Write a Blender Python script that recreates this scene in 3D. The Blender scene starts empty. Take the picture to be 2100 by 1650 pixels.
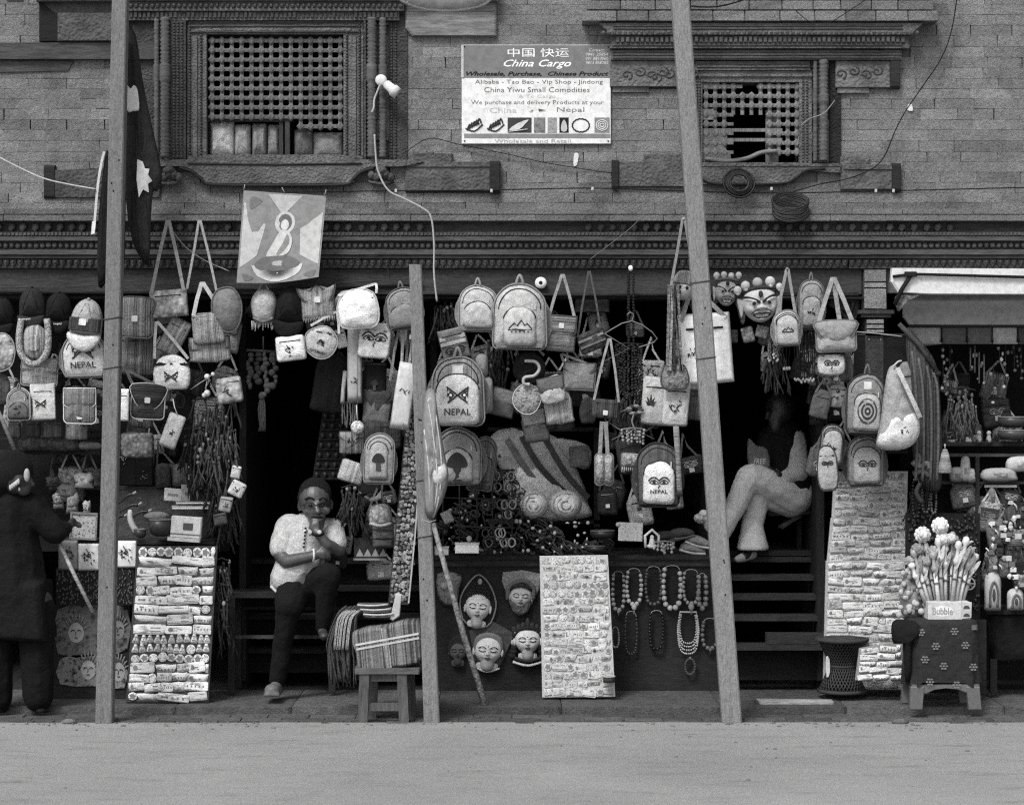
import bpy, bmesh, math, random
from mathutils import Vector, Matrix, noise
R = math.radians
random.seed(11)
scene = bpy.context.scene
COL = scene.collection

# ------------------------------------------------------------------ camera, sky, sun, exposure
CAM_D, CAM_H, FOC = 12.0, 1.69, 4440.0          # metres to the facade, lens height, focal length in photo pixels
cam_data = bpy.data.cameras.new('camera')
cam_data.sensor_width = 36.0
cam_data.lens = 36.0 * FOC / 2100.0
cam_data.clip_end = 500.0
cam_data.dof.use_dof = True
cam_data.dof.focus_distance = 11.95
cam_data.dof.aperture_fstop = 3.2
cam = bpy.data.objects.new('camera', cam_data)
COL.objects.link(cam)
cam.location = (0, -CAM_D, CAM_H)
cam.rotation_euler = (R(90), 0, 0)
scene.camera = cam

world = bpy.data.worlds.new('World')
scene.world = world
world.use_nodes = True
wn = world.node_tree.nodes
wl = world.node_tree.links
wn.clear()
sky = wn.new('ShaderNodeTexSky')
sky.sky_type = 'NISHITA'
sky.sun_disc = False
SUN_EL, SUN_ROT = R(52), R(208)
sky.sun_elevation = SUN_EL
sky.sun_rotation = SUN_ROT
sky.dust_density = 3.0
bw = wn.new('ShaderNodeRGBToBW')                 # black and white film: a neutral sky
bg = wn.new('ShaderNodeBackground')
bg.inputs['Strength'].default_value = 0.13
wo = wn.new('ShaderNodeOutputWorld')
wl.new(sky.outputs[0], bw.inputs[0])
wl.new(bw.outputs[0], bg.inputs['Color'])
wl.new(bg.outputs[0], wo.inputs['Surface'])

sun_data = bpy.data.lights.new('sun', 'SUN')
sun_data.energy = 1.5
sun_data.angle = R(16)
sun_data.color = (1, 0.99, 0.98)
sun = bpy.data.objects.new('sun', sun_data)
COL.objects.link(sun)
sdir = Vector((math.sin(SUN_ROT) * math.cos(SUN_EL), math.cos(SUN_ROT) * math.cos(SUN_EL), math.sin(SUN_EL)))
sun.rotation_euler = sdir.to_track_quat('Z', 'Y').to_euler()
sun.location = sdir * 30

scene.view_settings.view_transform = 'Standard'
scene.view_settings.look = 'None'
scene.view_settings.gamma = 1.0
scene.view_settings.use_curve_mapping = False
scene.view_settings.exposure = 1.05
scene.render.engine = 'CYCLES'
scene.cycles.use_denoising = False
scene.cycles.max_bounces = 5
scene.cycles.diffuse_bounces = 3
scene.cycles.glossy_bounces = 2
scene.cycles.transparent_max_bounces = 6
scene.cycles.filter_width = 1.25

# ------------------------------------------------------------------ materials (all grey: black and white film)
MATS = {}
def mt(tone, kind='cloth', tone2=None, freq=70.0, rough=0.88):
    tone = min(0.8, 1.1*tone**1.45)                               # film contrast put into every base colour: deep darks, clean whites
    tone2 = None if tone2 is None else 1.1*tone2**1.45
    key = (round(tone, 4), kind, tone2, freq, rough)
    if key in MATS:
        return MATS[key]
    m = bpy.data.materials.new('%s_%d' % (kind, len(MATS)))
    MATS[key] = m
    m.use_nodes = True
    nt = m.node_tree
    N, L = nt.nodes.new, nt.links.new
    b = nt.nodes['Principled BSDF']
    b.inputs['Roughness'].default_value = rough
    b.inputs['Specular IOR Level'].default_value = 0.25
    tc = N('ShaderNodeTexCoord')
    co = tc.outputs['Object']
    oi = N('ShaderNodeObjectInfo')
    def math_(op, a, c=None, cl=False):
        n = N('ShaderNodeMath'); n.operation = op; n.use_clamp = cl
        for i, v in enumerate((a, c)):
            if v is None: continue
            if isinstance(v, (int, float)): n.inputs[i].default_value = v
            else: L(v, n.inputs[i])
        return n.outputs[0]
    def nz(scale, detail=3.0, vec=None, rough_=0.55, dim='3D', w=None):
        n = N('ShaderNodeTexNoise'); n.noise_dimensions = dim
        n.inputs['Scale'].default_value = scale; n.inputs['Detail'].default_value = detail
        n.inputs['Roughness'].default_value = rough_
        if w is not None: L(w, n.inputs['W'])
        else: L(vec if vec is not None else co, n.inputs['Vector'])
        return n.outputs[0]
    def mp(sx, sy, sz):
        n = N('ShaderNodeMapping'); n.inputs['Scale'].default_value = (sx, sy, sz); L(co, n.inputs['Vector']); return n.outputs[0]
    def ramp(fac, stops, const=False):
        n = N('ShaderNodeValToRGB'); n.color_ramp.interpolation = 'CONSTANT' if const else 'LINEAR'
        e = n.color_ramp.elements
        while len(e) < len(stops): e.new(0.5)
        for el, (p, v) in zip(e, stops): el.position = p; el.color = (v, v, v, 1)
        L(fac, n.inputs[0]); return n.outputs[0]
    def sep():
        n = N('ShaderNodeSeparateXYZ'); L(co, n.inputs[0]); return n.outputs
    def bump(h, st, dist):
        n = N('ShaderNodeBump'); n.inputs['Strength'].default_value = st; n.inputs['Distance'].default_value = dist
        L(h, n.inputs['Height']); L(n.outputs[0], b.inputs['Normal'])
    t2 = tone2 if tone2 is not None else tone * 0.45
    var = None
    if kind == 'cloth':
        base = math_('MULTIPLY', ramp(nz(24, 5, rough_=0.65), [(0.3, tone * 0.72), (0.72, min(tone * 1.15, 0.84))]), ramp(nz(210, 2), [(0.32, 0.66), (0.68, 1.22)]))
        bump(math_('ADD', math_('MULTIPLY', nz(230, 2), 0.22), nz(26, 4, rough_=0.5)), 0.8, 0.014)
    elif kind in ('stripe', 'stripeh', 'plaid'):
        s = sep()
        def st(o, f):
            return nz(f, 1.5, dim='1D', w=o)
        lo, hi = min(tone, t2), max(tone, t2)
        sts = [(0.0, lo), (0.4, hi), (0.48, (lo + hi) / 2), (0.56, lo * 0.8), (0.64, hi * 0.9)]
        fx = s[0] if kind == 'stripe' else s[2]
        base = ramp(st(fx, freq), sts, True)
        if kind == 'plaid':
            base = math_('MULTIPLY', math_('ADD', base, ramp(st(s[0], freq), sts, True)), 0.5)
        base = math_('MULTIPLY', base, ramp(nz(210, 2), [(0.3, 0.55), (0.7, 1.3)]))
        bump(math_('ADD', math_('MULTIPLY', nz(230, 2), 0.25), nz(26, 4)), 0.8, 0.014)
    elif kind == 'weave':                                         # patterned brocade / knit
        v = N('ShaderNodeTexVoronoi'); v.inputs['Scale'].default_value = freq; L(co, v.inputs['Vector'])
        base = ramp(v.outputs['Distance'], [(0.1, tone), (0.65, (t2 + tone) / 2)])
        base = math_('MULTIPLY', base, ramp(nz(freq * 0.6, 4, rough_=0.7), [(0.36, 0.35), (0.62, 1.25)]))
        bump(v.outputs['Distance'], 0.7, 0.006)
    elif kind == 'paint':                                         # blotchy printed or painted picture
        base = ramp(nz(freq, 5, rough_=0.62), [(0.34, t2), (0.46, tone * 0.7), (0.55, tone), (0.66, t2 * 1.3)])
    elif kind == 'wood':
        g = nz(6, 5, mp(2, 2, 14) if freq > 0 else mp(14, 2, 2))
        base = math_('MULTIPLY', ramp(g, [(0.3, tone * 0.6), (0.7, tone * 1.35)]), ramp(nz(3, 3), [(0.3, 0.75), (0.7, 1.2)]))
        bump(nz(40, 4, mp(1, 1, 6) if freq > 0 else mp(6, 1, 1)), 0.6, 0.006)
    elif kind == 'carved':
        v = N('ShaderNodeTexVoronoi'); v.inputs['Scale'].default_value = freq; v.feature = 'SMOOTH_F1'; L(mp(1, 1, 1), v.inputs['Vector'])
        w = nz(freq * 1.3, 3)
        h = math_('ADD', v.outputs['Distance'], math_('MULTIPLY', w, 0.7))
        base = math_('MULTIPLY', ramp(nz(9, 5), [(0.3, tone * 0.6), (0.72, tone * 1.45)]), ramp(nz(90, 3), [(0.3, 0.8), (0.7, 1.2)]))
        bump(h, 0.8, 0.012)
    elif kind == 'brick':
        r = ramp(oi.outputs['Random'], [(0.0, tone * 0.76), (0.3, tone * 0.95), (0.8, tone * 1.05), (1.0, tone * 1.25)])
        P_ = N('ShaderNodeNewGeometry').outputs['Position']
        base = math_('MULTIPLY', r, ramp(nz(3.2, 7, P_, 0.7), [(0.3, 0.6), (0.5, 1.0), (0.72, 1.25)]))
        base = math_('MULTIPLY', base, ramp(nz(95, 4, P_, 0.75), [(0.3, 0.42), (0.45, 0.95), (0.7, 1.35)]))
        bump(math_('ADD', nz(150, 4, P_, 0.7), nz(30, 4, P_, 0.6)), 1.0, 0.012)
    elif kind == 'rand':                                          # small goods: each its own grey
        r = ramp(oi.outputs['Random'], [(0.0, t2), (0.35, tone * 0.85), (0.7, tone), (1.0, tone * 1.12)])
        base = math_('MULTIPLY', r, ramp(nz(freq, 4), [(0.36, 0.55), (0.5, 1.0), (0.7, 1.1)]))
        bump(nz(200, 2), 0.6, 0.004)
    elif kind == 'print':                                         # packets: unit-size pieces, each with its own printed pattern
        r = ramp(oi.outputs['Random'], [(0.0, t2), (0.3, tone * 0.88), (1.0, tone * 1.12)])
        n = N('ShaderNodeTexNoise'); n.noise_dimensions = '4D'; n.inputs['Scale'].default_value = freq; n.inputs['Detail'].default_value = 4; n.inputs['Roughness'].default_value = 0.7
        L(co, n.inputs['Vector']); L(math_('MULTIPLY', oi.outputs['Random'], 60), n.inputs['W'])
        base = math_('MULTIPLY', r, ramp(n.outputs[0], [(0.33, 0.22), (0.42, 0.6), (0.48, 0.95), (0.7, 1.12)]))
        bump(n.outputs[0], 0.7, 0.01)
    elif kind == 'road':
        base = math_('MULTIPLY', ramp(nz(0.9, 6), [(0.3, tone * 0.86), (0.7, tone * 1.1)]), ramp(nz(150, 4, rough_=0.85), [(0.3, 0.6), (0.7, 1.3)]))
        k = math_('MULTIPLY', ramp(nz(2.2, 7, mp(0.5, 1.6, 1), 0.7), [(0.3, 0.62), (0.4, 1.0)]), ramp(nz(9, 6, mp(0.3, 1, 1), 0.7), [(0.33, 0.8), (0.45, 1.0), (0.7, 1.06)]))
        base = math_('MULTIPLY', base, k)
        bump(nz(180, 4, rough_=0.7), 0.7, 0.006)
    elif kind == 'stone':
        r = ramp(oi.outputs['Random'], [(0.0, tone * 0.7), (1.0, tone * 1.2)])
        base = math_('MULTIPLY', r, ramp(nz(16, 7, N('ShaderNodeNewGeometry').outputs['Position'], 0.75), [(0.3, 0.5), (0.7, 1.3)]))
        bump(nz(60, 5, N('ShaderNodeNewGeometry').outputs['Position'], 0.7), 1.0, 0.014)
    elif kind == 'pole':
        base = math_('MULTIPLY', ramp(nz(5, 5, mp(6, 6, 0.7)), [(0.3, tone * 0.86), (0.7, tone * 1.1)]), ramp(nz(60, 4, mp(2, 2, 0.5), 0.7), [(0.28, 0.6), (0.5, 1.0), (0.75, 1.2)]))
        base = math_('MULTIPLY', base, ramp(nz(170, 2), [(0.3, 0.74), (0.7, 1.2)]))
        bump(nz(60, 5, mp(3, 3, 0.35), 0.7), 0.6, 0.006)
    elif kind == 'skin':
        base = ramp(nz(30, 4), [(0.3, tone * 0.85), (0.7, tone * 1.12)]); bump(nz(130, 3), 0.5, 0.004)
        b.inputs['Specular IOR Level'].default_value = 0.5; b.inputs['Roughness'].default_value = 0.42
    elif kind == 'hair':
        base = ramp(nz(60, 4, mp(5, 5, 1)), [(0.3, tone * 0.5), (0.7, tone * 1.6)]); bump(nz(90, 3, mp(5, 5, 1)), 0.8, 0.01)
    elif kind == 'worn':                                          # painted print with wear
        base = math_('MULTIPLY', ramp(nz(30, 6, rough_=0.7), [(0.28, tone * 0.7), (0.55, tone), (0.75, min(tone * 1.08, 0.85))]), ramp(nz(200, 2), [(0.3, 0.85), (0.7, 1.06)]))
    else:                                                         # 'plain'
        base = math_('MULTIPLY', ramp(nz(35, 5, rough_=0.7), [(0.3, tone * 0.78), (0.7, min(tone * 1.1, 0.88))]), ramp(nz(180, 2), [(0.3, 0.8), (0.7, 1.12)]))
        bump(nz(150, 2), 0.25, 0.003)
    if kind in ('cloth', 'weave', 'stripe', 'stripeh', 'plaid'):
        base = math_('MULTIPLY', base, ramp(oi.outputs['Random'], [(0, 0.9), (1, 1.1)]))
    L(base, b.inputs['Base Color'])
    if kind == 'plastic_clear':
        b.inputs['Transmission Weight'].default_value = 0.55
    return m

# ------------------------------------------------------------------ pixel <-> place
def sc(Y): return (CAM_D + Y) / FOC
def W(px, py, Y):
    s = sc(Y)
    return Vector(((px - 1050) * s, Y, CAM_H - (py - 825) * s))

# ------------------------------------------------------------------ outlines (x right, y down)
def sm(pts, closed=True, n=4):
    """Catmull-Rom through points of any dimension."""
    out = []
    N_ = len(pts)
    rng = range(N_) if closed else range(N_ - 1)
    for i in rng:
        if closed:
            p = [pts[(i + k - 1) % N_] for k in range(4)]
        else:
            p = [pts[max(0, min(N_ - 1, i + k - 1))] for k in range(4)]
        for j in range(n):
            t = j / n
            out.append(tuple(0.5 * (2 * b + (c - a) * t + (2 * a - 5 * b + 4 * c - d) * t * t + (3 * b - a - 3 * c + d) * t ** 3) for a, b, c, d in zip(*p)))
    if not closed: out.append(tuple(pts[-1]))
    return out
def rr(w, h, r=None, n=4):
    r = min(w, h) * 0.2 if r is None else r
    out = []
    for cx, cy, a0 in ((w/2-r, -h/2+r, -90), (w/2-r, h/2-r, 0), (-w/2+r, h/2-r, 90), (-w/2+r, -h/2+r, 180)):
        for i in range(n + 1):
            a = R(a0 + 90 * i / n); out.append((cx + r * math.cos(a), cy + r * math.sin(a)))
    return out
def arch(w, h, rb=None, n=7, top=None):
    """Rounded top, square-ish bottom."""
    rb = w * 0.12 if rb is None else rb
    top = w * 0.5 if top is None else top
    out = []
    for i in range(2 * n + 1):
        a = R(180 + 180 * i / (2 * n))
        out.append((w / 2 * math.cos(a), -h / 2 + top + top * math.sin(a)))
    for i in range(4):
        a = R(90 * i / 3); out.append((w/2 - rb + rb*math.cos(a), h/2 - rb + rb*math.sin(a)))
    for i in range(4):
        a = R(90 + 90 * i / 3); out.append((-w/2 + rb + rb*math.cos(a), h/2 - rb + rb*math.sin(a)))
    return out
def circ(rx, ry=None, n=20):
    ry = rx if ry is None else ry
    return [(rx * math.cos(2*math.pi*i/n), ry * math.sin(2*math.pi*i/n)) for i in range(n)]
def off(pts, dx, dy): return [(p[0]+dx, p[1]+dy) + tuple(p[2:]) for p in pts]

# ------------------------------------------------------------------ mesh builder: x right, y down, d towards the street
TEXT = {}
def text_geo(s, shear=0.0, bold=0.0):
    key = (s, shear, bold)
    if key not in TEXT:
        c = bpy.data.curves.new('lettering', 'FONT'); c.body = s; c.shear = shear; c.offset = bold; c.resolution_u = 2
        o = bpy.data.objects.new('lettering', c)
        me = o.to_mesh()
        TEXT[key] = ([tuple(v.co) for v in me.vertices], [tuple(p.vertices) for p in me.polygons])
        o.to_mesh_clear(); bpy.data.objects.remove(o); bpy.data.curves.remove(c)
    return TEXT[key]

class M:
    def __init__(s): s.v = []; s.f = []; s.sm = []; s.mi = []
    def face(s, idx, smooth=False): s.f.append(tuple(idx)); s.sm.append(smooth)
    def box(s, x0, x1, y0, y1, d0, d1, b=0.0):
        if b:
            return s.prism([(x0, y0), (x1, y0), (x1, y1), (x0, y1)], d0, d1, b)
        n = len(s.v)
        s.v += [(x, y, d) for d in (d0, d1) for y in (y0, y1) for x in (x0, x1)]
        for q in ((0,1,3,2),(4,5,7,6),(0,1,5,4),(2,3,7,6),(0,2,6,4),(1,3,7,5)): s.face([n+i for i in q])
        return s
    def prism(s, pts, d0, d1, b=0.0, smooth=False):
        n0 = len(s.v); n = len(pts)
        cx = sum(p[0] for p in pts)/n; cy = sum(p[1] for p in pts)/n
        rows = [(d0, 0)] + ([(d1 - b, 0), (d1, b)] if b else [(d1, 0)])
        for d, ins in rows:
            for p in pts:
                x, y = p[0], p[1]
                if ins:
                    l = math.hypot(x-cx, y-cy) or 1; k = max(0, 1 - ins*1.3/l)
                    x, y = cx+(x-cx)*k, cy+(y-cy)*k
                s.v.append((x, y, d))
        for r in range(len(rows)-1):
            for i in range(n):
                j = (i+1) % n
                s.face((n0+r*n+i, n0+r*n+j, n0+(r+1)*n+j, n0+(r+1)*n+i), smooth)
        s.face([n0+i for i in range(n)][::-1]); s.face([n0+(len(rows)-1)*n+i for i in range(n)])
        return s
    def pillow(s, pts, d0, depth, rings=5, p=3.2, wr=0.0, back=0.25, seed=None):
        n0 = len(s.v); n = len(pts)
        seed = random.random()*90 if seed is None else seed
        cx = sum(q[0] for q in pts)/n; cy = sum(q[1] for q in pts)/n
        def prof(f): return d0 + depth*(1-(1-f)**p)
        wl_ = 3.2/max(8.0, max(abs(q[0]-cx) for q in pts))
        rows = []
        for i in range(rings+1):
            f = i/(rings+0.6); k = 1-f
            for x, y in [(q[0], q[1]) for q in pts]:
                X, Y = cx+(x-cx)*k, cy+(y-cy)*k
                s.v.append((X, Y, prof(f)+(wr*noise.noise((X*wl_, Y*wl_, seed)) if i else 0)))
        for r in range(rings):
            for i in range(n):
                j = (i+1) % n
                s.face((n0+r*n+i, n0+r*n+j, n0+(r+1)*n+j, n0+(r+1)*n+i), True)
        c = len(s.v); s.v.append((cx, cy, d0+depth))
        for i in range(n): s.face((n0+rings*n+i, n0+rings*n+(i+1) % n, c), True)
        bk = len(s.v)
        for q in pts: s.v.append((cx+(q[0]-cx)*0.9, cy+(q[1]-cy)*0.9, d0-depth*back))
        for i in range(n):
            j = (i+1) % n; s.face((n0+j, n0+i, bk+i, bk+j), True)
        s.face([bk+i for i in range(n)][::-1], True)
        def S(x, y):
            ax, ay = x-cx, y-cy
            l = math.hypot(ax, ay)
            if l < 1e-6: return d0+depth
            best = None
            for i in range(n):
                x1, y1 = pts[i][0]-cx, pts[i][1]-cy; x2, y2 = pts[(i+1) % n][0]-cx, pts[(i+1) % n][1]-cy
                ex, ey = x2-x1, y2-y1
                den = ax*ey-ay*ex
                if abs(den) < 1e-9: continue
                t = (x1*ey-y1*ex)/den; u = (x1*ay-y1*ax)/den
                if t > 0 and -1e-6 <= u <= 1+1e-6: best = t if best is None else max(best, t)
            f = 0 if best is None else max(0.0, 1-1/best)
            return prof(f)+wr*noise.noise((x*wl_, y*wl_, seed))*min(1, f*5)
        s.S = S
        return S
    def tube(s, pts, r=1.5, n=6, closed=False, taper=None):
        n0 = len(s.v); N_ = len(pts)
        P = [Vector((p[0], p[1], p[2] if len(p) > 2 else 0.0)) for p in pts]
        up = Vector((0, 0, 1))
        for i, p in enumerate(P):
            a = P[(i-1) % N_] if (closed or i > 0) else p; b_ = P[(i+1) % N_] if (closed or i < N_-1) else p
            t = (b_-a)
            t = t.normalized() if t.length > 1e-9 else Vector((0, 1, 0))
            u = t.cross(up)
            if u.length < 0.05: u = t.cross(Vector((1, 0, 0)))
            u.normalize(); w = t.cross(u)
            rad = r if taper is None else r*(taper[0]+(taper[1]-taper[0])*i/max(1, N_-1))
            for k in range(n):
                a_ = 2*math.pi*k/n
                s.v.append(tuple(p+u*math.cos(a_)*rad+w*math.sin(a_)*rad))
        for i in range(N_ if closed else N_-1):
            j = (i+1) % N_
            for k in range(n):
                l = (k+1) % n
                s.face((n0+i*n+k, n0+i*n+l, n0+j*n+l, n0+j*n+k), True)
        if not closed:
            s.face([n0+k for k in range(n)][::-1]); s.face([n0+(N_-1)*n+k for k in range(n)])
        return s
    def ribbon(s, pts, w, th=1.2):
        n0 = len(s.v); N_ = len(pts)
        for i, p in enumerate(pts):
            a = pts[max(0, i-1)]; b_ = pts[min(N_-1, i+1)]
            tx, ty = b_[0]-a[0], b_[1]-a[1]; l = math.hypot(tx, ty) or 1
            nx, ny = -ty/l*w/2, tx/l*w/2; d = p[2] if len(p) > 2 else 0.0
            s.v += [(p[0]+nx, p[1]+ny, d), (p[0]-nx, p[1]-ny, d), (p[0]-nx, p[1]-ny, d+th), (p[0]+nx, p[1]+ny, d+th)]
        for i in range(N_-1):
            for k in range(4):
                l = (k+1) % 4
                s.face((n0+i*4+k, n0+i*4+l, n0+i*4+4+l, n0+i*4+4+k))
        s.face((n0, n0+1, n0+2, n0+3)); e = n0+(N_-1)*4; s.face((e+3, e+2, e+1, e))
        return s
    def ell(s, cx, cy, cd, rx, ry=None, rd=None, nu=10, nv=6):
        ry = rx if ry is None else ry; rd = rx if rd is None else rd
        n0 = len(s.v)
        s.v.append((cx, cy-ry, cd))
        for i in range(1, nv):
            a = math.pi*i/nv
            for k in range(nu):
                b_ = 2*math.pi*k/nu
                s.v.append((cx+rx*math.sin(a)*math.cos(b_), cy-ry*math.cos(a), cd+rd*math.sin(a)*math.sin(b_)))
        e = len(s.v); s.v.append((cx, cy+ry, cd))
        for k in range(nu):
            l = (k+1) % nu
            s.face((n0, n0+1+k, n0+1+l), True); s.face((e, n0+1+(nv-2)*nu+l, n0+1+(nv-2)*nu+k), True)
            for i in range(nv-2): s.face((n0+1+i*nu+k, n0+1+(i+1)*nu+k, n0+1+(i+1)*nu+l, n0+1+i*nu+l), True)
        return s
    def lathe(s, prof, cx=0, cy=0, cd=0, n=12, close=True, smooth=True, fl=1.0):
        """prof: (radius, y); the axis is vertical."""
        n0 = len(s.v)
        for r, y in prof:
            for k in range(n):
                a = 2*math.pi*k/n; s.v.append((cx+r*math.cos(a), cy+y, cd+r*math.sin(a)*fl))
        for i in range(len(prof)-1):
            for k in range(n):
                l = (k+1) % n; s.face((n0+i*n+k, n0+i*n+l, n0+(i+1)*n+l, n0+(i+1)*n+k), smooth)
        if close:
            s.face([n0+k for k in range(n)]); s.face([n0+(len(prof)-1)*n+k for k in range(n)])
        return s
    def flat(s, pts, S=None, up=1.4, th=0.0):
        """A printed patch lying on surface S."""
        n0 = len(s.v); n = len(pts)
        cx = sum(p[0] for p in pts)/n; cy = sum(p[1] for p in pts)/n
        g = (lambda x, y: S(x, y)+up) if callable(S) else (lambda x, y: (S or 0)+up)
        for p in pts: s.v.append((p[0], p[1], g(p[0], p[1])))
        s.v.append((cx, cy, g(cx, cy)))
        for i in range(n): s.face((n0+i, n0+(i+1) % n, n0+n), True)
        return s
    def line(s, pts, S=None, w=1.2, up=0.9):
        g = (lambda x, y: S(x, y)+up) if callable(S) else (lambda x, y: (S or 0)+up)
        return s.tube([(p[0], p[1], g(p[0], p[1])) for p in pts], w, 4)
    def text(s, body, cx, cy, w=None, h=None, S=None, up=0.8, shear=0.0, bold=0.0):
        V, Fc = text_geo(body, shear, bold)
        if not V: return s
        x0 = min(v[0] for v in V); x1 = max(v[0] for v in V); y0 = min(v[1] for v in V); y1 = max(v[1] for v in V)
        kx = w/(x1-x0) if w else None; ky = h/(y1-y0) if h else None
        kx = kx or ky; ky = ky or kx
        n0 = len(s.v)
        for v in V:
            x = cx+(v[0]-(x0+x1)/2)*kx; y = cy-(v[1]-(y0+y1)/2)*ky
            s.v.append((x, y, (S(x, y) if callable(S) else (S or 0))+up))
        for f in Fc: s.face([n0+i for i in f])
        return s
    def cap(s, a, b_, ra, rb, n=10):
        """Tapered capsule between two points (figures)."""
        a, b_ = Vector(a), Vector(b_)
        t = b_-a; L_ = t.length
        t = t.normalized() if L_ > 1e-6 else Vector((0, 1, 0))
        u = t.cross(Vector((0, 0, 1)))
        if u.length < 0.1: u = t.cross(Vector((1, 0, 0)))
        u.normalize(); w = t.cross(u)
        rows = [(a, ra*math.sin(x), -ra*math.cos(x)) for x in (0.35, 0.8, 1.2)]+[(a, ra, 0), (b_, rb, 0)]+[(b_, rb*math.sin(x), rb*math.cos(x)) for x in (1.2, 0.8, 0.35)]
        n0 = len(s.v)
        for c, r, o in rows:
            for k in range(n):
                an = 2*math.pi*k/n; s.v.append(tuple(c+t*o+u*r*math.cos(an)+w*r*math.sin(an)))
        for i in range(len(rows)-1):
            for k in range(n):
                l = (k+1) % n; s.face((n0+i*n+k, n0+i*n+l, n0+(i+1)*n+l, n0+(i+1)*n+k), True)
        s.face([n0+k for k in range(n)][::-1]); s.face([n0+(len(rows)-1)*n+k for k in range(n)])
        return s
    def mesh(s, name, k, ox=0.0, oy=0.0, smooth=None):
        me = bpy.data.meshes.new(name)
        me.from_pydata([((x-ox)*k, -d*k, -(y-oy)*k) for x, y, d in s.v], [], s.f)
        bm = bmesh.new(); bm.from_mesh(me)
        bmesh.ops.recalc_face_normals(bm, faces=bm.faces)
        bm.to_mesh(me); bm.free()
        me.polygons.foreach_set('use_smooth', s.sm if smooth is None else [smooth]*len(s.f))
        return me

def props(o, label=None, cat=None, group=None, kind=None):
    if label: o['label'] = label
    if cat: o['category'] = cat
    if group: o['group'] = group
    if kind: o['kind'] = kind
    return o

class T:
    """A thing: an Empty that parents its parts. ab=True: parts are given in photo coordinates, else relative to (cx, cy)."""
    def __init__(s, name, label, cat, cx, cy, Y, rot=0.0, group=None, yaw=0.0, pitch=0.0, ab=False, kind=None):
        s.o = bpy.data.objects.new(name, None); COL.objects.link(s.o)
        s.o.empty_display_size = 0.05
        s.o.location = W(cx, cy, Y); s.o.rotation_euler = (R(pitch), R(rot), R(yaw))
        s.k = sc(Y); s.cx, s.cy, s.rot = cx, cy, R(rot)
        s.ox, s.oy = (cx, cy) if ab else (0, 0)
        props(s.o, label, cat, group, kind)
    def add(s, name, m, mat, parent=None, label=None, kind=None, smooth=None):
        me = m.mesh(name, s.k, s.ox, s.oy, smooth)
        me.materials.append(mat)
        o = bpy.data.objects.new(name, me); COL.objects.link(o)
        o.parent = parent or s.o
        props(o, label, None, None, kind)
        return o
    def loc(s, px, py):
        x, y = px-s.cx, py-s.cy; c, n = math.cos(s.rot), math.sin(s.rot)
        return (x*c+y*n, -x*n+y*c)

def one(name, label, cat, m, mat, cx, cy, Y, rot=0.0, group=None, yaw=0.0, pitch=0.0, ab=False, kind=None, smooth=None):
    me = m.mesh(name, sc(Y), cx if ab else 0, cy if ab else 0, smooth)
    me.materials.append(mat)
    o = bpy.data.objects.new(name, me); COL.objects.link(o)
    o.location = W(cx, cy, Y); o.rotation_euler = (R(pitch), R(rot), R(yaw))
    return props(o, label, cat, group, kind)
# ------------------------------------------------------------------ ground, road, pavement
def sheet(name, x0, x1, y0, y1, z, mat, nx=1, edge=None):
    v, f = [], []
    for i in range(nx+1):
        x = x0+(x1-x0)*i/nx
        v += [(x, y0, z), (x, (edge(x) if edge else y1), z)]
    for i in range(nx): f.append((2*i, 2*i+2, 2*i+3, 2*i+1))
    me = bpy.data.meshes.new(name); me.from_pydata(v, [], f); me.materials.append(mat)
    o = bpy.data.objects.new(name, me); COL.objects.link(o)
    o['kind'] = 'structure'
    return o
sheet('ground', -120, 120, -120, 120, -0.006, mt(0.1, 'stone'))
sheet('road', -40, 40, -40, -0.56, 0.004, mt(0.325, 'road', rough=0.95), 900,
      lambda x: -0.585+0.012*math.sin(x*0.55+1)+0.012*noise.noise((x*2.2, 0, 5))+0.005*noise.noise((x*14, 0, 1)))

PL_Z, PL_Y = 0.04, -0.25                                          # plinth of worn stone before the stalls
pav = bpy.data.objects.new('pavement', None); COL.objects.link(pav); pav['kind'] = 'structure'
brick_meshes = []
for k in range(3):
    m = M(); m.prism([(-.5, -.5), (.5, -.5), (.5+.01*k, .5), (-.5, .5-.01*k)], -.5, .5)
    v2 = []
    me = m.mesh('brick', 1.0, smooth=False)
    bm = bmesh.new(); bm.from_mesh(me)
    bmesh.ops.bevel(bm, geom=bm.edges[:], offset=0.014+0.006*k, segments=1, affect='EDGES')
    bm.to_mesh(me); bm.free()
    brick_meshes.append(me)
def piece(name, mat, parent, loc, size, rot=(0, 0, 0)):
    key = name+mat.name
    if key not in piece.c:
        piece.c[key] = []
        for b in brick_meshes:
            c = b.copy(); c.name = name; c.materials.clear(); c.materials.append(mat); piece.c[key].append(c)
    o = bpy.data.objects.new(name, random.choice(piece.c[key])); COL.objects.link(o)
    o.parent = parent; o.location = loc; o.scale = size; o.rotation_euler = rot
    return o
piece.c = {}
pav_m = mt(0.165, 'stone')
for r, (ya, yb) in enumerate(((-0.62, -0.49), (-0.485, -0.38), (-0.375, -0.26))):
    w = 0.115 if r == 0 else 0.23
    x = -3.2-0.07*r
    while x < 3.2:
        ww = w*random.uniform(0.88, 1.1)
        piece('paver', pav_m, pav, (x+ww/2, (ya+yb)/2, -0.03+random.uniform(-.003, .004)), (ww-0.006, yb-ya-0.006, 0.06), (random.uniform(-.012, .012), random.uniform(-.012, .012), random.uniform(-.01, .01)))
        x += ww
plinth = bpy.data.objects.new('plinth_step', None); COL.objects.link(plinth); plinth['kind'] = 'structure'
x = -3.4; pl_m = mt(0.165, 'stone')
while x < 3.4:
    ww = random.uniform(0.5, 0.9)
    piece('paving_slab', pl_m, plinth, (x+ww/2, PL_Y+0.36, PL_Z-0.05), (ww-0.005, 0.72, 0.1), (0, random.uniform(-.004, .004), random.uniform(-.004, .004)))
    x += ww
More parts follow.
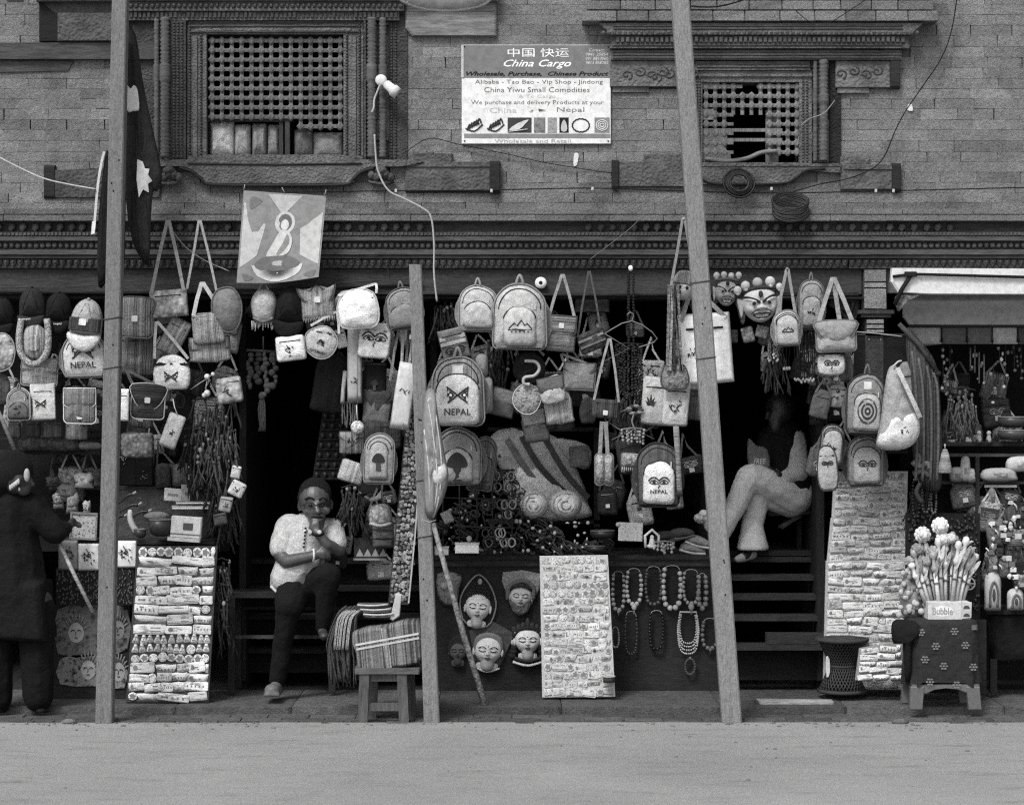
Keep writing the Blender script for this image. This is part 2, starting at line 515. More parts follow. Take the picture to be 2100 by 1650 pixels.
sheet('shop_floor', -6, 6, 0.45, 3.4, PL_Z-0.004, mt(0.06, 'stone'))

grit = M(); rg = random.Random(3)
for k in range(150):
    x = rg.uniform(-2.9, 2.9); y = -.6-abs(rg.gauss(0, .10)) if rg.random() < .75 else -rg.uniform(.7, 2.6); r = rg.uniform(.003, .011)*(1 if y > -1 else .7)
    grit.ell(x, y, 0, r*rg.uniform(.8, 1.6), r, r*.7, 6, 4)
grit.v = [(x, -d-.006, -y) for x, y, d in grit.v]                   # lay it on the road: x, height, street depth
me = grit.mesh('road_grit', 1.0); me.materials.append(mt(.3, 'stone'))
o = bpy.data.objects.new('road_grit', me); COL.objects.link(o); props(o, 'loose grit and small stones scattered along the road edge', 'grit', None, 'stuff')
# ------------------------------------------------------------------ the brick building
B = T('brick_building', 'old brick house with carved lattice windows above the row of souvenir stalls', 'building', 1050, 1450, 0.0, ab=True)
DK, WD, WD2 = mt(0.022, 'wood'), mt(0.075, 'wood'), mt(0.1, 'wood')
CV, CV2 = mt(0.165, 'carved', freq=75.0), mt(0.185, 'carved', freq=90.0)
OPEN = [(425, 70, 705, 322), (1440, 168, 1638, 337)]
wm = M()
for x0, x1 in ((-160, 425), (425, 705), (705, 1440), (1440, 1638), (1638, 2260)):
    ys = [(-260, 600)]
    for o in OPEN:
        if x0 >= o[0] and x1 <= o[2]: ys = [(-260, o[1]), (o[3], 600)]
    for y0, y1 in ys: wm.box(x0, x1, y0, y1, -60, -5)
wall = B.add('wall', wm, mt(0.22, 'plain'))
br_m = mt(0.27, 'brick')
skip = [(330, -200, 830, 390), (830, -200, 1020, 72), (80, -200, 330, 88), (-60, 92, 330, 122), (832, 322, 1022, 395), (94, 340, 330, 405), (958, 104, 1242, 286),
        (1420, 108, 1725, 390), (1228, 28, 1886, 122), (1252, 108, 1440, 186), (1690, 108, 1838, 186), (1258, 330, 1420, 385), (1725, 340, 1842, 390)]
kk = sc(0)
nb = 0
y, row = -34.0, 0
while y < 452:
    bh = random.uniform(19.8, 23.4)
    x = -70-38*(row % 2)+random.uniform(-6, 6)
    while x < 2170:
        bw = random.uniform(68, 92)
        if not any(x >= a-2 and x+bw <= c+2 and y >= b-2 and y+bh <= e+2 for a, b, c, e in skip):
            big = y < 400
            d = random.uniform(-.35, .3)+(0 if y < 390 else 4)
            p = W(x+bw/2, y+bh/2, 0)-Vector(B.o.location)
            piece('brick', br_m, wall, (p.x, 0.008-d*kk, p.z), ((bw-random.choice((.1, .2, .3, 2.6)))*kk, 0.03, (bh-random.uniform(0.05, .35))*kk), (random.uniform(-.014, .014), random.uniform(-.012, .012), random.uniform(-.012, .012)))
            nb += 1
        x += bw
    y += bh; row += 1
print('bricks', nb)

def dent(m, x0, x1, y0, y1, d0, d1, pitch, duty=0.6):
    x = x0
    while x < x1:
        w = pitch*duty*random.uniform(0.9, 1.1); m.box(x, x+w, y0+random.uniform(-1, 1), y1, d0, d1+random.uniform(-1.5, 1.5)); x += pitch
    return m
def beads(m, x0, x1, y, d, r, pitch):
    x = x0
    while x < x1: m.ell(x, y+random.uniform(-.6, .6), d, r*random.uniform(.85, 1.1), r, r, 6, 4); x += pitch
    return m
def column(x, y0, y1, r, d):
    m = M(); prof = []; y = y0; i = 0
    L_ = y1-y0
    while y <= y1:
        t = (y-y0)/L_
        plain = 0.33 < t < 0.44
        prof.append((r*(1.15 if plain else (0.78+0.3*(i % 2))), y)); y += 4.2; i += 1
    return m.lathe(prof, x, 0, d, 8)

# big lattice window
f1 = M()
f1.box(385, 425, 70, 328, -20, 10, 2).box(705, 746, 70, 328, -20, 10, 2).box(385, 746, 46, 72, -20, 11, 2).box(425, 705, 318, 328, -20, 6)
f1.box(398, 406, 76, 322, 10, 14).box(724, 731, 76, 322, 10, 14).box(410, 720, 60, 66, 11, 15)
w1 = B.add('window', f1, CV2)
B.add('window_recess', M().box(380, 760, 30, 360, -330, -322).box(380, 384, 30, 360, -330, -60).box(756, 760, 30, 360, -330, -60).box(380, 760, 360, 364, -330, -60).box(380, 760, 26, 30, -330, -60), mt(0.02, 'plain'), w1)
for q in ((352, 384, 44, 330, -10, 18), (747, 752, 44, 330, -10, 18), (798, 836, 30, 340, -10, 6), (278, 318, 40, 332, -10, 6)): B.add('jamb', M().box(*q, 2), mt(0.1, 'carved', freq=85.0), w1)  # outermost two are dark boards standing in for the shadowed window sides
for x in (360, 368, 376, 391, 414, 712, 738, 803, 812):
    m = M(); y = 50
    while y < 326: m.ell(x, y, 19 if x in (360, 368, 376) else 12 if x < 800 else 7, 2.6, 3.2, 3, 6, 4); y += 6.2
    B.add('bead_strip', m, mt(0.11, 'wood'), w1, kind='stuff')
for y, d, r in ((-6, 35, 2.2), (2, 35, 2), (12, 27, 1.8), (48, 13, 2), (56, 13, 1.8), (68, 13, 1.6)): B.add('moulding', M().tube([(258 if y < 20 else 390, y, d), (826 if y < 20 else 742, y, d)], r, 5), mt(0.13, 'wood'), w1)
for cx, r, d in ((342, 10, 22), (324, 6, 16), (764, 10, 22), (786, 8, 18)):
    B.add('twisted_column', column(cx, 40, 328, r, d), mt(0.16, 'wood'), w1)
lat = M()
def lattice(m, x0, x1, y0, y1, px, py, hole, d=0.0, w=3.8):
    y = y0
    while y <= y1+.1:
        x = x0; seg = None
        while x <= x1+.1:
            ok = not hole(x, y) and not hole(x+px*.5, y)
            if ok and x+px <= x1+.1: m.box(x, x+px, y-w+random.uniform(-.5, .5), y+w+random.uniform(-.5, .5), d-3, d+2.5+random.uniform(0, .3))
            if not hole(x, y):
                m.prism([(x-8.6, y), (x-4, y-6), (x, y-8.6), (x+4, y-6), (x+8.6, y), (x+4, y+6), (x, y+8.6), (x-4, y+6)], d, d+4.5, 2.4)
                if not hole(x, y+py*.5) and y+py <= y1+.1: m.box(x-w, x+w, y, y+py, d-4, d+random.uniform(0, .6))
            x += px
        y += py
    return m
lattice(lat, 435, 698, 84, 318, 20.2, 19.5, lambda x, y: (x < 596 and y > 240) or (x > 575 and y > 268) or (575 < x < 600 and y > 240))
B.add('lattice', lat, mt(0.18, 'wood', freq=0.0), w1, kind='stuff', smooth=False)
for x0, x1, t, tp in ((426, 478, 0.52, 246), (478, 512, 0.36, 252), (514, 545, 0.3, 250), (546, 572, 0.28, 252), (600, 640, 0.2, 262), (640, 704, 0.28, 268)):
    m = M(); m.pillow(off(rr(x1-x0, 322-tp, 5), (x0+x1)/2, (322+tp)/2), -26, 16, wr=5)
    B.add('stacked_bundle', m, mt(t, 'cloth'), w1)
B.add('shutter_edge', M().box(572, 580, 238, 320, -14, -4).box(584, 594, 238, 320, -14, -2).box(426, 600, 243, 249, -10, -3), mt(0.09, 'wood', freq=0.0), w1)
s1 = M()
s1.prism(sm([(330, 330), (830, 330), (830, 343), (768, 344), (742, 352), (724, 368), (704, 378), (440, 378), (418, 368), (398, 352), (374, 343), (330, 343)], True, 3), -8, 22, 2)
s1.box(386, 746, 322, 331, -8, 16, 2)
sill1 = B.add('sill', s1, CV, w1)
B.add('sill_moulding', M().tube(sm([(372, 346, 22), (398, 355, 22), (418, 371, 22), (440, 381, 22), (572, 382, 22), (704, 381, 22), (724, 371, 22), (742, 355, 22), (768, 347, 22)], False, 4), 3, 6)
      .tube([(388, 338, 23), (572, 340, 23), (744, 338, 23)], 2), mt(0.06, 'wood'), w1)
for cx in (350, 783):
    m = M()
    for k in range(5): m.ell(cx-20+10*k, 362+4*math.sin(k*2), 20, 8, 10, 9, 8, 5)
    m.tube([(cx-26, 374, 18), (cx, 380, 22), (cx+26, 374, 18)], 4); m.ell(cx, 352, 22, 13, 9, 10)
    B.add('carved_bracket', m, mt(0.12, 'carved', freq=70.0), w1)
# lintel with its long wings
l1 = M()
l1.box(80, 1020, -200, 8, -10, 34, 3).box(250, 830, 8, 27, -10, 26, 2).box(262, 820, 27, 45, -10, 18, 2)
lin1 = B.add('lintel', l1, CV)
B.add('lintel_carving', beads(dent(M(), 270, 815, 29, 40, 16, 22, 9), 262, 824, 17, 27, 5, 11), mt(0.11, 'wood'), lin1, kind='stuff', smooth=False)
B.add('lintel_wing', M().prism([(832, 4), (1018, 4), (1018, 76), (846, 76), (832, 60)], -10, 14, 3).box(836, 1012, 22, 26, 14, 16), mt(0.25, 'wood'), lin1)
B.add('lintel_wing', M().prism([(84, 4), (262, 4), (262, 88), (84, 88)], -10, 12, 2).box(122, 262, 30, 88, 8, 22, 3), mt(0.14, 'carved', freq=60.0), lin1)
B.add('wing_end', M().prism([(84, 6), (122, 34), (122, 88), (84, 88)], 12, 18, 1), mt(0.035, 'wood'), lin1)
B.add('tie_beam_shadow', M().box(-120, 326, 90, 124, -8, 16, 3).prism([(-120, 126), (152, 126), (140, 146), (-120, 152)], -8, 6), mt(0.12, 'wood'), lin1)  # beam, with the shadow under it shaped as a dark strip
sw = M()
sw.box(832, 1022, 333, 394, -8, 16, 3).box(848, 928, 316, 334, -8, 14, 2).box(836, 1010, 339, 344, 16, 19)
B.add('sill_wing', sw, mt(0.14, 'carved', freq=60.0), w1)
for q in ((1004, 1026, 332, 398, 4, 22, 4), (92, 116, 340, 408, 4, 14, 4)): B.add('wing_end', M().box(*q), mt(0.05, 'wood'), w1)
B.add('sill_wing', M().box(92, 330, 350, 406, -8, 12, 2).prism([(92, 408), (120, 350), (330, 338), (330, 408)], -6, 5), mt(0.12, 'carved', freq=60.0), w1)

# small lattice window
f2 = M()
f2.box(1418, 1440, 150, 340, -20, 8, 2).box(1638, 1664, 150, 340, -20, 8, 2).box(1418, 1664, 146, 170, -20, 9, 2).box(1440, 1640, 334, 340, -20, 8)
f2.box(1424, 1660, 128, 146, -10, 14, 2).box(1420, 1664, 154, 159, 9, 13)
w2 = B.add('window', f2, CV2)
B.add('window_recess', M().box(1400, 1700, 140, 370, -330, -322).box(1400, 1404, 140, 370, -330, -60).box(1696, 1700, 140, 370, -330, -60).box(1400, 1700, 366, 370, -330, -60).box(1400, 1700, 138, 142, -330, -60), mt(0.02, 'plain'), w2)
for q in ((1700, 1724, 122, 340, -10, 6), (1400, 1417, 122, 340, -10, 10)): B.add('jamb', M().box(*q, 2), mt(0.05, 'carved', freq=85.0), w2)  # right one is a dark board standing in for the shadowed side
for x in (1428, 1434, 1646, 1654):
    m = M(); y = 156
    while y < 336: m.ell(x, y, 9, 2.4, 3, 3, 6, 4); y += 6
    B.add('bead_strip', m, mt(0.14, 'wood'), w2, kind='stuff')
for y, d in ((110, 23), (116, 23), (122, 23), (133, 15), (140, 15), (60, 41), (66, 41), (98, 31)): B.add('moulding', M().tube([(1256 if y < 124 else 1428, y, d), (1844 if y < 124 else 1656, y, d)], 1.6, 5), mt(0.14, 'wood'), w2)
for cx, r, d in ((1686, 9.5, 20), (1670, 5, 14), (1408, 8, 18)):
    B.add('twisted_column', column(cx, 126, 334, r, d), mt(0.17, 'wood'), w2)
lat = M()
lattice(lat, 1448, 1636, 178, 330, 18.6, 19.2, lambda x, y: (1497 < x < 1572 and y > 226 and not (264 < y < 300 and y % 1 >= 0 and False)) or (1520 < x < 1545 and y < 190), w=3.6)
for yy in (267, 287): lat.box(1440, 1604, yy-3.4, yy+3.4, -4, 2)
lat.box(1572, 1598, 225, 334, -24, -14)
B.add('lattice', lat, mt(0.24, 'wood', freq=0.0), w2, kind='stuff', smooth=False)
B.add('broken_bar', M().tube(sm([(1446, 326, 4), (1490, 331, 6), (1530, 326, 8), (1560, 314, 10), (1592, 311, 8)], False, 4), 4.5), mt(0.22, 'wood'), w2)
B.add('sill', M().prism([(1418, 342), (1722, 342), (1722, 356), (1660, 352), (1640, 360), (1612, 378), (1440, 380), (1418, 360)], -8, 18, 2).box(1418, 1722, 337, 343, -8, 20), CV, w2)
B.add('sill_moulding', M().tube(sm([(1430, 364, 19), (1470, 380, 19), (1600, 378, 19), (1630, 366, 19), (1650, 352, 19), (1690, 348, 19)], False, 4), 2.6), mt(0.05, 'wood'), w2)
B.add('sill_wing', M().box(1722, 1842, 338, 390, -8, 14, 3).box(1722, 1782, 322, 338, -8, 10, 2).box(1728, 1836, 345, 349, 14, 17), mt(0.16, 'carved', freq=60.0), w2)
B.add('sill_wing', M().box(1256, 1404, 332, 384, -8, 14, 3).box(1320, 1404, 318, 332, -8, 10, 2), mt(0.15, 'carved', freq=60.0), w2)
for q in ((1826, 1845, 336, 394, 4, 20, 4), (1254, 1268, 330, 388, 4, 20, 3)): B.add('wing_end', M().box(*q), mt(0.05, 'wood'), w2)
l2 = M()
l2.prism([(1226, 54), (1888, 54), (1862, 78), (1250, 78)], -8, 40, 2).box(1250, 1860, 78, 104, -8, 30, 3).box(1252, 1846, 106, 126, -8, 22, 3)
lin2 = B.add('lintel', l2, CV)
B.add('lintel_carving', beads(dent(M(), 1262, 1850, 82, 92, 28, 36, 10), 1236, 1880, 74, 38, 5, 11), mt(0.15, 'wood'), lin2, kind='stuff', smooth=False)
for q in ((1250, 1416, 126, 180, -8, 14, 3), (1712, 1840, 126, 182, -8, 14, 3), (1716, 1780, 182, 192, -8, 10, 0), (1256, 1330, 180, 190, -8, 8, 0)): B.add('lintel_wing', M().box(*q), mt(0.19, 'carved', freq=60.0), lin2)
sc_ = M()
for x0, y0 in ((1738, 150), (1300, 152), (1360, 156)):
    [sc_.tube([(x0+dx+r_*math.cos(a*.5), y0+dy+r_*.8*math.sin(a*.5), 14.5) for r_, a in [(2+.75*k, k*sg_) for k in range(16)]], 1.8, 4) for dx, dy, sg_ in ((-16, 4, 1), (10, -2, -1), (34, 4, 1), (58, -2, -1))]
B.add('scroll_carving', sc_, mt(0.13, 'wood'), lin2, kind='stuff')
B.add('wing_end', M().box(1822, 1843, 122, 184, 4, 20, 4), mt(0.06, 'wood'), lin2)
cp = random.Random(4)
for r_, (ya, yb, dd) in enumerate(((-36, -14, 40), (-12, 8, 42), (9, 29, 44), (30, 52, 46))):
    x = 1222-10*r_
    while x < 1888+6*(r_ % 2):
        bw = cp.uniform(52, 74)
        p = W(x+bw/2, (ya+yb)/2, 0)-Vector(B.o.location)
        piece('coping_brick', br_m, lin2, (p.x, -dd*kk/2+0.02, p.z), ((bw-2)*kk, dd*kk+0.05, (yb-ya-1.5)*kk)); x += bw

# cornice
c1 = M()
c1.box(-160, 2260, 456, 478, -20, 14).box(-160, 2260, 478, 486, -20, 30, 1).box(-160, 2260, 488, 496, -20, 36, 2)
c1.box(-160, 2260, 514, 524, -20, 30, 2).box(-160, 2260, 526, 531, -20, 24).box(-160, 1736, 531, 550, -20, 12).box(1739, 2260, 531, 551, -20, 14)
c1.box(-160, 2260, 496, 514, -20, 20)
cor = B.add('cornice', c1, mt(0.13, 'wood'))
m = M(); x = -100
while x < 2200:
    if not (880 < x < 1180 or 1960 < x):
        m.prism([(x, 462), (x+9, 460), (x+12, 468), (x+5, 478), (x-2, 472)], 10, random.uniform(24, 34), 3)
    x += random.uniform(22, 27)
B.add('lion_head_dentil', m, mt(0.16, 'wood'), cor, kind='stuff', smooth=False)
B.add('bead_moulding', beads(M(), -120, 2230, 505, 24, 6.2, 12.5), mt(0.16, 'wood'), cor, kind='stuff')
m = M(); x = -120
while x < 2230:
    m.prism([(x, 532), (x+13.6, 532), (x+12, 541), (x+6.8, 549), (x+1.6, 541)], 10, 20, 3); m.ell(x+6.8, 538, 20, 3, 3, 3, 6, 4); x += 14.4
B.add('scallop_moulding', m, mt(0.14, 'wood'), cor, kind='stuff', smooth=False)
dt = M(); dent(dt, -120, 2230, 479, 485, 28, 33, 8, 0.55)
B.add('tooth_moulding', dt, mt(0.14, 'wood'), cor, kind='stuff', smooth=False)
for r_, (ya, yb, dd) in enumerate(((431, 443, 40), (444, 457, 46))):
    x = -90-40*r_
    while x < 2200:
        bw = cp.uniform(100, 150)
        p = W(x+bw/2, (ya+yb)/2, 0)-Vector(B.o.location)
        piece('ledge_brick', mt(0.24, 'brick'), cor, (p.x, -dd*kk/2+0.03, p.z), ((bw-1.2)*kk, dd*kk+0.06, (yb-ya-1)*kk), (0, cp.uniform(-.004, .004), 0)); x += bw
# lintel beam of the shopfronts, soffit and dark rooms behind
bm_ = B.add('shopfront_beam', M().box(-160, 1768, 551, 603, -130, 2, 2), mt(0.095, 'wood'))
B.add('beam_carving', M().box(-160, 1768, 604, 612, -130, -6).box(1180, 1250, 612, 640, -20, -6, 3).box(1600, 1760, 600, 606, 2, 6), mt(0.045, 'carved', freq=40.0), bm_)
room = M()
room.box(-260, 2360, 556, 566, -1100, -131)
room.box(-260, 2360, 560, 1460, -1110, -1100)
for x in (-262, 478, 884, 1474, 1706, 1838, 2362): room.box(x-6, x+6, 560, 1440, -1100, -180)  # cross partitions added to keep the shop rooms dark
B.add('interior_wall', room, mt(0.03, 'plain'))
for x0, x1, yb in ((472, 486, 1416), (876, 890, 1416), (1464, 1480, 1416), (1698, 1712, 1416), (1828, 1846, 1416)):
    B.add('door_post', M().box(x0, x1, 604, yb, -176, -150, 2), mt(0.045, 'wood', freq=0.0))
# brick pilaster with carved bracket
pil = B.add('pilaster', M().box(1769, 1818, 551, 640, -60, 8, 2).box(1758, 1832, 636, 644, -60, 16, 2).box(1764, 1826, 645, 651, -60, 12, 2).box(1774, 1812, 652, 800, -60, 2, 2), mt(0.1, 'stone'))
for k, (ya, yb) in enumerate(((553, 578), (580, 590), (592, 634), (655, 664), (666, 674), (676, 682))):
    p = W(1793, (ya+yb)/2, 0)-Vector(B.o.location)
    piece('brick', mt(0.33, 'brick'), pil, (p.x, -0.022, p.z), (44*kk if k < 3 else 34*kk, 0.02, (yb-ya-1)*kk))
m = M()
m.prism(sm([(1720, 600), (1760, 604), (1764, 640), (1748, 664), (1724, 640), (1700, 622)], True, 3), -30, -12, 3)
m.tube(sm([(1730, 612, -10), (1750, 620, -8), (1744, 640, -8), (1730, 632, -8), (1738, 624, -8)], False, 4), 3)
B.add('carved_bracket', m, mt(0.07, 'carved', freq=60.0), pil)
# ------------------------------------------------------------------ builders for the goods
def sag(o, w, amt=.028):
    s = random.random()*50; f = 2.4/max(8, w)
    return [(p[0]+w*amt*1.6*noise.noise((p[0]*f, p[1]*f, s)), p[1]+w*amt*1.6*noise.noise((p[0]*f, p[1]*f, s+7))) for p in o]
def stitched(t, pts, d, r=1.3, tone=0.2):
    return t.add('piping', M().tube([(p[0], p[1], d) for p in pts], r, 5, True), mt(tone, 'plain'))
EYE = sm([(-1, .1), (-.45, -.42), (.25, -.5), (1, .18), (.3, .42), (-.4, .4)], True, 3)
def emblem(t, S, kind, cx, cy, w, tone=0.07, par=None):
    """Embroidery that follows the bag: each motif is a part of its own."""
    k = w/2
    def put(name, m, tn=tone): return t.add(name, m, mt(tn, 'worn'), par)
    if kind == 'eyes':
        m = M()
        for s in (-1, 1):
            ex = cx+s*.44*k
            m.line([(ex-s*x*.4*k, cy+y*.36*k) for x, y in EYE+EYE[:1]], S, .018*k+.5)
            m.line(sm([(ex-s*.46*k, cy-.12*k), (ex-s*.1*k, cy-.42*k), (ex+s*.25*k, cy-.38*k), (ex+s*.5*k, cy-.1*k)], False, 4), S, .03*k+.6)
            m.flat(off(circ(.15*k, n=10), ex, cy+.02*k), S)
        put('stitched_eyes', m)
        put('stitched_nose', M().line(sm([(cx-.05*k, cy+.2*k), (cx+.08*k, cy+.32*k), (cx-.06*k, cy+.44*k), (cx+.02*k, cy+.6*k)], False, 3), S, .02*k+.4))
    elif kind == 'flags':
        m, f, g = M(), M(), M()
        for s in (-1, 1):
            m.line([(cx-s*.66*k+s*.138*k*i, cy+.5*k-.105*k*i) for i in range(11)], S, .03*k+.5, 1.8)
            ax, ay = cx+s*.72*k, cy-.5*k
            f.flat([(ax, ay), (ax-s*.05*k, ay+.62*k), (ax-s*.3*k, ay+.42*k)], S).flat([(ax-s*.2*k, ay+.18*k), (ax-s*.16*k, ay+.86*k), (ax-s*.52*k, ay+.5*k)], S, 1.0)
            g.flat(off(circ(.07*k, n=7), ax-s*.12*k, ay+.3*k), S, 1.4).flat(off(circ(.09*k, n=7), ax-s*.27*k, ay+.5*k), S, 1.6)
        put('crossed_flag_poles', m); put('stitched_flags', f, tone*1.2); put('flag_emblem', g, 0.7)
    elif kind == 'mountain':
        m = M()
        m.line([(cx-.8*k, cy+.2*k), (cx-.4*k, cy-.2*k), (cx-.2*k, cy), (cx+.1*k, cy-.4*k), (cx+.35*k, cy-.02*k), (cx+.5*k, cy-.18*k), (cx+.85*k, cy+.22*k)], S, .03*k+.5)
        m.line([(cx-.85*k, cy+.3*k), (cx-.3*k, cy+.26*k), (cx+.2*k, cy+.32*k), (cx+.85*k, cy+.28*k)], S, .03*k+.4)
        for i in range(5): m.flat(off(circ(.09*k, .05*k, 6), cx+(-.6+.3*i)*k, cy+.42*k), S)
        put('stitched_mountain', m)
    elif kind == 'mandala':
        for r, tn in ((1.0, 0.1), (.82, 0.4), (.66, 0.08), (.48, 0.35), (.3, 0.07), (.12, 0.4)):
            put('mandala_ring', M().flat(off(circ(r*k, r*k*1.3, 22), cx, cy), S, 0.6+(1-r)*2.2), tn)
    elif kind == 'leaf':
        m = M()
        for a in (-75, -50, -25, 0, 25, 50, 75):
            L_ = k*(1-abs(a)/120); dx, dy = math.sin(R(a)), -math.cos(R(a))
            m.flat([(cx, cy), (cx+dx*L_*.5-dy*.09*k, cy+dy*L_*.5+dx*.09*k), (cx+dx*L_, cy+dy*L_), (cx+dx*L_*.5+dy*.09*k, cy+dy*L_*.5-dx*.09*k)], S, 0.7)
        put('leaf_print', m)
    elif kind == 'dragon':
        m = M().line(sm([(cx-.7*k, cy-.4*k), (cx-.1*k, cy-.7*k), (cx+.5*k, cy-.3*k), (cx+.2*k, cy+.1*k), (cx-.4*k, cy+.35*k), (cx-.1*k, cy+.75*k), (cx+.5*k, cy+.6*k)], False, 5), S, .09*k)
        for i in range(6): m.line([(cx+(-.6+.2*i)*k, cy-.5*k), (cx+(-.7+.25*i)*k, cy+.1*k)], S, .03*k)
        put('stitched_dragon', m)
    elif kind == 'mushroom':
        put('mushroom_cap', M().flat(off(sm([(-.8, .1), (-.6, -.6), (0, -1), (.6, -.6), (.8, .1), (0, .25)], True, 3), 0, 0) and [(cx+x*k, cy+y*k) for x, y in sm([(-.8, .1), (-.6, -.6), (0, -1), (.6, -.6), (.8, .1), (0, .25)], True, 3)], S), tone)
        put('mushroom_stem', M().flat([(cx-.3*k, cy+.25*k), (cx+.3*k, cy+.25*k), (cx+.4*k, cy+1.3*k), (cx-.3*k, cy+1.3*k)], S), tone*1.6)
    elif kind == 'squiggle':
        rnd = random.Random(int(cx*7+w*13+cy))
        m = M()
        for i in range(7):
            x, y = cx+rnd.uniform(-.6, .6)*k, cy+rnd.uniform(-.6, .6)*k
            m.line(sm([(x, y), (x+rnd.uniform(-.3, .3)*k, y+rnd.uniform(-.3, .3)*k), (x+rnd.uniform(-.4, .4)*k, y+rnd.uniform(-.4, .4)*k)], False, 3), S, .035*k+.3)
        put('stitched_motif', m)
    elif kind.startswith('text:'):
        put('lettering', M().text(kind[5:], cx, cy, w, S=S, up=1.6, bold=0.012), .1)

def backpack(label, cx, cy, w, h, Y=-.05, rot=0, tone=.5, pt=None, kind='cloth', pk='cloth', emb=None, loop=True, pocket=(.74, .5, .2), pip=.2, text=None, group='backpacks hung for sale', freq=70., yaw=0, patch=False, bulk=.16, name='backpack'):
    t = T(name, label, 'backpack', cx, cy, Y, rot, group, yaw)
    m = M(); o = sag(arch(w, h, w*.14, top=w*.46), w)
    S = m.pillow(o, 0, w*bulk, wr=w*.035, back=.35, rings=7)
    t.add('body', m, mt(tone, kind, freq=freq))
    stitched(t, o, w*.03, max(1.2, w*.018), pip)
    z = [(x*.8, y*.84, S(x*.8, y*.84)+.3) for x, y in o if y < -h*.1]
    if z: t.add('zip', M().tube(z, max(.9, w*.013), 4), mt(.06, 'plain'))
    pp = None
    if pocket:
        pw, ph, py = pocket
        po = off(sag(arch(pw*w, ph*h, pw*w*.14, top=min(pw*w*.46, ph*h*.6)), pw*w), 0, py*h)
        m = M(); S2 = m.pillow(po, S(0, py*h)-w*.01, w*.1, wr=w*.015, back=.9, rings=6)
        t.add('front_pocket', m, mt(pt if pt is not None else tone*1.05, pk, freq=freq))
        t.add('pocket_zip', M().line([(x, y) for x, y in po if y < py*h-ph*h*.12], lambda x, y: S2(x*.97, y), max(.8, w*.011)), mt(.07, 'plain'))
    else:
        S2, py = S, .1
    t.add('zip_pull', M().box(w*.27, w*.3, -h*.2, -h*.11, S(w*.28, -h*.15), S(w*.28, -h*.15)+1.6), mt(.5, 'plain'))
    t.add('base_panel', M().prism([(-w*.46, h*.4), (w*.46, h*.4), (w*.44, h*.475), (-w*.44, h*.475)], 0, w*bulk*.7, 2), mt(tone*.55, kind, freq=freq))
    if emb: emblem(t, S2, emb, 0, py*h, w*.52)
    t.S = S2
    if text: t.add('lettering', M().text(text, 0, py*h+h*.15, w*.4, h*.06, S=S2, bold=.02), mt(.08, 'worn'))
    if patch: t.add('label_patch', M().prism(off(rr(w*.2, w*.2, 2), 0, -h*.3), S(0, -h*.3)-2, S(0, -h*.3)+1.2), mt(.62, 'worn'))
    if loop:
        t.add('handle', M().tube(sm([(-w*.07, -h*.48, 2), (-w*.05, -h*.56, 3), (0, -h*.64, 3), (w*.05, -h*.56, 3), (w*.07, -h*.48, 2)], False, 3), max(1.5, w*.03), 6), mt(tone*.75, 'cloth'))
    for s in (-1, 1):
        t.add('shoulder_strap', M().ribbon(sm([(s*w*.3, -h*.4, -w*.12), (s*w*.53, -h*.1, -w*.14), (s*w*.56, h*.2, -w*.14), (s*w*.4, h*.44, -w*.1)], False, 3), w*.1, 1.6), mt(tone*.6, 'cloth'))
    return t

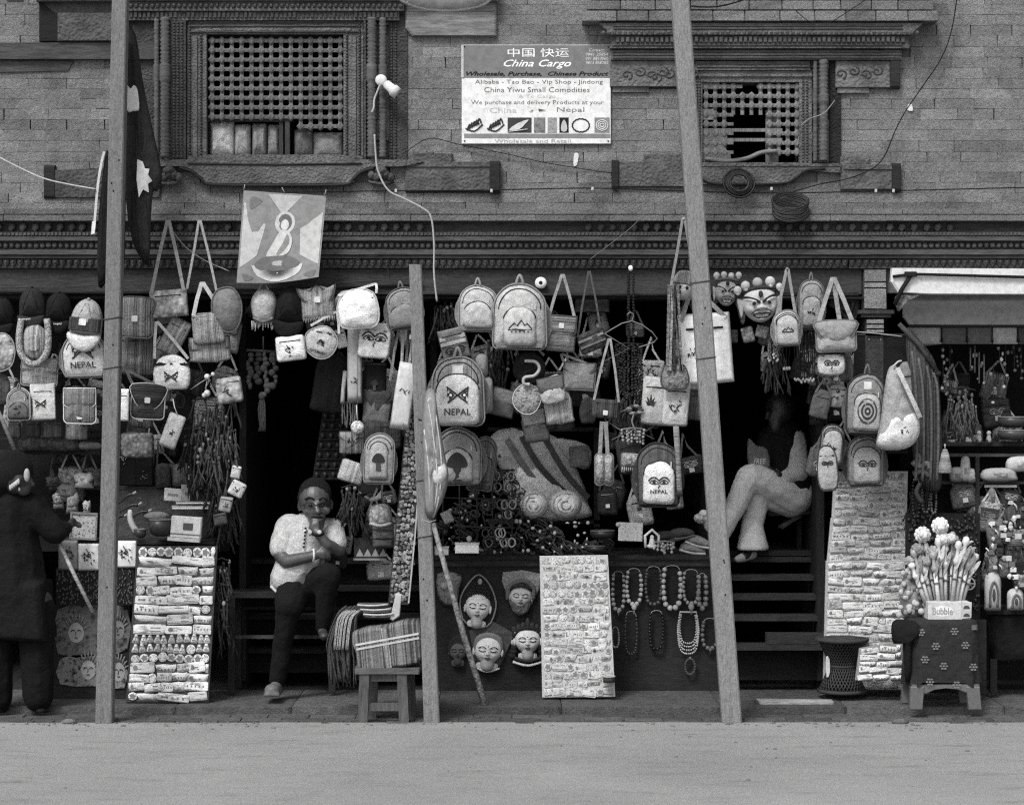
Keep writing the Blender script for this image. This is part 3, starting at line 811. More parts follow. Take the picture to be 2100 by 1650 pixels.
def shoulder_bag(label, cx, cy, w, h, Y=-.05, rot=0, tone=.4, shape='rr', kind='stripe', flap=None, ft=None, fk=None, hook=None, sw=5., emb=None, epos=(0, .1, .55), button=None, t2=None, freq=80., st=None, group='shoulder bags hung for sale', yaw=0, pip=None, bulk=.12, fringe=False, name='shoulder_bag', cat='bag', bands=None, strap3=False, text=None):
    t = T(name, label, cat, cx, cy, Y, rot, group, yaw)
    o = {'rr': lambda: rr(w, h, min(w, h)*.14), 'arch': lambda: arch(w, h, w*.16, top=min(w*.46, h*.6)), 'circ': lambda: circ(w/2, h/2, 24),
         'trap': lambda: sm([(-w*.42, -h*.5), (w*.42, -h*.5), (w*.5, h*.3), (w*.42, h*.5), (-w*.42, h*.5), (-w*.5, h*.3)], True, 3),
         'half': lambda: sm([(-w*.36, -h*.4), (0, -h*.52), (w*.36, -h*.4), (w*.5, h*.05), (w*.4, h*.45), (0, h*.5), (-w*.4, h*.45), (-w*.5, h*.05)], True, 3),
         'sharp': lambda: rr(w, h, 2.5)}[shape]()
    o = sag(o, w)
    m = M(); S = m.pillow(o, 0, min(w, h)*bulk, wr=min(w, h)*.06, back=.3, rings=7)
    t.add('body', m, mt(tone, kind, t2, freq))
    if pip is not None: stitched(t, o, 1.0, max(1.2, w*.02), pip)
    if flap:
        fm = M()
        fo = {'half': [(-w*.5, -h*.5), (w*.5, -h*.5), (w*.5, -h*.05), (w*.42, h*.02), (-w*.42, h*.02), (-w*.5, -h*.05)],
              'round': sm([(-w*.5, -h*.5), (w*.5, -h*.5), (w*.46, -h*.1), (w*.2, h*.2), (-w*.2, h*.2), (-w*.46, -h*.1)], True, 3),
              'v': [(-w*.5, -h*.5), (w*.5, -h*.5), (w*.5, -h*.3), (0, h*.22), (-w*.5, -h*.3)],
              'lotus': sm([(-w*.6, -h*.55), (-w*.3, -h*.35), (0, -h*.6), (w*.3, -h*.35), (w*.55, -h*.6), (w*.42, -h*.1), (0, h*.12), (-w*.42, -h*.1)], True, 3)}[flap]
        S2 = fm.pillow(fo, min(w, h)*bulk*.55, min(w, h)*bulk*.75, wr=min(w, h)*.02, back=.05)
        t.add('flap', fm, mt(ft if ft is not None else tone, fk or kind, t2, freq))
        t.add('flap_edge', M().tube([(p[0], p[1], min(w, h)*bulk*.6) for p in fo], 1.2, 4, True), mt(.15 if pip is None else pip, 'plain'))
    else:
        S2 = S
        t.add('zip', M().line([(-w*.36, -h*.28), (w*.36, -h*.28)], S, max(1.0, h*.014)), mt(.05, 'plain'))
    if bands:
        for by, bh, bt in bands:
            t.add('band', M().prism([(-w*.47, by*h), (w*.47, by*h), (w*.47, (by+bh)*h), (-w*.47, (by+bh)*h)], 0, S(0, by*h)+1.0), mt(bt, 'cloth'))
    if emb: emblem(t, S2, emb, epos[0]*w, epos[1]*h, epos[2]*w)
    if text: t.add('lettering', M().text(text, 0, h*.3, w*.5, h*.09, S=S2, bold=.02), mt(.1, 'worn'))
    if button:
        t.add('label_patch', M().prism(off(rr(w*.17, w*.17, 2), 0, button*h), S2(0, button*h)-1, S2(0, button*h)+1.5), mt(.62, 'worn'))
    if hook:
        hx, hy = t.loc(*hook)
        tn = st if st is not None else min(.6, tone*1.15)
        t.add('strap', M().ribbon([(-w*.44, -h*.4, 2), (-w*.44+(hx+w*.44)*.5-2, -h*.4+(hy+h*.4)*.5, 1), (hx-1.5, hy, 0), (hx+1.5, hy, 0), (w*.44+(hx-w*.44)*.5+2, -h*.4+(hy+h*.4)*.5, 1), (w*.44, -h*.4, 2)], sw, 1.6), mt(tn, 'cloth'))
        if strap3: t.add('strap', M().ribbon([(hx, hy, -4), (w*.12, -h*.45, -4)], sw, 1.6), mt(tn*.9, 'cloth'))
    if fringe:
        fm = M()
        n = int(w/3.5)
        for i in range(n):
            x = -w*.46+w*.92*i/(n-1); fm.tube([(x, h*.45, 2), (x+random.uniform(-2, 2), h*.45+random.uniform(6, 11), 2)], .9, 4)
        t.add('fringe', fm, mt(tone, 'cloth'), kind='stuff')
    return t

def ball_cap(label, cx, cy, w, h, Y=-.05, rot=0, tone=.03, vt=None, kind='cloth', patch=None, band=None, group='caps hung for sale', yaw=0, visor=True):
    t = T('cap', label, 'cap', cx, cy, Y, rot, group, yaw)
    o = arch(w, h*.72, w*.1, top=h*.42)
    m = M(); S = m.pillow(off(o, 0, -h*.12), 0, w*.4, rings=7, p=2.2, wr=w*.015, back=.15)
    t.add('crown', m, mt(tone, kind))
    sm_ = M()
    for s in (-.3, .3): sm_.line([(s*w*f, -h*.46+h*.5*f) for f in (.15, .4, .7, 1)], S, .8)
    t.add('seam', sm_, mt(tone*.5, 'plain'))
    t.add('button', M().ell(0, -h*.47, w*.06, w*.05), mt(tone*.8, 'plain'))
    if band: t.add('band', M().prism([(-w*.47, -h*.12), (w*.47, -h*.12), (w*.47, h*.12), (-w*.47, h*.12)], w*.1, S(0, 0)+1.5, 2), mt(band, 'stripe'))
    if patch: t.add('label_patch', M().prism(off(rr(w*.22, w*.2, 2), -w*.05, -h*.04), S(0, 0)-2, S(0, 0)+3), mt(patch, 'worn'))
    if visor:
        vo = sm([(-w*.5, h*.16), (0, h*.2), (w*.5, h*.16), (w*.48, h*.32), (w*.25, h*.46), (0, h*.5), (-w*.25, h*.46), (-w*.48, h*.32)], True, 3)
        m = M(); m.pillow(vo, w*.22, w*.1, back=.2)
        t.add('visor', m, mt(vt if vt is not None else tone, 'cloth'))
    return t

def pouch(label, cx, cy, w, h, Y=-.05, rot=0, tone=.3, kind='weave', freq=60., t2=None, flap=True, patch=None, group='small pouches for sale', emb=None, name='pouch', cord=None, yaw=0):
    t = T(name, label, 'pouch', cx, cy, Y, rot, group, yaw)
    o = sag(rr(w, h, min(w, h)*.14), w)
    m = M(); S = m.pillow(o, 0, min(w, h)*.14, wr=min(w, h)*.05)
    t.add('body', m, mt(tone, kind, t2, freq))
    if flap: t.add('zip', M().line([(-w*.42, -h*.3), (w*.42, -h*.3)], S, 1.1), mt(.05 if tone > .1 else .2, 'plain'))
    if patch: t.add('label_patch', M().prism(off(rr(w*.3, w*.3, 2), 0, h*.14), S(0, h*.14)-1, S(0, h*.14)+1.5), mt(patch, 'worn'))
    if emb: emblem(t, S, emb, 0, h*.08, w*.6)
    if cord:
        x, y = t.loc(*cord)
        t.add('cord', M().tube([(0, -h*.46, 1), (x*.6, (-h*.46+y)*.5, 1), (x, y, 0)], 1.4, 5), mt(min(.5, tone*1.1), 'cloth'))
    return t

def g_(x, y, x0, y0, sx, sy, a): return a*math.exp(-((x-x0)/sx)**2-((y-y0)/sy)**2)
def face_d(x, y, demon):
    r2 = min(1.0, x*x+y*y)
    d = .55*math.sqrt(max(0, 1-r2**1.4))
    if not demon:
        d += g_(x, y, 0, .02, .085, .27, .15)+g_(x, y, 0, .24, .15, .09, .13)+g_(x, y, 0, .49, .2, .06, .07)+g_(x, y, 0, .58, .14, .04, .06)+g_(x, y, 0, .8, .22, .13, .1)-g_(x, y, 0, .68, .3, .05, .04)
        for s in (-1, 1): d += g_(x, y, s*.38, -.22, .3, .07, .06)-g_(x, y, s*.36, -.1, .22, .06, .05)+g_(x, y, s*.38, -.02, .19, .08, .06)+g_(x, y, s*.45, .34, .25, .22, .06)
    else:
        d += g_(x, y, 0, .2, .22, .13, .3)+g_(x, y, 0, -.02, .12, .16, .14)+g_(x, y, 0, -.5, .12, .14, .12)+g_(x, y, 0, .85, .25, .1, .14)
        for s in (-1, 1):
            d += g_(x, y, s*.2, .24, .1, .09, .12)+g_(x, y, s*.42, -.06, .18, .13, .22)+g_(x-s*.05, y+.28*abs(x)-.02, s*.4, -.12, .36, .08, .2)+g_(x, y, s*.6, .28, .2, .2, .18)+g_(x, y, s*.3, .5, .24, .09, .1)
        d -= g_(x, y, 0, .62, .42, .1, .16)+g_(x, y, 0, -.2, .1, .05, .1)
    return d
def face_mask(t, cx, cy, w, h, tone, demon=False, parent=None, sub=True, name='face', base=0.0, ink=.05, lip=.15):
    m = M(); nu, nv = 24, 30
    n0 = 0
    def pos(x, y):
        k = 1-.1*max(0, y)**2-.05*y
        return (cx+x*k*w/2, cy+y*h/2, base+face_d(x, y, demon)*w*.6)
    for j in range(nv+1):
        for i in range(nu+1):
            u, v = -1+2*i/nu, -1+2*j/nv
            m.v.append(pos(u*math.sqrt(1-v*v/2), v*math.sqrt(1-u*u/2)))
    for j in range(nv):
        for i in range(nu): m.face((j*(nu+1)+i, j*(nu+1)+i+1, (j+1)*(nu+1)+i+1, (j+1)*(nu+1)+i), True)
    fo = t.add(name, m, mt(tone, 'plain'), parent)
    if not sub: return fo
    def ln(pts, wd):
        mm = []
        for p in pts:
            q = pos(*p); mm.append((q[0], q[1], q[2]+.5))
        return mm
    k = w/60
    pr = M()
    if not demon:
        for s in (-1, 1):
            pr.tube(ln(sm([(s*.14, -.16), (s*.3, -.27), (s*.5, -.27), (s*.68, -.16)], False, 4), 1), .7*k+.25, 5)
            pr.tube(ln(sm([(s*.16, .0), (s*.3, .05), (s*.46, .05), (s*.64, -.02)], False, 4), 1), .8*k+.25, 5)
        q = pos(0, -.3); pr.ell(q[0], q[1], q[2], 1.6*k, 2*k, .8, 7, 4)
    else:
        for s in (-1, 1):
            pr.tube(ln(sm([(s*.08, -.08), (s*.3, -.24), (s*.6, -.38), (s*.86, -.44)], False, 4), 1), 2.4*k, 5)
            q = pos(s*.42, -.05); pr.ell(q[0], q[1], q[2]+.3, 3.2*k, 3.2*k, 2, 8, 5)
            pr.tube(ln(sm([(s*.16, .3), (s*.4, .36), (s*.6, .5)], False, 4), 1), .8*k, 5)
        pr.tube(ln(sm([(-.5, .56), (-.2, .5), (0, .53), (.2, .5), (.5, .56), (.3, .72), (0, .76), (-.3, .72), (-.5, .56)], False, 3), 1), 1.2*k, 5)
    lm = M()
    if not demon:
        lm.tube(ln(sm([(-.2, .52), (-.08, .47), (0, .5), (.08, .47), (.2, .52)], False, 3), 1), 1.1*k, 5).tube(ln(sm([(-.16, .55), (0, .6), (.16, .55)], False, 3), 1), 1.2*k, 5)
        for s in (-.07, .07): q = pos(s, .3); pr.ell(q[0], q[1], q[2], 1.2*k, .9*k, .8, 6, 4)
        t.add('lips', lm, mt(lip, 'worn'), parent)
        for s in (-1, 1):
            e = M(); e.ell(cx+s*w*.5, cy+h*.06, base+w*.1, w*.055, h*.15, w*.05, 8, 6)
            t.add('ear', e, mt(tone*.95, 'plain'), parent)
    else:
        for i in range(7):
            q = pos(-.33+.11*i, .6); lm.prism([(q[0]-1.7*k, q[1]-2*k), (q[0]+1.7*k, q[1]-2*k), (q[0]+.9*k, q[1]+(5 if i in (1, 5) else 2.4)*k), (q[0]-.9*k, q[1]+(5 if i in (1, 5) else 2.4)*k)], q[2]-1, q[2]+1.6, .4)
        t.add('teeth', lm, mt(.7, 'plain'), parent)
        for s in (-1, 1):
            e = M(); e.prism(sm([(cx+s*w*.46, cy-h*.12), (cx+s*w*.62, cy-h*.2), (cx+s*w*.6, cy+h*.1), (cx+s*w*.55, cy+h*.34), (cx+s*w*.47, cy+h*.12)], True, 3), base, base+5, 2)
            t.add('ear', e, mt(tone*.9, 'plain'), parent)
    t.add('painted_features', pr, mt(ink, 'worn'), parent)
    return fo
def skull(m, cx, cy, d, r):
    m.ell(cx, cy, d, r, r*1.05, r, 9, 6).ell(cx, cy+r*.75, d+r*.3, r*.55, r*.5, r*.6, 7, 4)
    return m

def bead_loop(m, x, y0, y1, w, r, d=4, pitch=1.75, grad=0.0, n=6):
    """A string of beads hanging in a long U."""
    pts = sm([(x-w*.42, y0, d), (x-w*.5, y0+(y1-y0)*.45, d), (x-w*.36, y1-(y1-y0)*.1, d), (x, y1, d), (x+w*.36, y1-(y1-y0)*.1, d), (x+w*.5, y0+(y1-y0)*.45, d), (x+w*.42, y0, d)], False, 10)
    acc = 0.0; last = pts[0]; L_ = len(pts)
    for i, p in enumerate(pts):
        acc += math.hypot(p[0]-last[0], p[1]-last[1]); last = p
        rr_ = r*(1+grad*(1-abs(2*i/L_-1)))
        if acc >= rr_*pitch or i == 0:
            m.ell(p[0], p[1], p[2], rr_*random.uniform(.9, 1.08), rr_, rr_, n, 4); acc = 0.0
    return m
def necklace(label, x, y0, y1, w, r, tone, Y=.36, pend=None, grad=.3, group='bead necklaces on the dark counter board', pt=None):
    t = T('necklace', label, 'necklace', x, y0, Y, 0, group, ab=True)
    t.add('bead_string', bead_loop(M(), x, y0+3, y1, w, r, grad=grad), mt(tone, 'plain', rough=.35), kind='stuff')
    t.add('cord', M().tube(sm([(x-w*.44, y0+4, 3), (x-w*.3, y0-3, 2), (x, y0-5, 1), (x+w*.3, y0-3, 2), (x+w*.44, y0+4, 3)], False, 4), .8, 4), mt(.4, 'plain'))
    if pend:
        m = M(); m.ell(x, y1+pend*.8, 6, pend*.8, pend, pend*.5, 9, 6)
        t.add('pendant', m, mt(pt or tone, 'plain', rough=.4))
        t.add('tassel', M().tube([(x, y1+pend*1.6, 5), (x, y1+pend*3, 5)], pend*.3, 5, taper=(1, .6)), mt(tone*.7, 'cloth'))
    return t
def strands(name, label, cat, x0, x1, y0, y1, Y, n, tone, r=1.3, jag=6., kind='stuff', wob=2., beadr=None, group=None, tip=None):
    """Many thin cords or bead strings hanging side by side."""
    m = M(); tp = M()
    for i in range(n):
        x = x0+(x1-x0)*(i+.5)/n+random.uniform(-1, 1); yb = y1+random.uniform(-jag, jag)
        if beadr:
            y = y0+random.uniform(0, beadr*2); x += random.uniform(-2, 2)
            while y < yb: m.ell(x+random.uniform(-1.4, 1.4), y, random.uniform(-4, 4), beadr*random.uniform(.8, 1.1), beadr, beadr, 5, 4); y += beadr*2
        else:
            m.tube(sm([(x, y0, 0), (x+random.uniform(-wob, wob), (y0*2+yb)/3, random.uniform(-2, 3)), (x+random.uniform(-wob, wob), (y0+yb*2)/3, random.uniform(-2, 3)), (x+random.uniform(-wob, wob), yb, 0)], False, 3), r*random.uniform(.7, 1.2), 4)
        if tip: tp.ell(x, yb, 0, tip, tip*1.3, tip, 6, 4)
    cx, cy = (x0+x1)/2, y0
    t = T(name, label, cat, cx, cy, Y, 0, group, ab=True)
    t.add('hanging_strings', m, mt(tone, 'hair' if not beadr else 'plain'), kind='stuff')
    t.add('top_cord', M().tube([(x0, y0, 0), ((x0+x1)/2, y0-3, 1), (x1, y0, 0)], 1.6, 5), mt(tone*.8, 'plain'))
    if tip: t.add('beads', tp, mt(.5, 'plain'), kind='stuff')
    return t

SHARED = {}
INK = mt(.27, 'plain')
def goods_mesh(kind, v):
    m = M(); rv = random.Random(v*7+len(kind))
    if kind == 'roll': m.tube([(-.5, 0, .35), (.5, 0, .35)], .48, 8)
    elif kind == 'disc': m.lathe([(.3, -.12), (.5, -.06), (.5, .06), (.3, .12)], n=14); m.v = [(x, d, y+.4) for x, y, d in m.v]
    elif kind == 'card': m.prism(sag(rr(1, 1, .08, 1), 1, .05), 0, .6, .1)
    elif kind == 'figure': m.pillow(sm([(-.2, -.5), (.2, -.5), (.3, -.2), (.5, .2), (.45, .5), (-.45, .5), (-.5, .2), (-.3, -.2)], True, 2), 0, .8, rings=3)
    elif kind == 'packet': m.pillow(rr(1, 1, .14, 2), 0, .8, rings=3, wr=.06)
    elif kind == 'packet2': m.pillow([(-.5, -.42), (-.1, -.5), (.3, -.44), (.5, -.5), (.47, .1), (.5, .46), (.1, .5), (-.2, .44), (-.5, .5), (-.46, 0)], 0, .8, rings=3, wr=.2)
    nb = len(m.f); top = {'card': .62, 'disc': .56, 'roll': .86, 'figure': .84}.get(kind, .9)
    def q(x0, x1, y0, y1): m.flat([(x0, y0), (x1, y0), (x1, y1), (x0, y1)], top, 0)
    if kind == 'disc':
        if v % 2: m.flat(off(circ(.3, n=8), 0, 0), top, 0)
        for k in range(5): a = k*1.26+v; q(.34*math.cos(a)-.05, .34*math.cos(a)+.06, .34*math.sin(a)-.06, .34*math.sin(a)+.06)
    elif kind == 'figure': q(-.2, .18, -.26, -.18); q(-.3, .3, .12, .2); q(-.06, .06, -.1, .06)
    else:
        for k in range(rv.randint(1, 3)):
            x0 = rv.uniform(-.42, .1); y0 = rv.uniform(-.3, .22); q(x0, x0+rv.uniform(.12, .36), y0, y0+rv.uniform(.07, .14))
        if v % 3 == 0: m.flat(off(circ(.1, .28, 8), rv.uniform(-.3, .3), 0), top, 0)
        if v % 3 == 1: q(-.47, .47, .3, .38)
        if v % 3 == 2:
            for k in range(5): x0 = -.4+.17*k; q(x0, x0+.06, -.1, .14)
    me = m.mesh('packet', 1.0)
    me.polygons.foreach_set('material_index', [0]*nb+[1]*(len(m.f)-nb))
    return me
def goods_piece(name, kind, mat, parent, k, x, y, w, h, d, dep=6., rot=0.0, tip=0.0):
    v = random.randrange(6); key = ('g', kind, mat.name, v)
    if key not in SHARED:
        me = goods_mesh(kind, v); me.materials.append(mat); me.materials.append(INK); SHARED[key] = me
    o = bpy.data.objects.new(name, SHARED[key]); COL.objects.link(o)
    o.parent = parent; o.location = (x*k, -d*k, -y*k); o.scale = (w*k, dep*k, h*k); o.rotation_euler = (R(tip), R(rot), 0)
    return o

def demon_face_crown(t, cx, cy, w, n, r, base=0):
    for i in range(n):
        a = -1+2*i/(n-1)
        t.add('crown_skull', skull(M(), cx+a*w*.5, cy+abs(a)**2*r*1.2, base+w*.12, r), mt(.55, 'plain'))
# ------------------------------------------------------------------ posts, wires, sign, lamp, flags (street side)
def post(label, xt, yt, xb, yb, wt, wb, tone, Y=-.56, dep=34, side=None, pad=0):
    t = T('post', label, 'post', xb, yb, Y, 0, 'timber posts standing along the kerb', ab=True)
    m = M(); n0 = 0
    for x, y, w in ((xt, yt, wt), (xb, yb+pad, wb)):
        b = w*.08
        m.v += [(x-w/2, y, -dep/2+b), (x-w/2, y, dep/2-b), (x-w/2+b, y, dep/2), (x+w/2-b, y, dep/2), (x+w/2, y, dep/2-b), (x+w/2, y, -dep/2+b), (x+w/2-b, y, -dep/2), (x-w/2+b, y, -dep/2)]
    for i in range(8): m.face((i, (i+1) % 8, 8+(i+1) % 8, 8+i))
    m.face(range(8)); m.face(range(8, 16))
    t.add('shaft', m, mt(tone, 'pole'))
    rp = random.Random(int(xb))
    for k in range(5):
        f = rp.uniform(.25, .96); t.add('nail', M().ell(xt+(xb-xt)*f+rp.uniform(-8, 8), yt+(yb-yt)*f, dep/2, 2, 2, 2, 6, 4), mt(.03, 'plain'))
    for f in (rp.uniform(.4, .5), rp.uniform(.52, .62)):
        x, y, w = xt+(xb-xt)*f, yt+(yb-yt)*f, wt+(wb-wt)*f
        t.add('tie_string', M().tube([(x-w/2-1, y, -dep/2), (x-w/2-1, y+3, dep/2+1), (x+w/2+1, y-2, dep/2+1), (x+w/2+1, y, -dep/2)], 1.2, 4), mt(.12, 'plain'))
    return t
post('tall grey post in front of the bent woman and the flags, top leaning right', 250, -120, 215, 1481, 30, 34, .24)
post('shorter grey post with plastic sheeting tied round it, beside the striped stool', 852, 543, 886, 1486, 25, 32, .265)
t = post('tall leaning grey post before the crossed legs of the seated person', 1386, -120, 1500, 1479, 36, 40, .285)

def wire(label, pts, r=1.0, tone=.03, Y=-.04, group='thin wires strung over the facade', name='wire', cat='wire', n=5):
    p = sm(pts, False, 6)
    cx, cy = pts[0][0], pts[0][1]
    return one(name, label, cat, M().tube([(q[0], q[1], q[2] if len(q) > 2 else 0) for q in p], r, n), mt(tone, 'plain'), cx, cy, Y, ab=True, group=group)
wire('pale double string sagging from the left frame edge to the grey post', [(-30, 308), (40, 344), (90, 366), (140, 378), (196, 388)], 1.6, .5, -.5, None)
wire('long dark cable strung across the bricks under both window sills', [(560, 395), (760, 392), (1000, 390), (1215, 386), (1400, 392), (1590, 396), (1800, 392), (2130, 384)], 1.3, .02, -.07, None)
wire('dark cable curving down the bare brickwork right of the small window', [(1966, -30), (1952, 60), (1930, 120), (1890, 180), (1856, 230), (1835, 270), (1815, 318), (1790, 345), (1740, 366), (1680, 378), (1610, 398)], 1.2, .015, -.06, None)
wire('slack thin wire from the lamp window down to the small window sill', [(832, 312), (880, 284), (940, 296), (1040, 316), (1120, 334), (1260, 356), (1400, 372)], .9, .03, -.03, None)
wire('thin black wire looping over the bricks atop the small window', [(1404, 12), (1470, 14), (1540, -4), (1600, -20)], 1.7, .015, -.16, None)
wire('fine wire sagging over the top brick courses right of the leaning post', [(1630, 20), (1660, 44), (1700, 46), (1730, 30), (1790, -10)], .9, .02, -.16, None)
wire('pale string curling from the small lattice to its right jamb', [(1642, 258), (1660, 244), (1690, 232), (1712, 206)], 1.2, .3, -.1, None)
wire('thin line slanting across the cornice above the eye print bags', [(1210, 532), (1290, 470), (1330, 430)], .8, .2, -.22, None)
wire('pale flex running down past the square banner onto the beam', [(768, 276), (770, 310), (775, 350), (796, 390), (830, 408), (868, 428), (884, 446), (890, 500), (890, 560), (896, 618)], 2.2, .42, -.2, None)
wire('thin cord sloping past the tall pair of bag straps under the banner', [(350, 468), (380, 506), (420, 534), (470, 556)], 1.2, .3, -.12, None)
wire('washing line strung under the beam above the left caps', [(-30, 590), (120, 588), (300, 582), (480, 586), (640, 582), (820, 572), (866, 566)], 1.3, .1, -.05, None)
wire('short stretched cord between brick pilaster and dark wooden board', [(1752, 680), (1800, 684), (1850, 690)], 1.2, .4, -.05, None)
wire('dark cable crossing the doorway head over the pale half round bag', [(690, 548), (760, 524), (790, 540), (800, 572)], 1.0, .05, -.16, None)

# coils of cable hung under the small window
def coil(label, cx, cy, r, tilt, tone):
    t = T('cable_coil', label, 'cable', cx, cy, -.13, 0, 'coils of spare cable')
    rnd = random.Random(int(cx))
    for i in range(9):
        rr_ = r*(1-(.05*i if tilt > .7 else .0))+rnd.uniform(-2.5, 1.5)
        m = M().tube([(rr_*math.cos(a)+rnd.uniform(-.6, .6), rr_*tilt*math.sin(a)+i*(3.4 if tilt < .7 else 0)-8+rnd.uniform(-.6, .6), 4+rr_*.4*math.sin(a)+i*1.2) for a in [2*math.pi*j/26 for j in range(26)]], 2.3, 5, True)
        t.add('cable_turn', m, mt(tone, 'plain', rough=.5))
    return t
coil('round coil of dark cable hung flat on the small window sill', 1515, 384, 31, .95, .035)
coil('sagging stack of dark cable loops resting on the cornice ledge', 1620, 420, 36, .5, .03)
for x, y in ((1582, 388), (1796, 392), (1832, 392), (1008, 392), (812, 392), (1215, 388)):
    one('cable_clip', {1582: 'white clip on the cable just above the lower cable coil', 1796: 'left one of two white clips under the small window right wing', 1832: 'right one of two white clips under the small window right wing', 1008: 'white clip on the cable below the end of the big sill wing', 812: 'white clip on the cable beside the hanging pale flex', 1215: 'white clip on the cable left of the leaning post'}[x],
        'clip', M().box(-2.5, 2.5, -4, 3, 0, 4, 1), mt(.5, 'plain'), x, y, -.07, group='white cable clips on the wall')

# sign board
t = T('sign_board', 'white and grey cargo company sign with writing and product pictures on brick wall', 'sign', 1100, 194, -.012, 0, ab=True)
WHT = mt(.78, 'worn')
board = t.add('board', M().box(947, 1252, 93, 295, -2, 5), mt(.68, 'worn'))
t.add('header_band', M().box(951, 1251, 94, 160, 4, 6), mt(.26, 'worn'))
t.add('edge_strip', M().box(946, 951, 93, 160, 4, 7), mt(.5, 'worn'))
def sg(s, cx, cy, w, h, tn, sh=0., b=0., par=None): t.add('lettering', M().text(s, cx, cy, w, h, S=6.0, up=.4, shear=sh, bold=b), mt(tn, 'worn'))
sg('中国 快运', 1104, 109, 126, 18, .8, 0, .0)
sg('China Cargo', 1102, 133, 138, 19, .82, .42, .012)
for i, (s, w) in enumerate((('Contact:', 32), ('9841 20854', 46), ('981 8810060', 46), ('9813 858282', 46))): sg(s, 1224, 104+8.6*i, w, 6.2, .62, .15)
sg('Wholesale, Purchase,  Chinese Product', 1102, 153, 292, 10.5, .03, .3, .025)
def sb(s, cx, cy, w, h, tn, sh=0., b=0.): t.add('lettering', M().text(s, cx, cy, w, h, S=5.0, up=.4, shear=sh, bold=b), mt(tn, 'worn'))
sb('Alibaba - Tao Bao - Vip Shop - Jindong', 1105, 170, 262, 11, .2)
sb('China Yiwu Small Comodities', 1101, 185, 216, 10.5, .2)
sb('& To Cargo', 1102, 199, 76, 8, .55)
sb('We purchase and delivery Products at your', 1102, 212, 272, 11, .22)
sb('China', 1032, 227, 56, 11, .5)
sb('Nepal', 1170, 227, 56, 12.5, .26)
t.add('arrow_mark', M().flat([(1084, 231), (1094, 225), (1092, 229)], 5.2).flat([(1104, 224), (1120, 227), (1105, 229)], 5.2), mt(.15, 'worn'))
for x0, x1, tn, k in ((955, 990, 0, 'a'), (999, 1034, 0, 'b'), (1041, 1090, .1, 'c'), (1095, 1118, .3, 'p'), (1123, 1142, .4, 'p'), (1147, 1166, .04, 'd'), (1172, 1210, 0, 'e'), (1219, 1250, .3, 'f')):
    xm, ym = (x0+x1)/2, 258
    if tn: t.add('product_picture', M().box(x0, x1, 242, 273, 4, 5.6), mt(tn, 'paint' if k == 'p' else 'worn', freq=55.))
    m = M()
    if k in 'ab':
        for i in range(5): m.line(sm([(x0+3+5*i, 268-3*i), (x0+8+5*i, 256-3*i), (x0+12+5*i, 262-2*i)], False, 3), 5.2, 1.7)
        m.line(sm([(x0, 264), (xm, 270), (x1, 256)], False, 3), 5.2, 1.5)
        t.add('product_picture', m, mt(.1, 'worn'))
    elif k == 'c': t.add('picture_shape', m.flat(sm([(x0+2, 268), (x0+20, 254), (x1-6, 246), (x1-14, 256), (x0+24, 266)], True, 2), 5.8).line([(x0+2, 271), (x1-8, 266)], 5.8, 1.2), mt(.6, 'worn'))
    elif k == 'd': t.add('picture_shape', m.flat(sm([(xm-5, 270), (xm-6, 258), (xm, 246), (xm+6, 258), (xm+5, 270)], True, 2), 5.8), mt(.5, 'worn'))
    elif k == 'e': t.add('product_picture', m.tube([(xm+17*math.cos(a)*(1+.05*(i % 2)), ym+13*math.sin(a)*(1+.08*(i % 2)), 5.4) for i, a in enumerate([2*math.pi*j/32 for j in range(32)])], 1.5, 4, True), mt(.08, 'worn'))
    elif k == 'f':
        for r in (4, 8, 12): m.tube([(xm+r*math.cos(a), ym+r*.9*math.sin(a), 6) for a in [2*math.pi*j/20 for j in range(20)]], 1.2, 4, True)
        t.add('picture_shape', m, mt(.6, 'worn'))
t.add('footer_band', M().box(952, 1251, 275, 284, 4, 5.6), mt(.3, 'worn'))
sb('Nepali Thangka, Pashmina, Jewellery, Handicraft and Bag', 1100, 279.5, 284, 6.6, .6, .1)
sb('Wholesale and Retail', 1092, 290, 156, 7.5, .4)
for x, y in ((953, 97), (1247, 98), (953, 290), (1247, 290)): t.add('screw', M().ell(x, y, 6, 1.8, 1.8, 1, 7, 4), mt(.05, 'plain'))
one('peeling_scrap', 'small pale scrap stuck on the bricks below the white sign', 'scrap', M().flat(sm([(-4, -12), (3, -13), (5, -4), (1, 2), (2, 10), (-5, 14), (-6, 2)], True, 2), 0, 1).prism([(-4, -10), (4, -11), (3, 6), (-5, 10)], 0, 1.5), mt(.62, 'worn'), 1182, 327, -.01)
one('peeling_scrap', 'small white patch stuck on bare bricks beside the curving cable', 'scrap', M().prism(sm([(-4, -7), (3, -8), (6, 2), (4, 6), (-5, 4)], True, 2), 0, 1.5), mt(.62, 'worn'), 1866, 222, -.012)

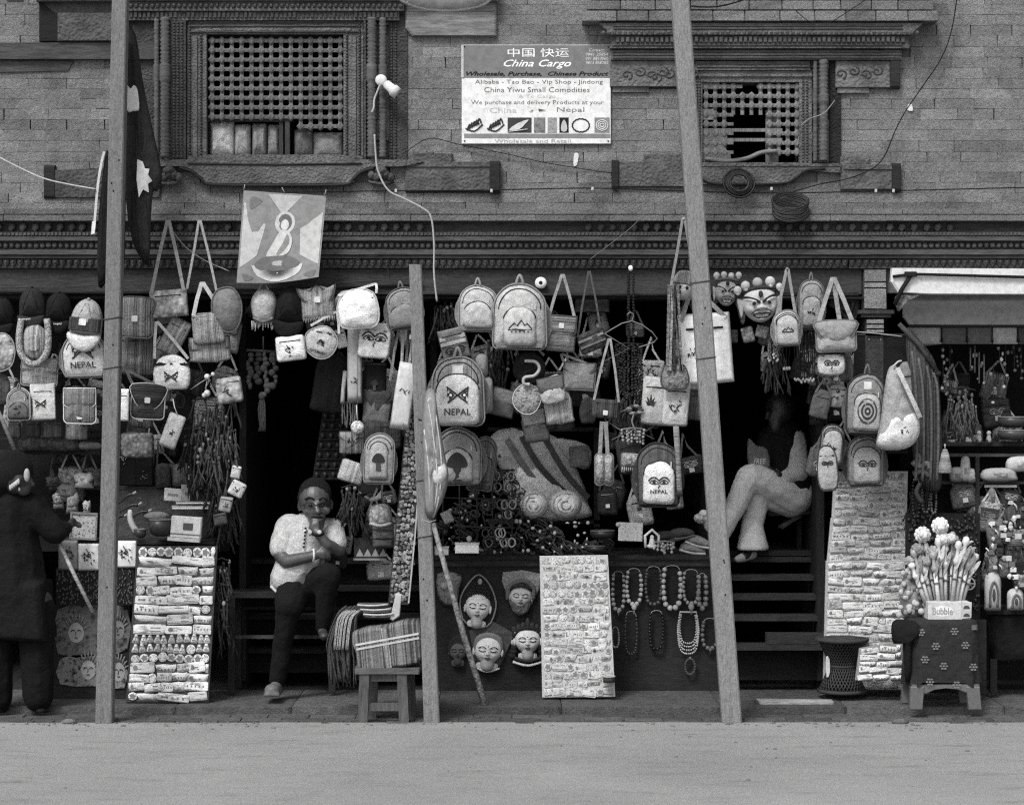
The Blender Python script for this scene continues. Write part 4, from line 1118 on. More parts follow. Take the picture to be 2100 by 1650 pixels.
# bulb holder on the big window
t = T('bulb_holder', 'white round ceiling rose with a tilted lamp holder on the big window', 'lamp', 782, 166, -.1, 0, ab=True)
def tilt_y(m):                                                     # turn the lathe axis towards the street
    m.v = [(x, d, y) for x, y, d in m.v]; return m
m = M().lathe([(12, -3), (12, 1), (9, 4), (4, 5)], n=16); m.v = [(782+x, 166+d, 8+y) for x, y, d in m.v]
t.add('rose', m, mt(.62, 'plain', rough=.5))
hm = M().lathe([(5, 0), (9, 4), (10, 20), (13, 24), (12.5, 36), (10, 36), (9, 26)], n=14)
a = R(-52); hm.v = [(790+x*math.cos(a)-y*math.sin(a)*.9, 172+x*math.sin(a)+y*math.cos(a)*1.0, 14+d) for x, y, d in hm.v]
t.add('lamp_socket', hm, mt(.6, 'plain', rough=.5))
t.add('flex', M().tube(sm([(780, 176, 10), (774, 190, 8), (768, 206, 7), (767, 222, 8), (763, 232, 9)], False, 4), 2.1), mt(.45, 'plain'))

# pale round canopy edge of the street umbrella hanging into the top of the picture
t = T('shade_cloth', 'pale blurred edge of an awning cloth at the top over the big window', 'awning', 920, -40, -4.2, 0, ab=True)
m = M(); m.pillow(sm([(770, -60), (820, 2), (870, 19), (925, 23), (980, 14), (1012, -4), (1060, -60), (1060, -260), (770, -260)], True, 4), 0, 30, wr=2)
t.add('cloth', m, mt(.5, 'cloth'))
t.add('hem', M().tube(sm([(812, -8, 4), (835, 8, 4), (870, 19, 4), (925, 23, 4), (980, 15, 4), (1006, 2, 4)], False, 4), 1.2), mt(.35, 'cloth'))

# furled national flags on the left post
t = T('furled_flag', 'dark furled pennant flag with white sun and moon beside the left post', 'flag', 285, 60, -.42, 0, 'furled flags on the left post', ab=True)
m = M()
S = m.pillow(sm([(258, 66), (278, 70), (292, 160), (310, 250), (328, 330), (332, 372), (322, 392), (314, 396), (310, 440), (308, 500), (304, 544), (286, 526), (268, 480), (256, 380), (252, 200)], True, 3), 0, 12, wr=7)
t.add('cloth', m, mt(.055, 'cloth'))
t.add('flag_pole', M().tube([(252, 54, -8), (256, 200, -8), (250, 540, -8)], 4.5, 8), mt(.1, 'pole'))
t.add('sun_emblem', M().flat([(284, 328), (296, 334), (300, 347), (309, 348), (306, 360), (314, 372), (305, 378), (307, 396), (296, 390), (288, 406), (283, 370)], S, 3.5), mt(.62, 'worn'))
t.add('moon_emblem', M().prism(sm([(261, 178), (270, 184), (276, 177), (284, 186), (288, 224), (280, 229), (262, 228)], True, 3), 8, 14, 2), mt(.62, 'worn'))
t.add('fold', M().tube(sm([(266, 90, 8), (272, 200, 10), (278, 300, 12), (276, 420, 12), (284, 500, 10)], False, 4), 2.6), mt(.045, 'cloth'))
t = T('furled_flag', 'narrow dark flag with white border hanging left of the left post', 'flag', 215, 310, -.46, 0, 'furled flags on the left post', ab=True)
m = M(); m.pillow(sm([(217, 312), (228, 330), (226, 440), (222, 560), (202, 588), (200, 480), (208, 380)], True, 3), 0, 9, wr=5)
t.add('cloth', m, mt(.025, 'cloth'))
t.add('border', M().ribbon(sm([(216, 312, 9), (210, 335, 9), (203, 380, 10), (199, 420, 9), (196, 455, 9)], False, 4), 5, 2), mt(.55, 'worn'))
t.add('border_end', M().prism([(191, 455), (199, 453), (196, 480), (189, 481)], 8, 11), mt(.66, 'worn'))

# square banner
t = T('banner', 'square pale cloth banner with a seated meditating figure pinned over the cornice', 'banner', 578, 395, -.24, 0, ab=True)
m = M(); nx, ny = 14, 14
def bq(u, v):
    tl, tr, brr, bl = (500, 391), (669, 402), (654, 568), (486, 580)
    x = (tl[0]*(1-u)+tr[0]*u)*(1-v)+(bl[0]*(1-u)+brr[0]*u)*v
    y = (tl[1]*(1-u)+tr[1]*u)*(1-v)+(bl[1]*(1-u)+brr[1]*u)*v
    return (x, y+5*math.sin(math.pi*u)*v, 5*math.sin(u*6+v*2)*v+3*math.sin(u*11)*(1-v)+1)
m = M()
for d_ in (0, 1.5):
    n0 = len(m.v)
    for j in range(ny+1):
        for i in range(nx+1):
            p = bq(i/nx, j/ny); m.v.append((p[0], p[1], p[2]+d_))
    for j in range(ny):
        for i in range(nx): m.face((n0+j*(nx+1)+i, n0+j*(nx+1)+i+1, n0+(j+1)*(nx+1)+i+1, n0+(j+1)*(nx+1)+i), True)
t.add('cloth', m, mt(.33, 'worn'))
def bpatch(name, uv, tn, up, n=3):
    mm = M(); q = [bq(*p) for p in sm(uv, True, n)] if n > 1 else [bq(*p) for p in uv]
    cx = sum(p[0] for p in q)/len(q); cy = sum(p[1] for p in q)/len(q); uc = sum(p[0] for p in uv)/len(uv); vc = sum(p[1] for p in uv)/len(uv)
    mm.v = [(p[0], p[1], p[2]+1.5+up) for p in q]+[(cx, cy, bq(uc, vc)[2]+1.5+up)]
    for i in range(len(q)): mm.face((i, (i+1) % len(q), len(q)), True)
    t.add(name, mm, mt(tn*.85, 'worn'))
bpatch('corner_panel', [(.3, .02), (.72, .02), (.5, .25)], .6, .6, 1)
bpatch('side_panel', [(.02, .12), (.3, .36), (.22, .7), (.02, .84)], .62, .6, 1)
bpatch('side_panel', [(.98, .2), (.72, .4), (.74, .7), (.98, .84)], .62, .6, 1)
c16 = [2*math.pi*k/12 for k in range(12)]
bpatch('halo', [(.53+.125*math.cos(a), .33+.13*math.sin(a)) for a in c16], .66, .7, 1)
bpatch('halo_ring', [(.53+.085*math.cos(a), .325+.095*math.sin(a)) for a in c16], .26, 1.0, 1)
bpatch('figure_head', [(.53+.05*math.cos(a), .355+.062*math.sin(a)) for a in c16], .72, 1.6, 1)
bpatch('figure_body', [(.5, .41), (.57, .42), (.62, .48), (.63, .58), (.58, .68), (.42, .72), (.33, .7), (.39, .58), (.44, .48)], .7, 1.4)
bpatch('robe_fold', [(.57, .46), (.6, .56), (.5, .68), (.45, .68), (.52, .56)], .4, 1.9)
bpatch('crossed_legs', [(.2, .8), (.3, .72), (.46, .7), (.62, .71), (.74, .78), (.7, .84), (.48, .87), (.28, .86)], .28, 1.9)
bpatch('leg_highlight', [(.36, .78), (.5, .755), (.6, .79), (.48, .815)], .55, 2.4)
bpatch('lotus_seat', [(.16, .8), (.24, .86), (.46, .9), (.68, .86), (.78, .8), (.75, .9), (.6, .97), (.42, .985), (.24, .92)], .74, 1.0)
for q in ([(.06, .9), (.2, .94), (.1, .98)], [(.8, .94), (.95, .9), (.92, .98)], [(.1, .06), (.24, .1), (.1, .2)]): bpatch('cloud_print', q, .3, .7)
for u in (.0, .5, .98): p = bq(u, 0.0); t.add('tie', M().tube([(p[0], p[1], 2), (p[0]+random.uniform(-8, 8), p[1]-12, 4)], .9, 4), mt(.4, 'plain'))
# ------------------------------------------------------------------ left stall
def rod(label, x0, y0, x1, y1, Y, r=3, tone=.05):
    return one('hanging_rail', label, 'rail', M().tube([(x0, y0, 0), ((x0+x1)/2, (y0+y1)/2+2, 0), (x1, y1, 0)], r, 6), mt(tone, 'wood'), x0, y0, Y, ab=True)
rod('dark rail along the beam carrying the left caps and bags', -60, 597, 470, 600, -.02)
rod('dark rail over the doorway carrying pale caps and half round bag', 480, 592, 868, 584, -.02)
rod('dark rail in front of the beam carrying the middle backpacks', 890, 602, 1470, 604, -.02)
rod('dark rail over the right doorway carrying painted masks', 1480, 606, 1770, 612, -.02)
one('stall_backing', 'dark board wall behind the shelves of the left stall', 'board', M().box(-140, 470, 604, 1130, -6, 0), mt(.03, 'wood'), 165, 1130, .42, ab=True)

ball_cap('dark baseball cap hanging above the horseshoe shaped pale hat', 66, 632, 54, 92, -.12, 0, .05, .055)
ball_cap('black cap with small white writing hanging between dark cap and tall pale hat', 119, 642, 56, 90, -.1, 4, .022)
ball_cap('black cap cut by the picture edge above the zigzag pouch', 4, 650, 50, 84, -.1, 0, .02)
for cx, cy in ((54, 654), (118, 664)): one('cap_lettering', {54: 'tiny white stitched letters on the cap above the horseshoe hat', 118: 'tiny white stitched letters on the black cap'}[cx], 'print', M().text('nepal', 0, 0, 16, 5, S=0), mt(.7, 'worn'), cx, cy, -.205)
ball_cap('tall banded hat with white patch and pale visor pointing down, beside the left post', 177, 666, 66, 112, -.16, 6, .42, .62, patch=.7, band=.12)
shoulder_bag('zigzag round pale pouch cut by the left picture edge', 4, 722, 56, 78, -.14, 0, .5, 'circ', 'weave', freq=45., t2=.2, group='round pouches', pip=.4)
t = T('earflap_hat', 'horseshoe shaped knitted hat with pale fleece rim hanging under a dark cap', 'hat', 71, 702, -.16)
m = M(); S = m.pillow(arch(50, 74, 22, top=24), 0, 12); t.add('crown', m, mt(.14, 'stripe', .5, 160.))
t.add('fleece_rim', M().tube(sm([(-26, -48, 4), (-30, -14, 8), (-27, 20, 9), (-10, 42, 9), (10, 42, 9), (27, 20, 9), (30, -14, 8), (26, -48, 4)], False, 4), 7, 8), mt(.42, 'weave', .3, 120.))
t.add('knit_motif', M().prism(off(rr(24, 34, 8), 0, 2), 9, 14, 2), mt(.1, 'stripe', .5, 200.))
shoulder_bag('plaid pouch with slanted flap hanging under the horseshoe hat', 81, 762, 76, 58, -.1, 6, .5, 'rr', 'plaid', flap='half', t2=.18, freq=150., group='square woven pouches', pip=.3)
t = backpack('white drawstring backpack with crossed flags and NEPAL lettering beside the left post', 172, 728, 88, 92, -.14, -2, .58, .6, emb=None, loop=True, pocket=None, pip=.3, bulk=.14)
emblem(t, t.S, 'flags', 0, -10, 66); emblem(t, t.S, 'text:NEPAL', 0, 20, 52)
backpack('small two tone backpack with pale top and white patch, second row far left', 39, 828, 46, 66, -.14, 0, .3, .2, emb='squiggle', pocket=(.9, .52, .2), pip=.5)
shoulder_bag('flat pale cloth bag with little crossed flags, second row on the left', 88, 824, 52, 76, -.12, -2, .58, 'sharp', 'cloth', emb='flags', epos=(-.08, .05, .6), group='flat cloth bags', bulk=.08)
shoulder_bag('square dark pouch outlined with pale cord and zipped inner pocket', 164, 832, 66, 72, -.14, 0, .16, 'rr', 'stripe', flap='half', t2=.3, freq=120., group='square woven pouches', pip=.62, button=.3)
shoulder_bag('dark round pouch half cut by the left edge below the zigzag one', 2, 798, 40, 70, -.1, 0, .16, 'circ', 'stripe', group='round pouches')
for x, y, w, h, tn, lb in ((30, 881, 26, 34, .14, 'dark wallet pinned to the shelf edge, far left of its row'), (69, 880, 30, 34, .12, 'dark wallet with pale seam, second in the shelf edge row'), (108, 881, 40, 34, .2, 'speckled wallet, third in the shelf edge row'), (157, 884, 44, 36, .3, 'pale striped wallet at the right end of the shelf edge row')):
    pouch(lb, x, y, w, h, -.02, 0, tn, 'stripe', 140., group='wallets pinned along the left shelf edge')
one('shelf_board', 'dark shelf board under the row of wallets in the left stall', 'shelf', M().box(-80, 205, 924, 932, -70, 0).box(-80, 205, 898, 902, -70, -64), mt(.05, 'wood'), 60, 930, .1, ab=True)
t = T('cloth_roll', 'long roll of patterned cloth lying on the left shelf', 'cloth', 102, 910, .06)
t.add('roll', M().tube(sm([(-60, 2, 0), (-20, -2, 2), (20, 1, 0), (62, -2, 0)], False, 3), 15, 10), mt(.16, 'weave', .05, 60.)); t.add('end_fold', M().tube([(62, -2, 0), (66, -2, 0)], 12, 10), mt(.06, 'cloth'))
one('cloth_bundle', 'small crumpled pale cloth at the right end of the left shelf', 'cloth', M().cap((-16, 2, 0), (16, 3, 2), 9, 7), mt(.2, 'cloth'), 186, 911, .02)

# right of the left post
shoulder_bag('tall hemp backpack with striped flap and white patch just right of the left post', 278, 652, 72, 80, -.2, 2, .35, 'rr', 'stripe', flap='round', t2=.16, button=.02, group='woven bags by the left post', pip=.2)
shoulder_bag('long sagging dark striped cloth sack below the hemp flap bag', 279, 724, 82, 88, -.12, 3, .24, 'trap', 'stripe', t2=.07, freq=110., group='woven bags by the left post')
shoulder_bag('brocade clutch with chain pattern hung on two very long straps', 346, 622, 76, 56, -.2, -5, .5, 'sharp', 'weave', t2=.1, freq=34., hook=(345, 452), sw=7, st=.35, group='bags on long straps', bulk=.1)
shoulder_bag('tilted striped pouch with three dark slits between clutch and tote', 357, 690, 46, 78, -.16, 28, .4, 'rr', 'stripe', t2=.16, freq=150., group='woven bags by the left post')
shoulder_bag('tall striped hemp tote with two white patches and short loop strap', 428, 672, 66, 66, -.2, -4, .42, 'rr', 'stripe', t2=.2, freq=120., hook=(415, 580), sw=8, button=0, group='bags on long straps', bands=((-.44, .03, .12), (-.36, .03, .14)))
shoulder_bag('wide lower half of the striped tote with side pockets', 431, 716, 84, 50, -.16, -4, .4, 'trap', 'stripe', flap='half', t2=.2, freq=110., button=.15, group='woven bags by the left post')
t = T('strap_loop', 'long pale strap loop hanging above the grey beret under the beam', 'strap', 410, 452, -.18, ab=True)
t.add('strap', M().ribbon([(384, 592, 2), (397, 520, 1), (408, 452, 0), (411, 452, 0), (428, 520, 1), (446, 604, 2)], 5, 1.5), mt(.4, 'cloth'))
t = T('felt_hat', 'large plain grey round felt cap hanging left of the pale banner', 'hat', 465, 636, -.2)
m = M(); m.pillow(sm([(-6, -46), (14, -44), (29, -20), (30, 12), (20, 38), (2, 45), (-14, 36), (-28, 10), (-30, -18), (-22, -38)], True, 3), 0, 20, rings=7, p=2.4, wr=1.2); t.add('crown', m, mt(.27, 'cloth'))
t.add('rim', M().tube([(p[0], p[1], 2) for p in sm([(-6, -46), (14, -44), (29, -20), (30, 12), (20, 38), (2, 45), (-14, 36), (-28, 10), (-30, -18), (-22, -38)], True, 3)], 2, 5, True), mt(.2, 'cloth'))
shoulder_bag('white domed shoulder bag with dark zip stripe and crossed flag stitching', 352, 764, 78, 72, -.2, 0, .66, 'half', 'cloth', emb='flags', epos=(0, .12, .5), hook=(322, 660), sw=6, group='white bags', bands=((-.27, .07, .04),), st=.45)
shoulder_bag('dark messenger pouch with pale edging and white patch right of the left post', 304, 824, 68, 70, -.2, 4, .12, 'rr', 'stripeh', flap='round', ft=.1, t2=.04, button=-.05, pip=.5, hook=(262, 760), sw=6, group='square woven pouches')
shoulder_bag('folded white bag peeping out behind the left post', 250, 830, 28, 66, -.24, 2, .66, 'sharp', 'cloth', group='flat cloth bags')
t = pouch('pale tilted notebook cover with a small emblem hung on a string', 353, 883, 36, 72, -.2, 21, .52, 'cloth', flap=False, group='notebooks', name='notebook', emb='squiggle', cord=(355, 818))
pouch('patterned cone shaped pouch with painted swirls above the dark tassels', 470, 800, 54, 54, -.14, -8, .5, 'weave', 26., .12, group='small pouches for sale', emb='squiggle')
def tassels(name, label, cat, x0, x1, y0, y1, Y, n, tone, seed):
    rt = random.Random(seed); t = T(name, label, cat, (x0+x1)/2, y0, Y, 0, 'bunches of dark tassels at the doorway edge', ab=True)
    m, p = M(), M()
    for i in range(n):
        x = rt.uniform(x0, x1); y = rt.uniform(y0, y1-40); L_ = rt.uniform(24, 60); d = rt.uniform(-10, 12); lean = rt.uniform(-.35, .35)
        m.tube(sm([(x, y, d), (x+lean*L_*.4, y+L_*.5, d+3), (x+lean*L_, y+L_, d)], False, 2), rt.uniform(1.4, 2.6), 4)
        (p if rt.random() < .3 else m).ell(x, y, d+2, rt.uniform(2, 4.5), rt.uniform(3, 6), 3, 6, 4)
        for k in range(3): m.tube([(x+lean*L_*.6, y+L_*.6, d), (x+lean*L_+rt.uniform(-7, 7), y+L_+rt.uniform(2, 12), d+rt.uniform(-2, 5))], 1.2, 4)
    t.add('tassels', m, mt(tone, 'rand', tone*.5, 60.), kind='stuff'); t.add('knots', p, mt(.3, 'rand', .15, 60.), kind='stuff')
    t.add('top_cord', M().tube([(x0, y0, 0), ((x0+x1)/2, y0-6, 2), (x1, y0, 0)], 2, 5), mt(.05, 'plain'))
tassels('tassel_bunch', 'big bunch of dark knotted tassels hanging left of the dark doorway', 'tassels', 398, 486, 820, 1000, -.02, 90, .12, 1)
tassels('tassel_bunch', 'bunch of dark patterned cords hanging behind the tilted notebook', 'tassels', 378, 430, 880, 1030, .04, 50, .1, 2)
tassels('tassel_bunch', 'lowest dark tassel bunch at the doorway edge above the wooden bench', 'tassels', 430, 486, 985, 1120, .02, 50, .08, 3)
tassels('tassel_bunch', 'dark straggling cords hanging just right of the pale packet board', 'tassels', 440, 470, 1150, 1330, .0, 40, .07, 4)
t = T('tassel_cluster', 'fluffy white baubles on a wire beside the cone shaped pouch', 'baubles', 425, 772, -.16)
for x, y, r in ((0, 0, 6), (12, -5, 4.5), (0, 34, 7), (-6, 38, 5)): t.add('bauble', M().ell(x, y, 2, r, r, r), mt(.6, 'cloth'))
t.add('wire', M().tube(sm([(-34, 26, 0), (-16, 14, 1), (0, 4, 0), (12, -6, 0)], False, 3), 1, 4).tube([(0, 4, 0), (-3, 24, 0), (0, 34, 0)], .9, 4), mt(.4, 'plain'))
t = T('bracelet', 'thin dark hoop bracelet hanging between white domed bag and cone pouch', 'bracelet', 369, 822, -.1)
t.add('hoop', M().tube([(9*math.cos(a), 14*math.sin(a), 0) for a in [2*math.pi*j/20 for j in range(20)]], 2.4, 6, True), mt(.07, 'plain')); t.add('hoop', M().tube([(5*math.cos(a), 8*math.sin(a), 2) for a in [2*math.pi*j/16 for j in range(16)]], 1.8, 5, True), mt(.05, 'plain'))
for x, y, w, h, r, tn, lb in ((484, 968, 20, 26, 12, .5, 'small pale envelope purse dangling beside the doorway, upper one'), (486, 1002, 32, 32, 26, .58, 'tilted white square purse dangling beside the dark doorway'), (463, 1034, 26, 32, 12, .34, 'grey heart shaped purse dangling at the doorway edge'), (452, 1064, 28, 24, -10, .12, 'dark little purse lowest in the doorway edge string')):
    pouch(lb, x, y, w, h, -.06, r, tn, 'cloth', group='purses dangling by the doorway', emb='squiggle' if h > 30 else None)

# goods on the left counter
one('counter_board', 'dark wooden counter board under the bowls and boxes of the left stall', 'counter', M().box(105, 440, 1106, 1116, -90, 4, 1), mt(.07, 'wood'), 270, 1110, .1, ab=True)
t = T('cloth_backdrop', 'grey cloth sloping up behind knives and bowls on the left counter', 'cloth', 330, 1090, .22, ab=True)
m = M(); m.prism(sm([(236, 1000), (300, 1000), (420, 1004), (430, 1060), (420, 1106), (236, 1106)], True, 3), -20, -8, 2); t.add('cloth', m, mt(.16, 'cloth')); t.add('fold', M().tube(sm([(240, 1002, -8), (330, 999, -6), (424, 1006, -8)], False, 3), 3), mt(.14, 'cloth'))
pouch('wide patterned scale like mat hanging right of the left post', 282, 913, 66, 52, .04, 0, .3, 'weave', 46., .03, False, group='mats hanging')
for x, y, w, h, tn, k, lb in ((264, 962, 34, 66, .02, 'cloth', 'black book with white knot emblem beside the left post'), (297, 963, 34, 64, .025, 'cloth', 'black book with faint star emblem, second of the upright row'), (335, 976, 34, 54, .12, 'weave', 'dark speckled rolled cloth upright beside the black books'), (374, 974, 42, 52, .18, 'stripe', 'striped knitted roll upright at the end of the row')):
    t = T('upright_book' if tn < .05 else 'upright_roll', lb, 'book' if tn < .05 else 'cloth roll', x, y, .2)
    m = M()
    if tn < .05: m.prism(rr(w, h, 3), 0, 10, 2)
    else: m.pillow(arch(w, h, 6, top=12), 0, 14, wr=1)
    t.add('cover' if tn < .05 else 'roll', m, mt(tn, k, freq=90.))
    if tn < .05: emblem(t, 11.0, 'squiggle', -8 if x < 280 else 0, -20 if x < 280 else 10, 22, .6 if x < 280 else .25)
for i, (x0, y0, x1, y1, lb) in enumerate(((244, 1032, 280, 1008, 'uppermost'), (246, 1050, 292, 1030, 'second'), (268, 1062, 312, 1044, 'third'), (240, 1066, 262, 1054, 'shortest'))):
    t = T('curved_knife', '%s of the sheathed curved knives laid on grey cloth beside the left post' % lb, 'knife', x0, y0, .12, ab=True)
    t.add('sheath', M().tube(sm([(x0, y0, 4), ((x0+x1)/2, (y0+y1)/2-4, 5), (x1-8, y1+5, 4)], False, 4), 3.4, 7, taper=(.6, 1.1)), mt(.06, 'plain', rough=.4)); t.add('grip', M().tube([(x1-8, y1+5, 4), (x1, y1, 4)], 2.8, 7), mt(.35, 'plain'))
t = T('bone_horn', 'pale curved bone horn standing beside the singing bowls', 'horn', 272, 1070, .02, ab=True)
t.add('horn', M().tube(sm([(267, 1050, 2), (268, 1064, 4), (273, 1078, 4), (281, 1090, 3)], False, 4), 6.5, 9, taper=(.8, 1.1)), mt(.45, 'plain', rough=.5)); t.add('tip', M().ell(267, 1049, 2, 5, 5, 5), mt(.5, 'plain'))
def bowl(label, cx, cy, rx, h, Y, tone=.08, name='singing_bowl'):
    t = T(name, label, 'bowl', cx, cy, Y)
    t.add('bowl', M().lathe([(rx*.45, h*.5), (rx*.8, h*.36), (rx, 0), (rx*.97, -h*.5), (rx*.9, -h*.5), (rx*.92, 0), (rx*.7, h*.3), (rx*.3, h*.4)], n=20), mt(tone, 'plain', rough=.35))
    t.add('rim', M().tube([(rx*.95*math.cos(a), -h*.5, rx*.95*math.sin(a)) for a in [2*math.pi*j/24 for j in range(24)]], 1.6, 5, True), mt(tone*2.5, 'plain', rough=.4))
    return t
bowl('large dark singing bowl on the left counter beside the white box', 330, 1082, 25, 34, .0)
bowl('small dark singing bowl left of the large one', 287, 1094, 13, 18, -.04)
t = T('cushion_ring', 'pale bowl cushion behind the large singing bowl', 'cushion', 322, 1058, .12); m = M(); m.pillow(circ(30, 12), 0, 14); t.add('pad', m, mt(.22, 'cloth')); t.add('seam', M().tube([(30*math.cos(a), 12*math.sin(a), 4) for a in [2*math.pi*j/20 for j in range(20)]], 1.5, 4, True), mt(.1, 'plain'))
t = T('carved_box', 'white box with small dark square picture stacked at the counter end', 'box', 384, 1080, .0, 4)
t.add('box_body', M().prism(rr(62, 44, 2), 0, 18, 2), mt(.55, 'plain')); t.add('picture', M().prism(off(rr(20, 14, 1), 4, -2), 17, 19), mt(.15, 'paint', freq=120.)); t.add('base_slab', M().box(-36, 30, 22, 29, -4, 20, 1), mt(.5, 'plain')); t.add('groove', M().box(-31, 31, 13, 15, 17, 19), mt(.2, 'plain'))
for x, y, w, h, d, tn, lb in ((392, 1040, 74, 7, .04, .4, 'lower of two flat notebooks under the pale cards'), (398, 1030, 70, 6, .06, .3, 'upper of two flat notebooks under the pale cards')):
    t = T('notebook', lb, 'notebook', x, y, d); t.add('pages', M().box(-w/2, w/2, -h/2+1, h/2-1, -16, 14), mt(.6, 'plain')); t.add('cover', M().box(-w/2-1, w/2+1, -h/2, -h/2+1.5, -17, 15), mt(tn, 'cloth'))
for x, y, w, h, r, tn, lb in ((355, 1014, 36, 26, 4, .5, 'pale card standing left of the plain square card'), (391, 1012, 38, 38, 0, .4, 'plain square card standing above the notebooks')):
    t = T('card', lb, 'card', x, y, .13, r); t.add('sheet', M().prism(rr(w, h, 1), 0, 3, 1), mt(tn, 'cloth')); t.add('print', M().box(-w*.3, w*.3, -h*.1, h*.1, 2.9, 3.4), mt(tn*.6, 'paint', freq=120.))
t = T('framed_painting', 'small framed painting standing on the counter left of the post', 'painting', 172, 1080, .04, 3)
t.add('canvas', M().box(-24, 24, -26, 22, 0, 3), mt(.5, 'paint', .12, 55.))
for b in ((-28, 28, -30, -26), (-28, 28, 22, 26), (-28, -24, -26, 22), (24, 28, -26, 22)): t.add('frame_bar', M().box(b[0], b[1], b[2], b[3], 0, 6, 1), mt(.28, 'wood'))
for x, y, w, h, tn, lb in ((172, 984, 46, 34, .45, 'white crumpled bundle on the shelf behind the left post'), (138, 1010, 44, 40, .2, 'grey crumpled cloth heap beside the bent woman'), (120, 1026, 26, 34, .4, 'small pale doll leaning by the bent woman elbow'), (148, 1030, 30, 46, .38, 'pale folded paper standing by the small doll'), (178, 1040, 18, 30, .5, 'white little figurine before the small framed painting'), (200, 978, 18, 40, .14, 'dark upright bundle tucked just left of the post'), (108, 986, 30, 22, .14, 'dark crumpled pouch on the shelf behind the woman')):
    m = M(); m.pillow([(-w*.5, -h*.3), (-w*.2, -h*.5), (w*.1, -h*.4), (w*.35, -h*.5), (w*.5, -h*.1), (w*.4, h*.1), (w*.46, h*.5), (-w*.45, h*.5), (-w*.38, h*.1)], 0, 12, wr=7)
    t = T('bundle', lb, 'bundle', x, y, .15); t.add('cloth', m, mt(tn, 'paint', tn*.4, 60.)); t.add('tie', M().tube([(-w*.4, h*.1, 8), (0, h*.16, 13), (w*.4, h*.1, 8)], 1.2, 4), mt(.1, 'plain'))
one('shelf_board', 'wooden shelf plank behind the post carrying the framed painting', 'shelf', M().box(100, 238, 998, 1004, -60, 0), mt(.1, 'wood'), 170, 1000, .2, ab=True)
for x, y, w, h, tn, lb in ((182, 1142, 44, 56, .6, 'white printed sheet with dark stripes left of the post under the counter'), (258, 1136, 44, 56, .68, 'white printed sheet right of the post under the counter'), (140, 1138, 40, 62, .3, 'dark striped sheet hanging by the woman under the counter')):
    t = T('printed_sheet', lb, 'sheet', x, y, -.02); m = M(); m.pillow(rr(w, h, 2), 0, 3, wr=2); t.add('paper', m, mt(tn, 'worn')); emblem(t, 4.0, 'squiggle', 0, 0, w*.8); emblem(t, 4.4, 'squiggle', 2, -h*.2, w*.7)
for x, w, lb in ((160, 90, 'dark bead covered panel left of the post under the white sheets'), (255, 42, 'dark bead covered panel between post and pale packet board')):
    t = T('beaded_hanging', lb, 'panel', x, 1204, .0); t.add('panel', M().box(-w/2, w/2, -40, 36, 0, 4), mt(.04, 'cloth'))
    m = M()
    for i in range(int(w*1.6)):
        m.ell(random.uniform(-w/2+3, w/2-3), random.uniform(-37, 33), 5, 2, 3.2, 2, 6, 4)
    t.add('beads', m, mt(.13, 'plain', rough=.4), kind='stuff')
t = T('poster_board', 'tall board with two painted deity pictures behind the left post', 'poster', 180, 1325, .06, ab=True)
t.add('board', M().box(108, 266, 1240, 1432, -6, 0), mt(.06, 'wood')); t.add('painting', M().prism(sm([(118, 1250), (190, 1238), (262, 1248), (262, 1330), (200, 1344), (120, 1340)], True, 2), 0, 4, 1), mt(.24, 'paint', .06, 26.)); t.add('painting', M().prism(sm([(124, 1350), (190, 1340), (256, 1352), (256, 1410), (190, 1406), (124, 1402)], True, 2), 0, 4, 1), mt(.34, 'paint', .06, 32.))
def poster_face(cx, cy, w, h, tn):
    t.add('painted_face', M().flat(off(circ(w/2, h/2, 18), cx, cy), 4.2, .4), mt(tn, 'worn'))
    m = M()
    for s in (-1, 1): m.line(sm([(cx+s*w*.08, cy-h*.08), (cx+s*w*.2, cy-h*.13), (cx+s*w*.34, cy-h*.06)], False, 3), 4.8, .9)
    m.line([(cx-w*.1, cy+h*.25), (cx+w*.1, cy+h*.25)], 4.8, .9).line([(cx, cy-h*.05), (cx-w*.05, cy+h*.13)], 4.8, .7); t.add('painted_features', m, mt(.06, 'worn'))
    for k in range(9):
        a = R(200+k*17.5); t.add('painted_ray', M().line([(cx+w*.5*math.cos(a), cy+h*.5*math.sin(a)), (cx+w*.85*math.cos(a), cy+h*.95*math.sin(a))], 4.4, 1.6), mt(.3, 'worn'))
poster_face(157, 1296, 32, 42, .42); poster_face(182, 1372, 30, 40, .48); poster_face(243, 1290, 26, 40, .3); poster_face(244, 1376, 26, 40, .42)

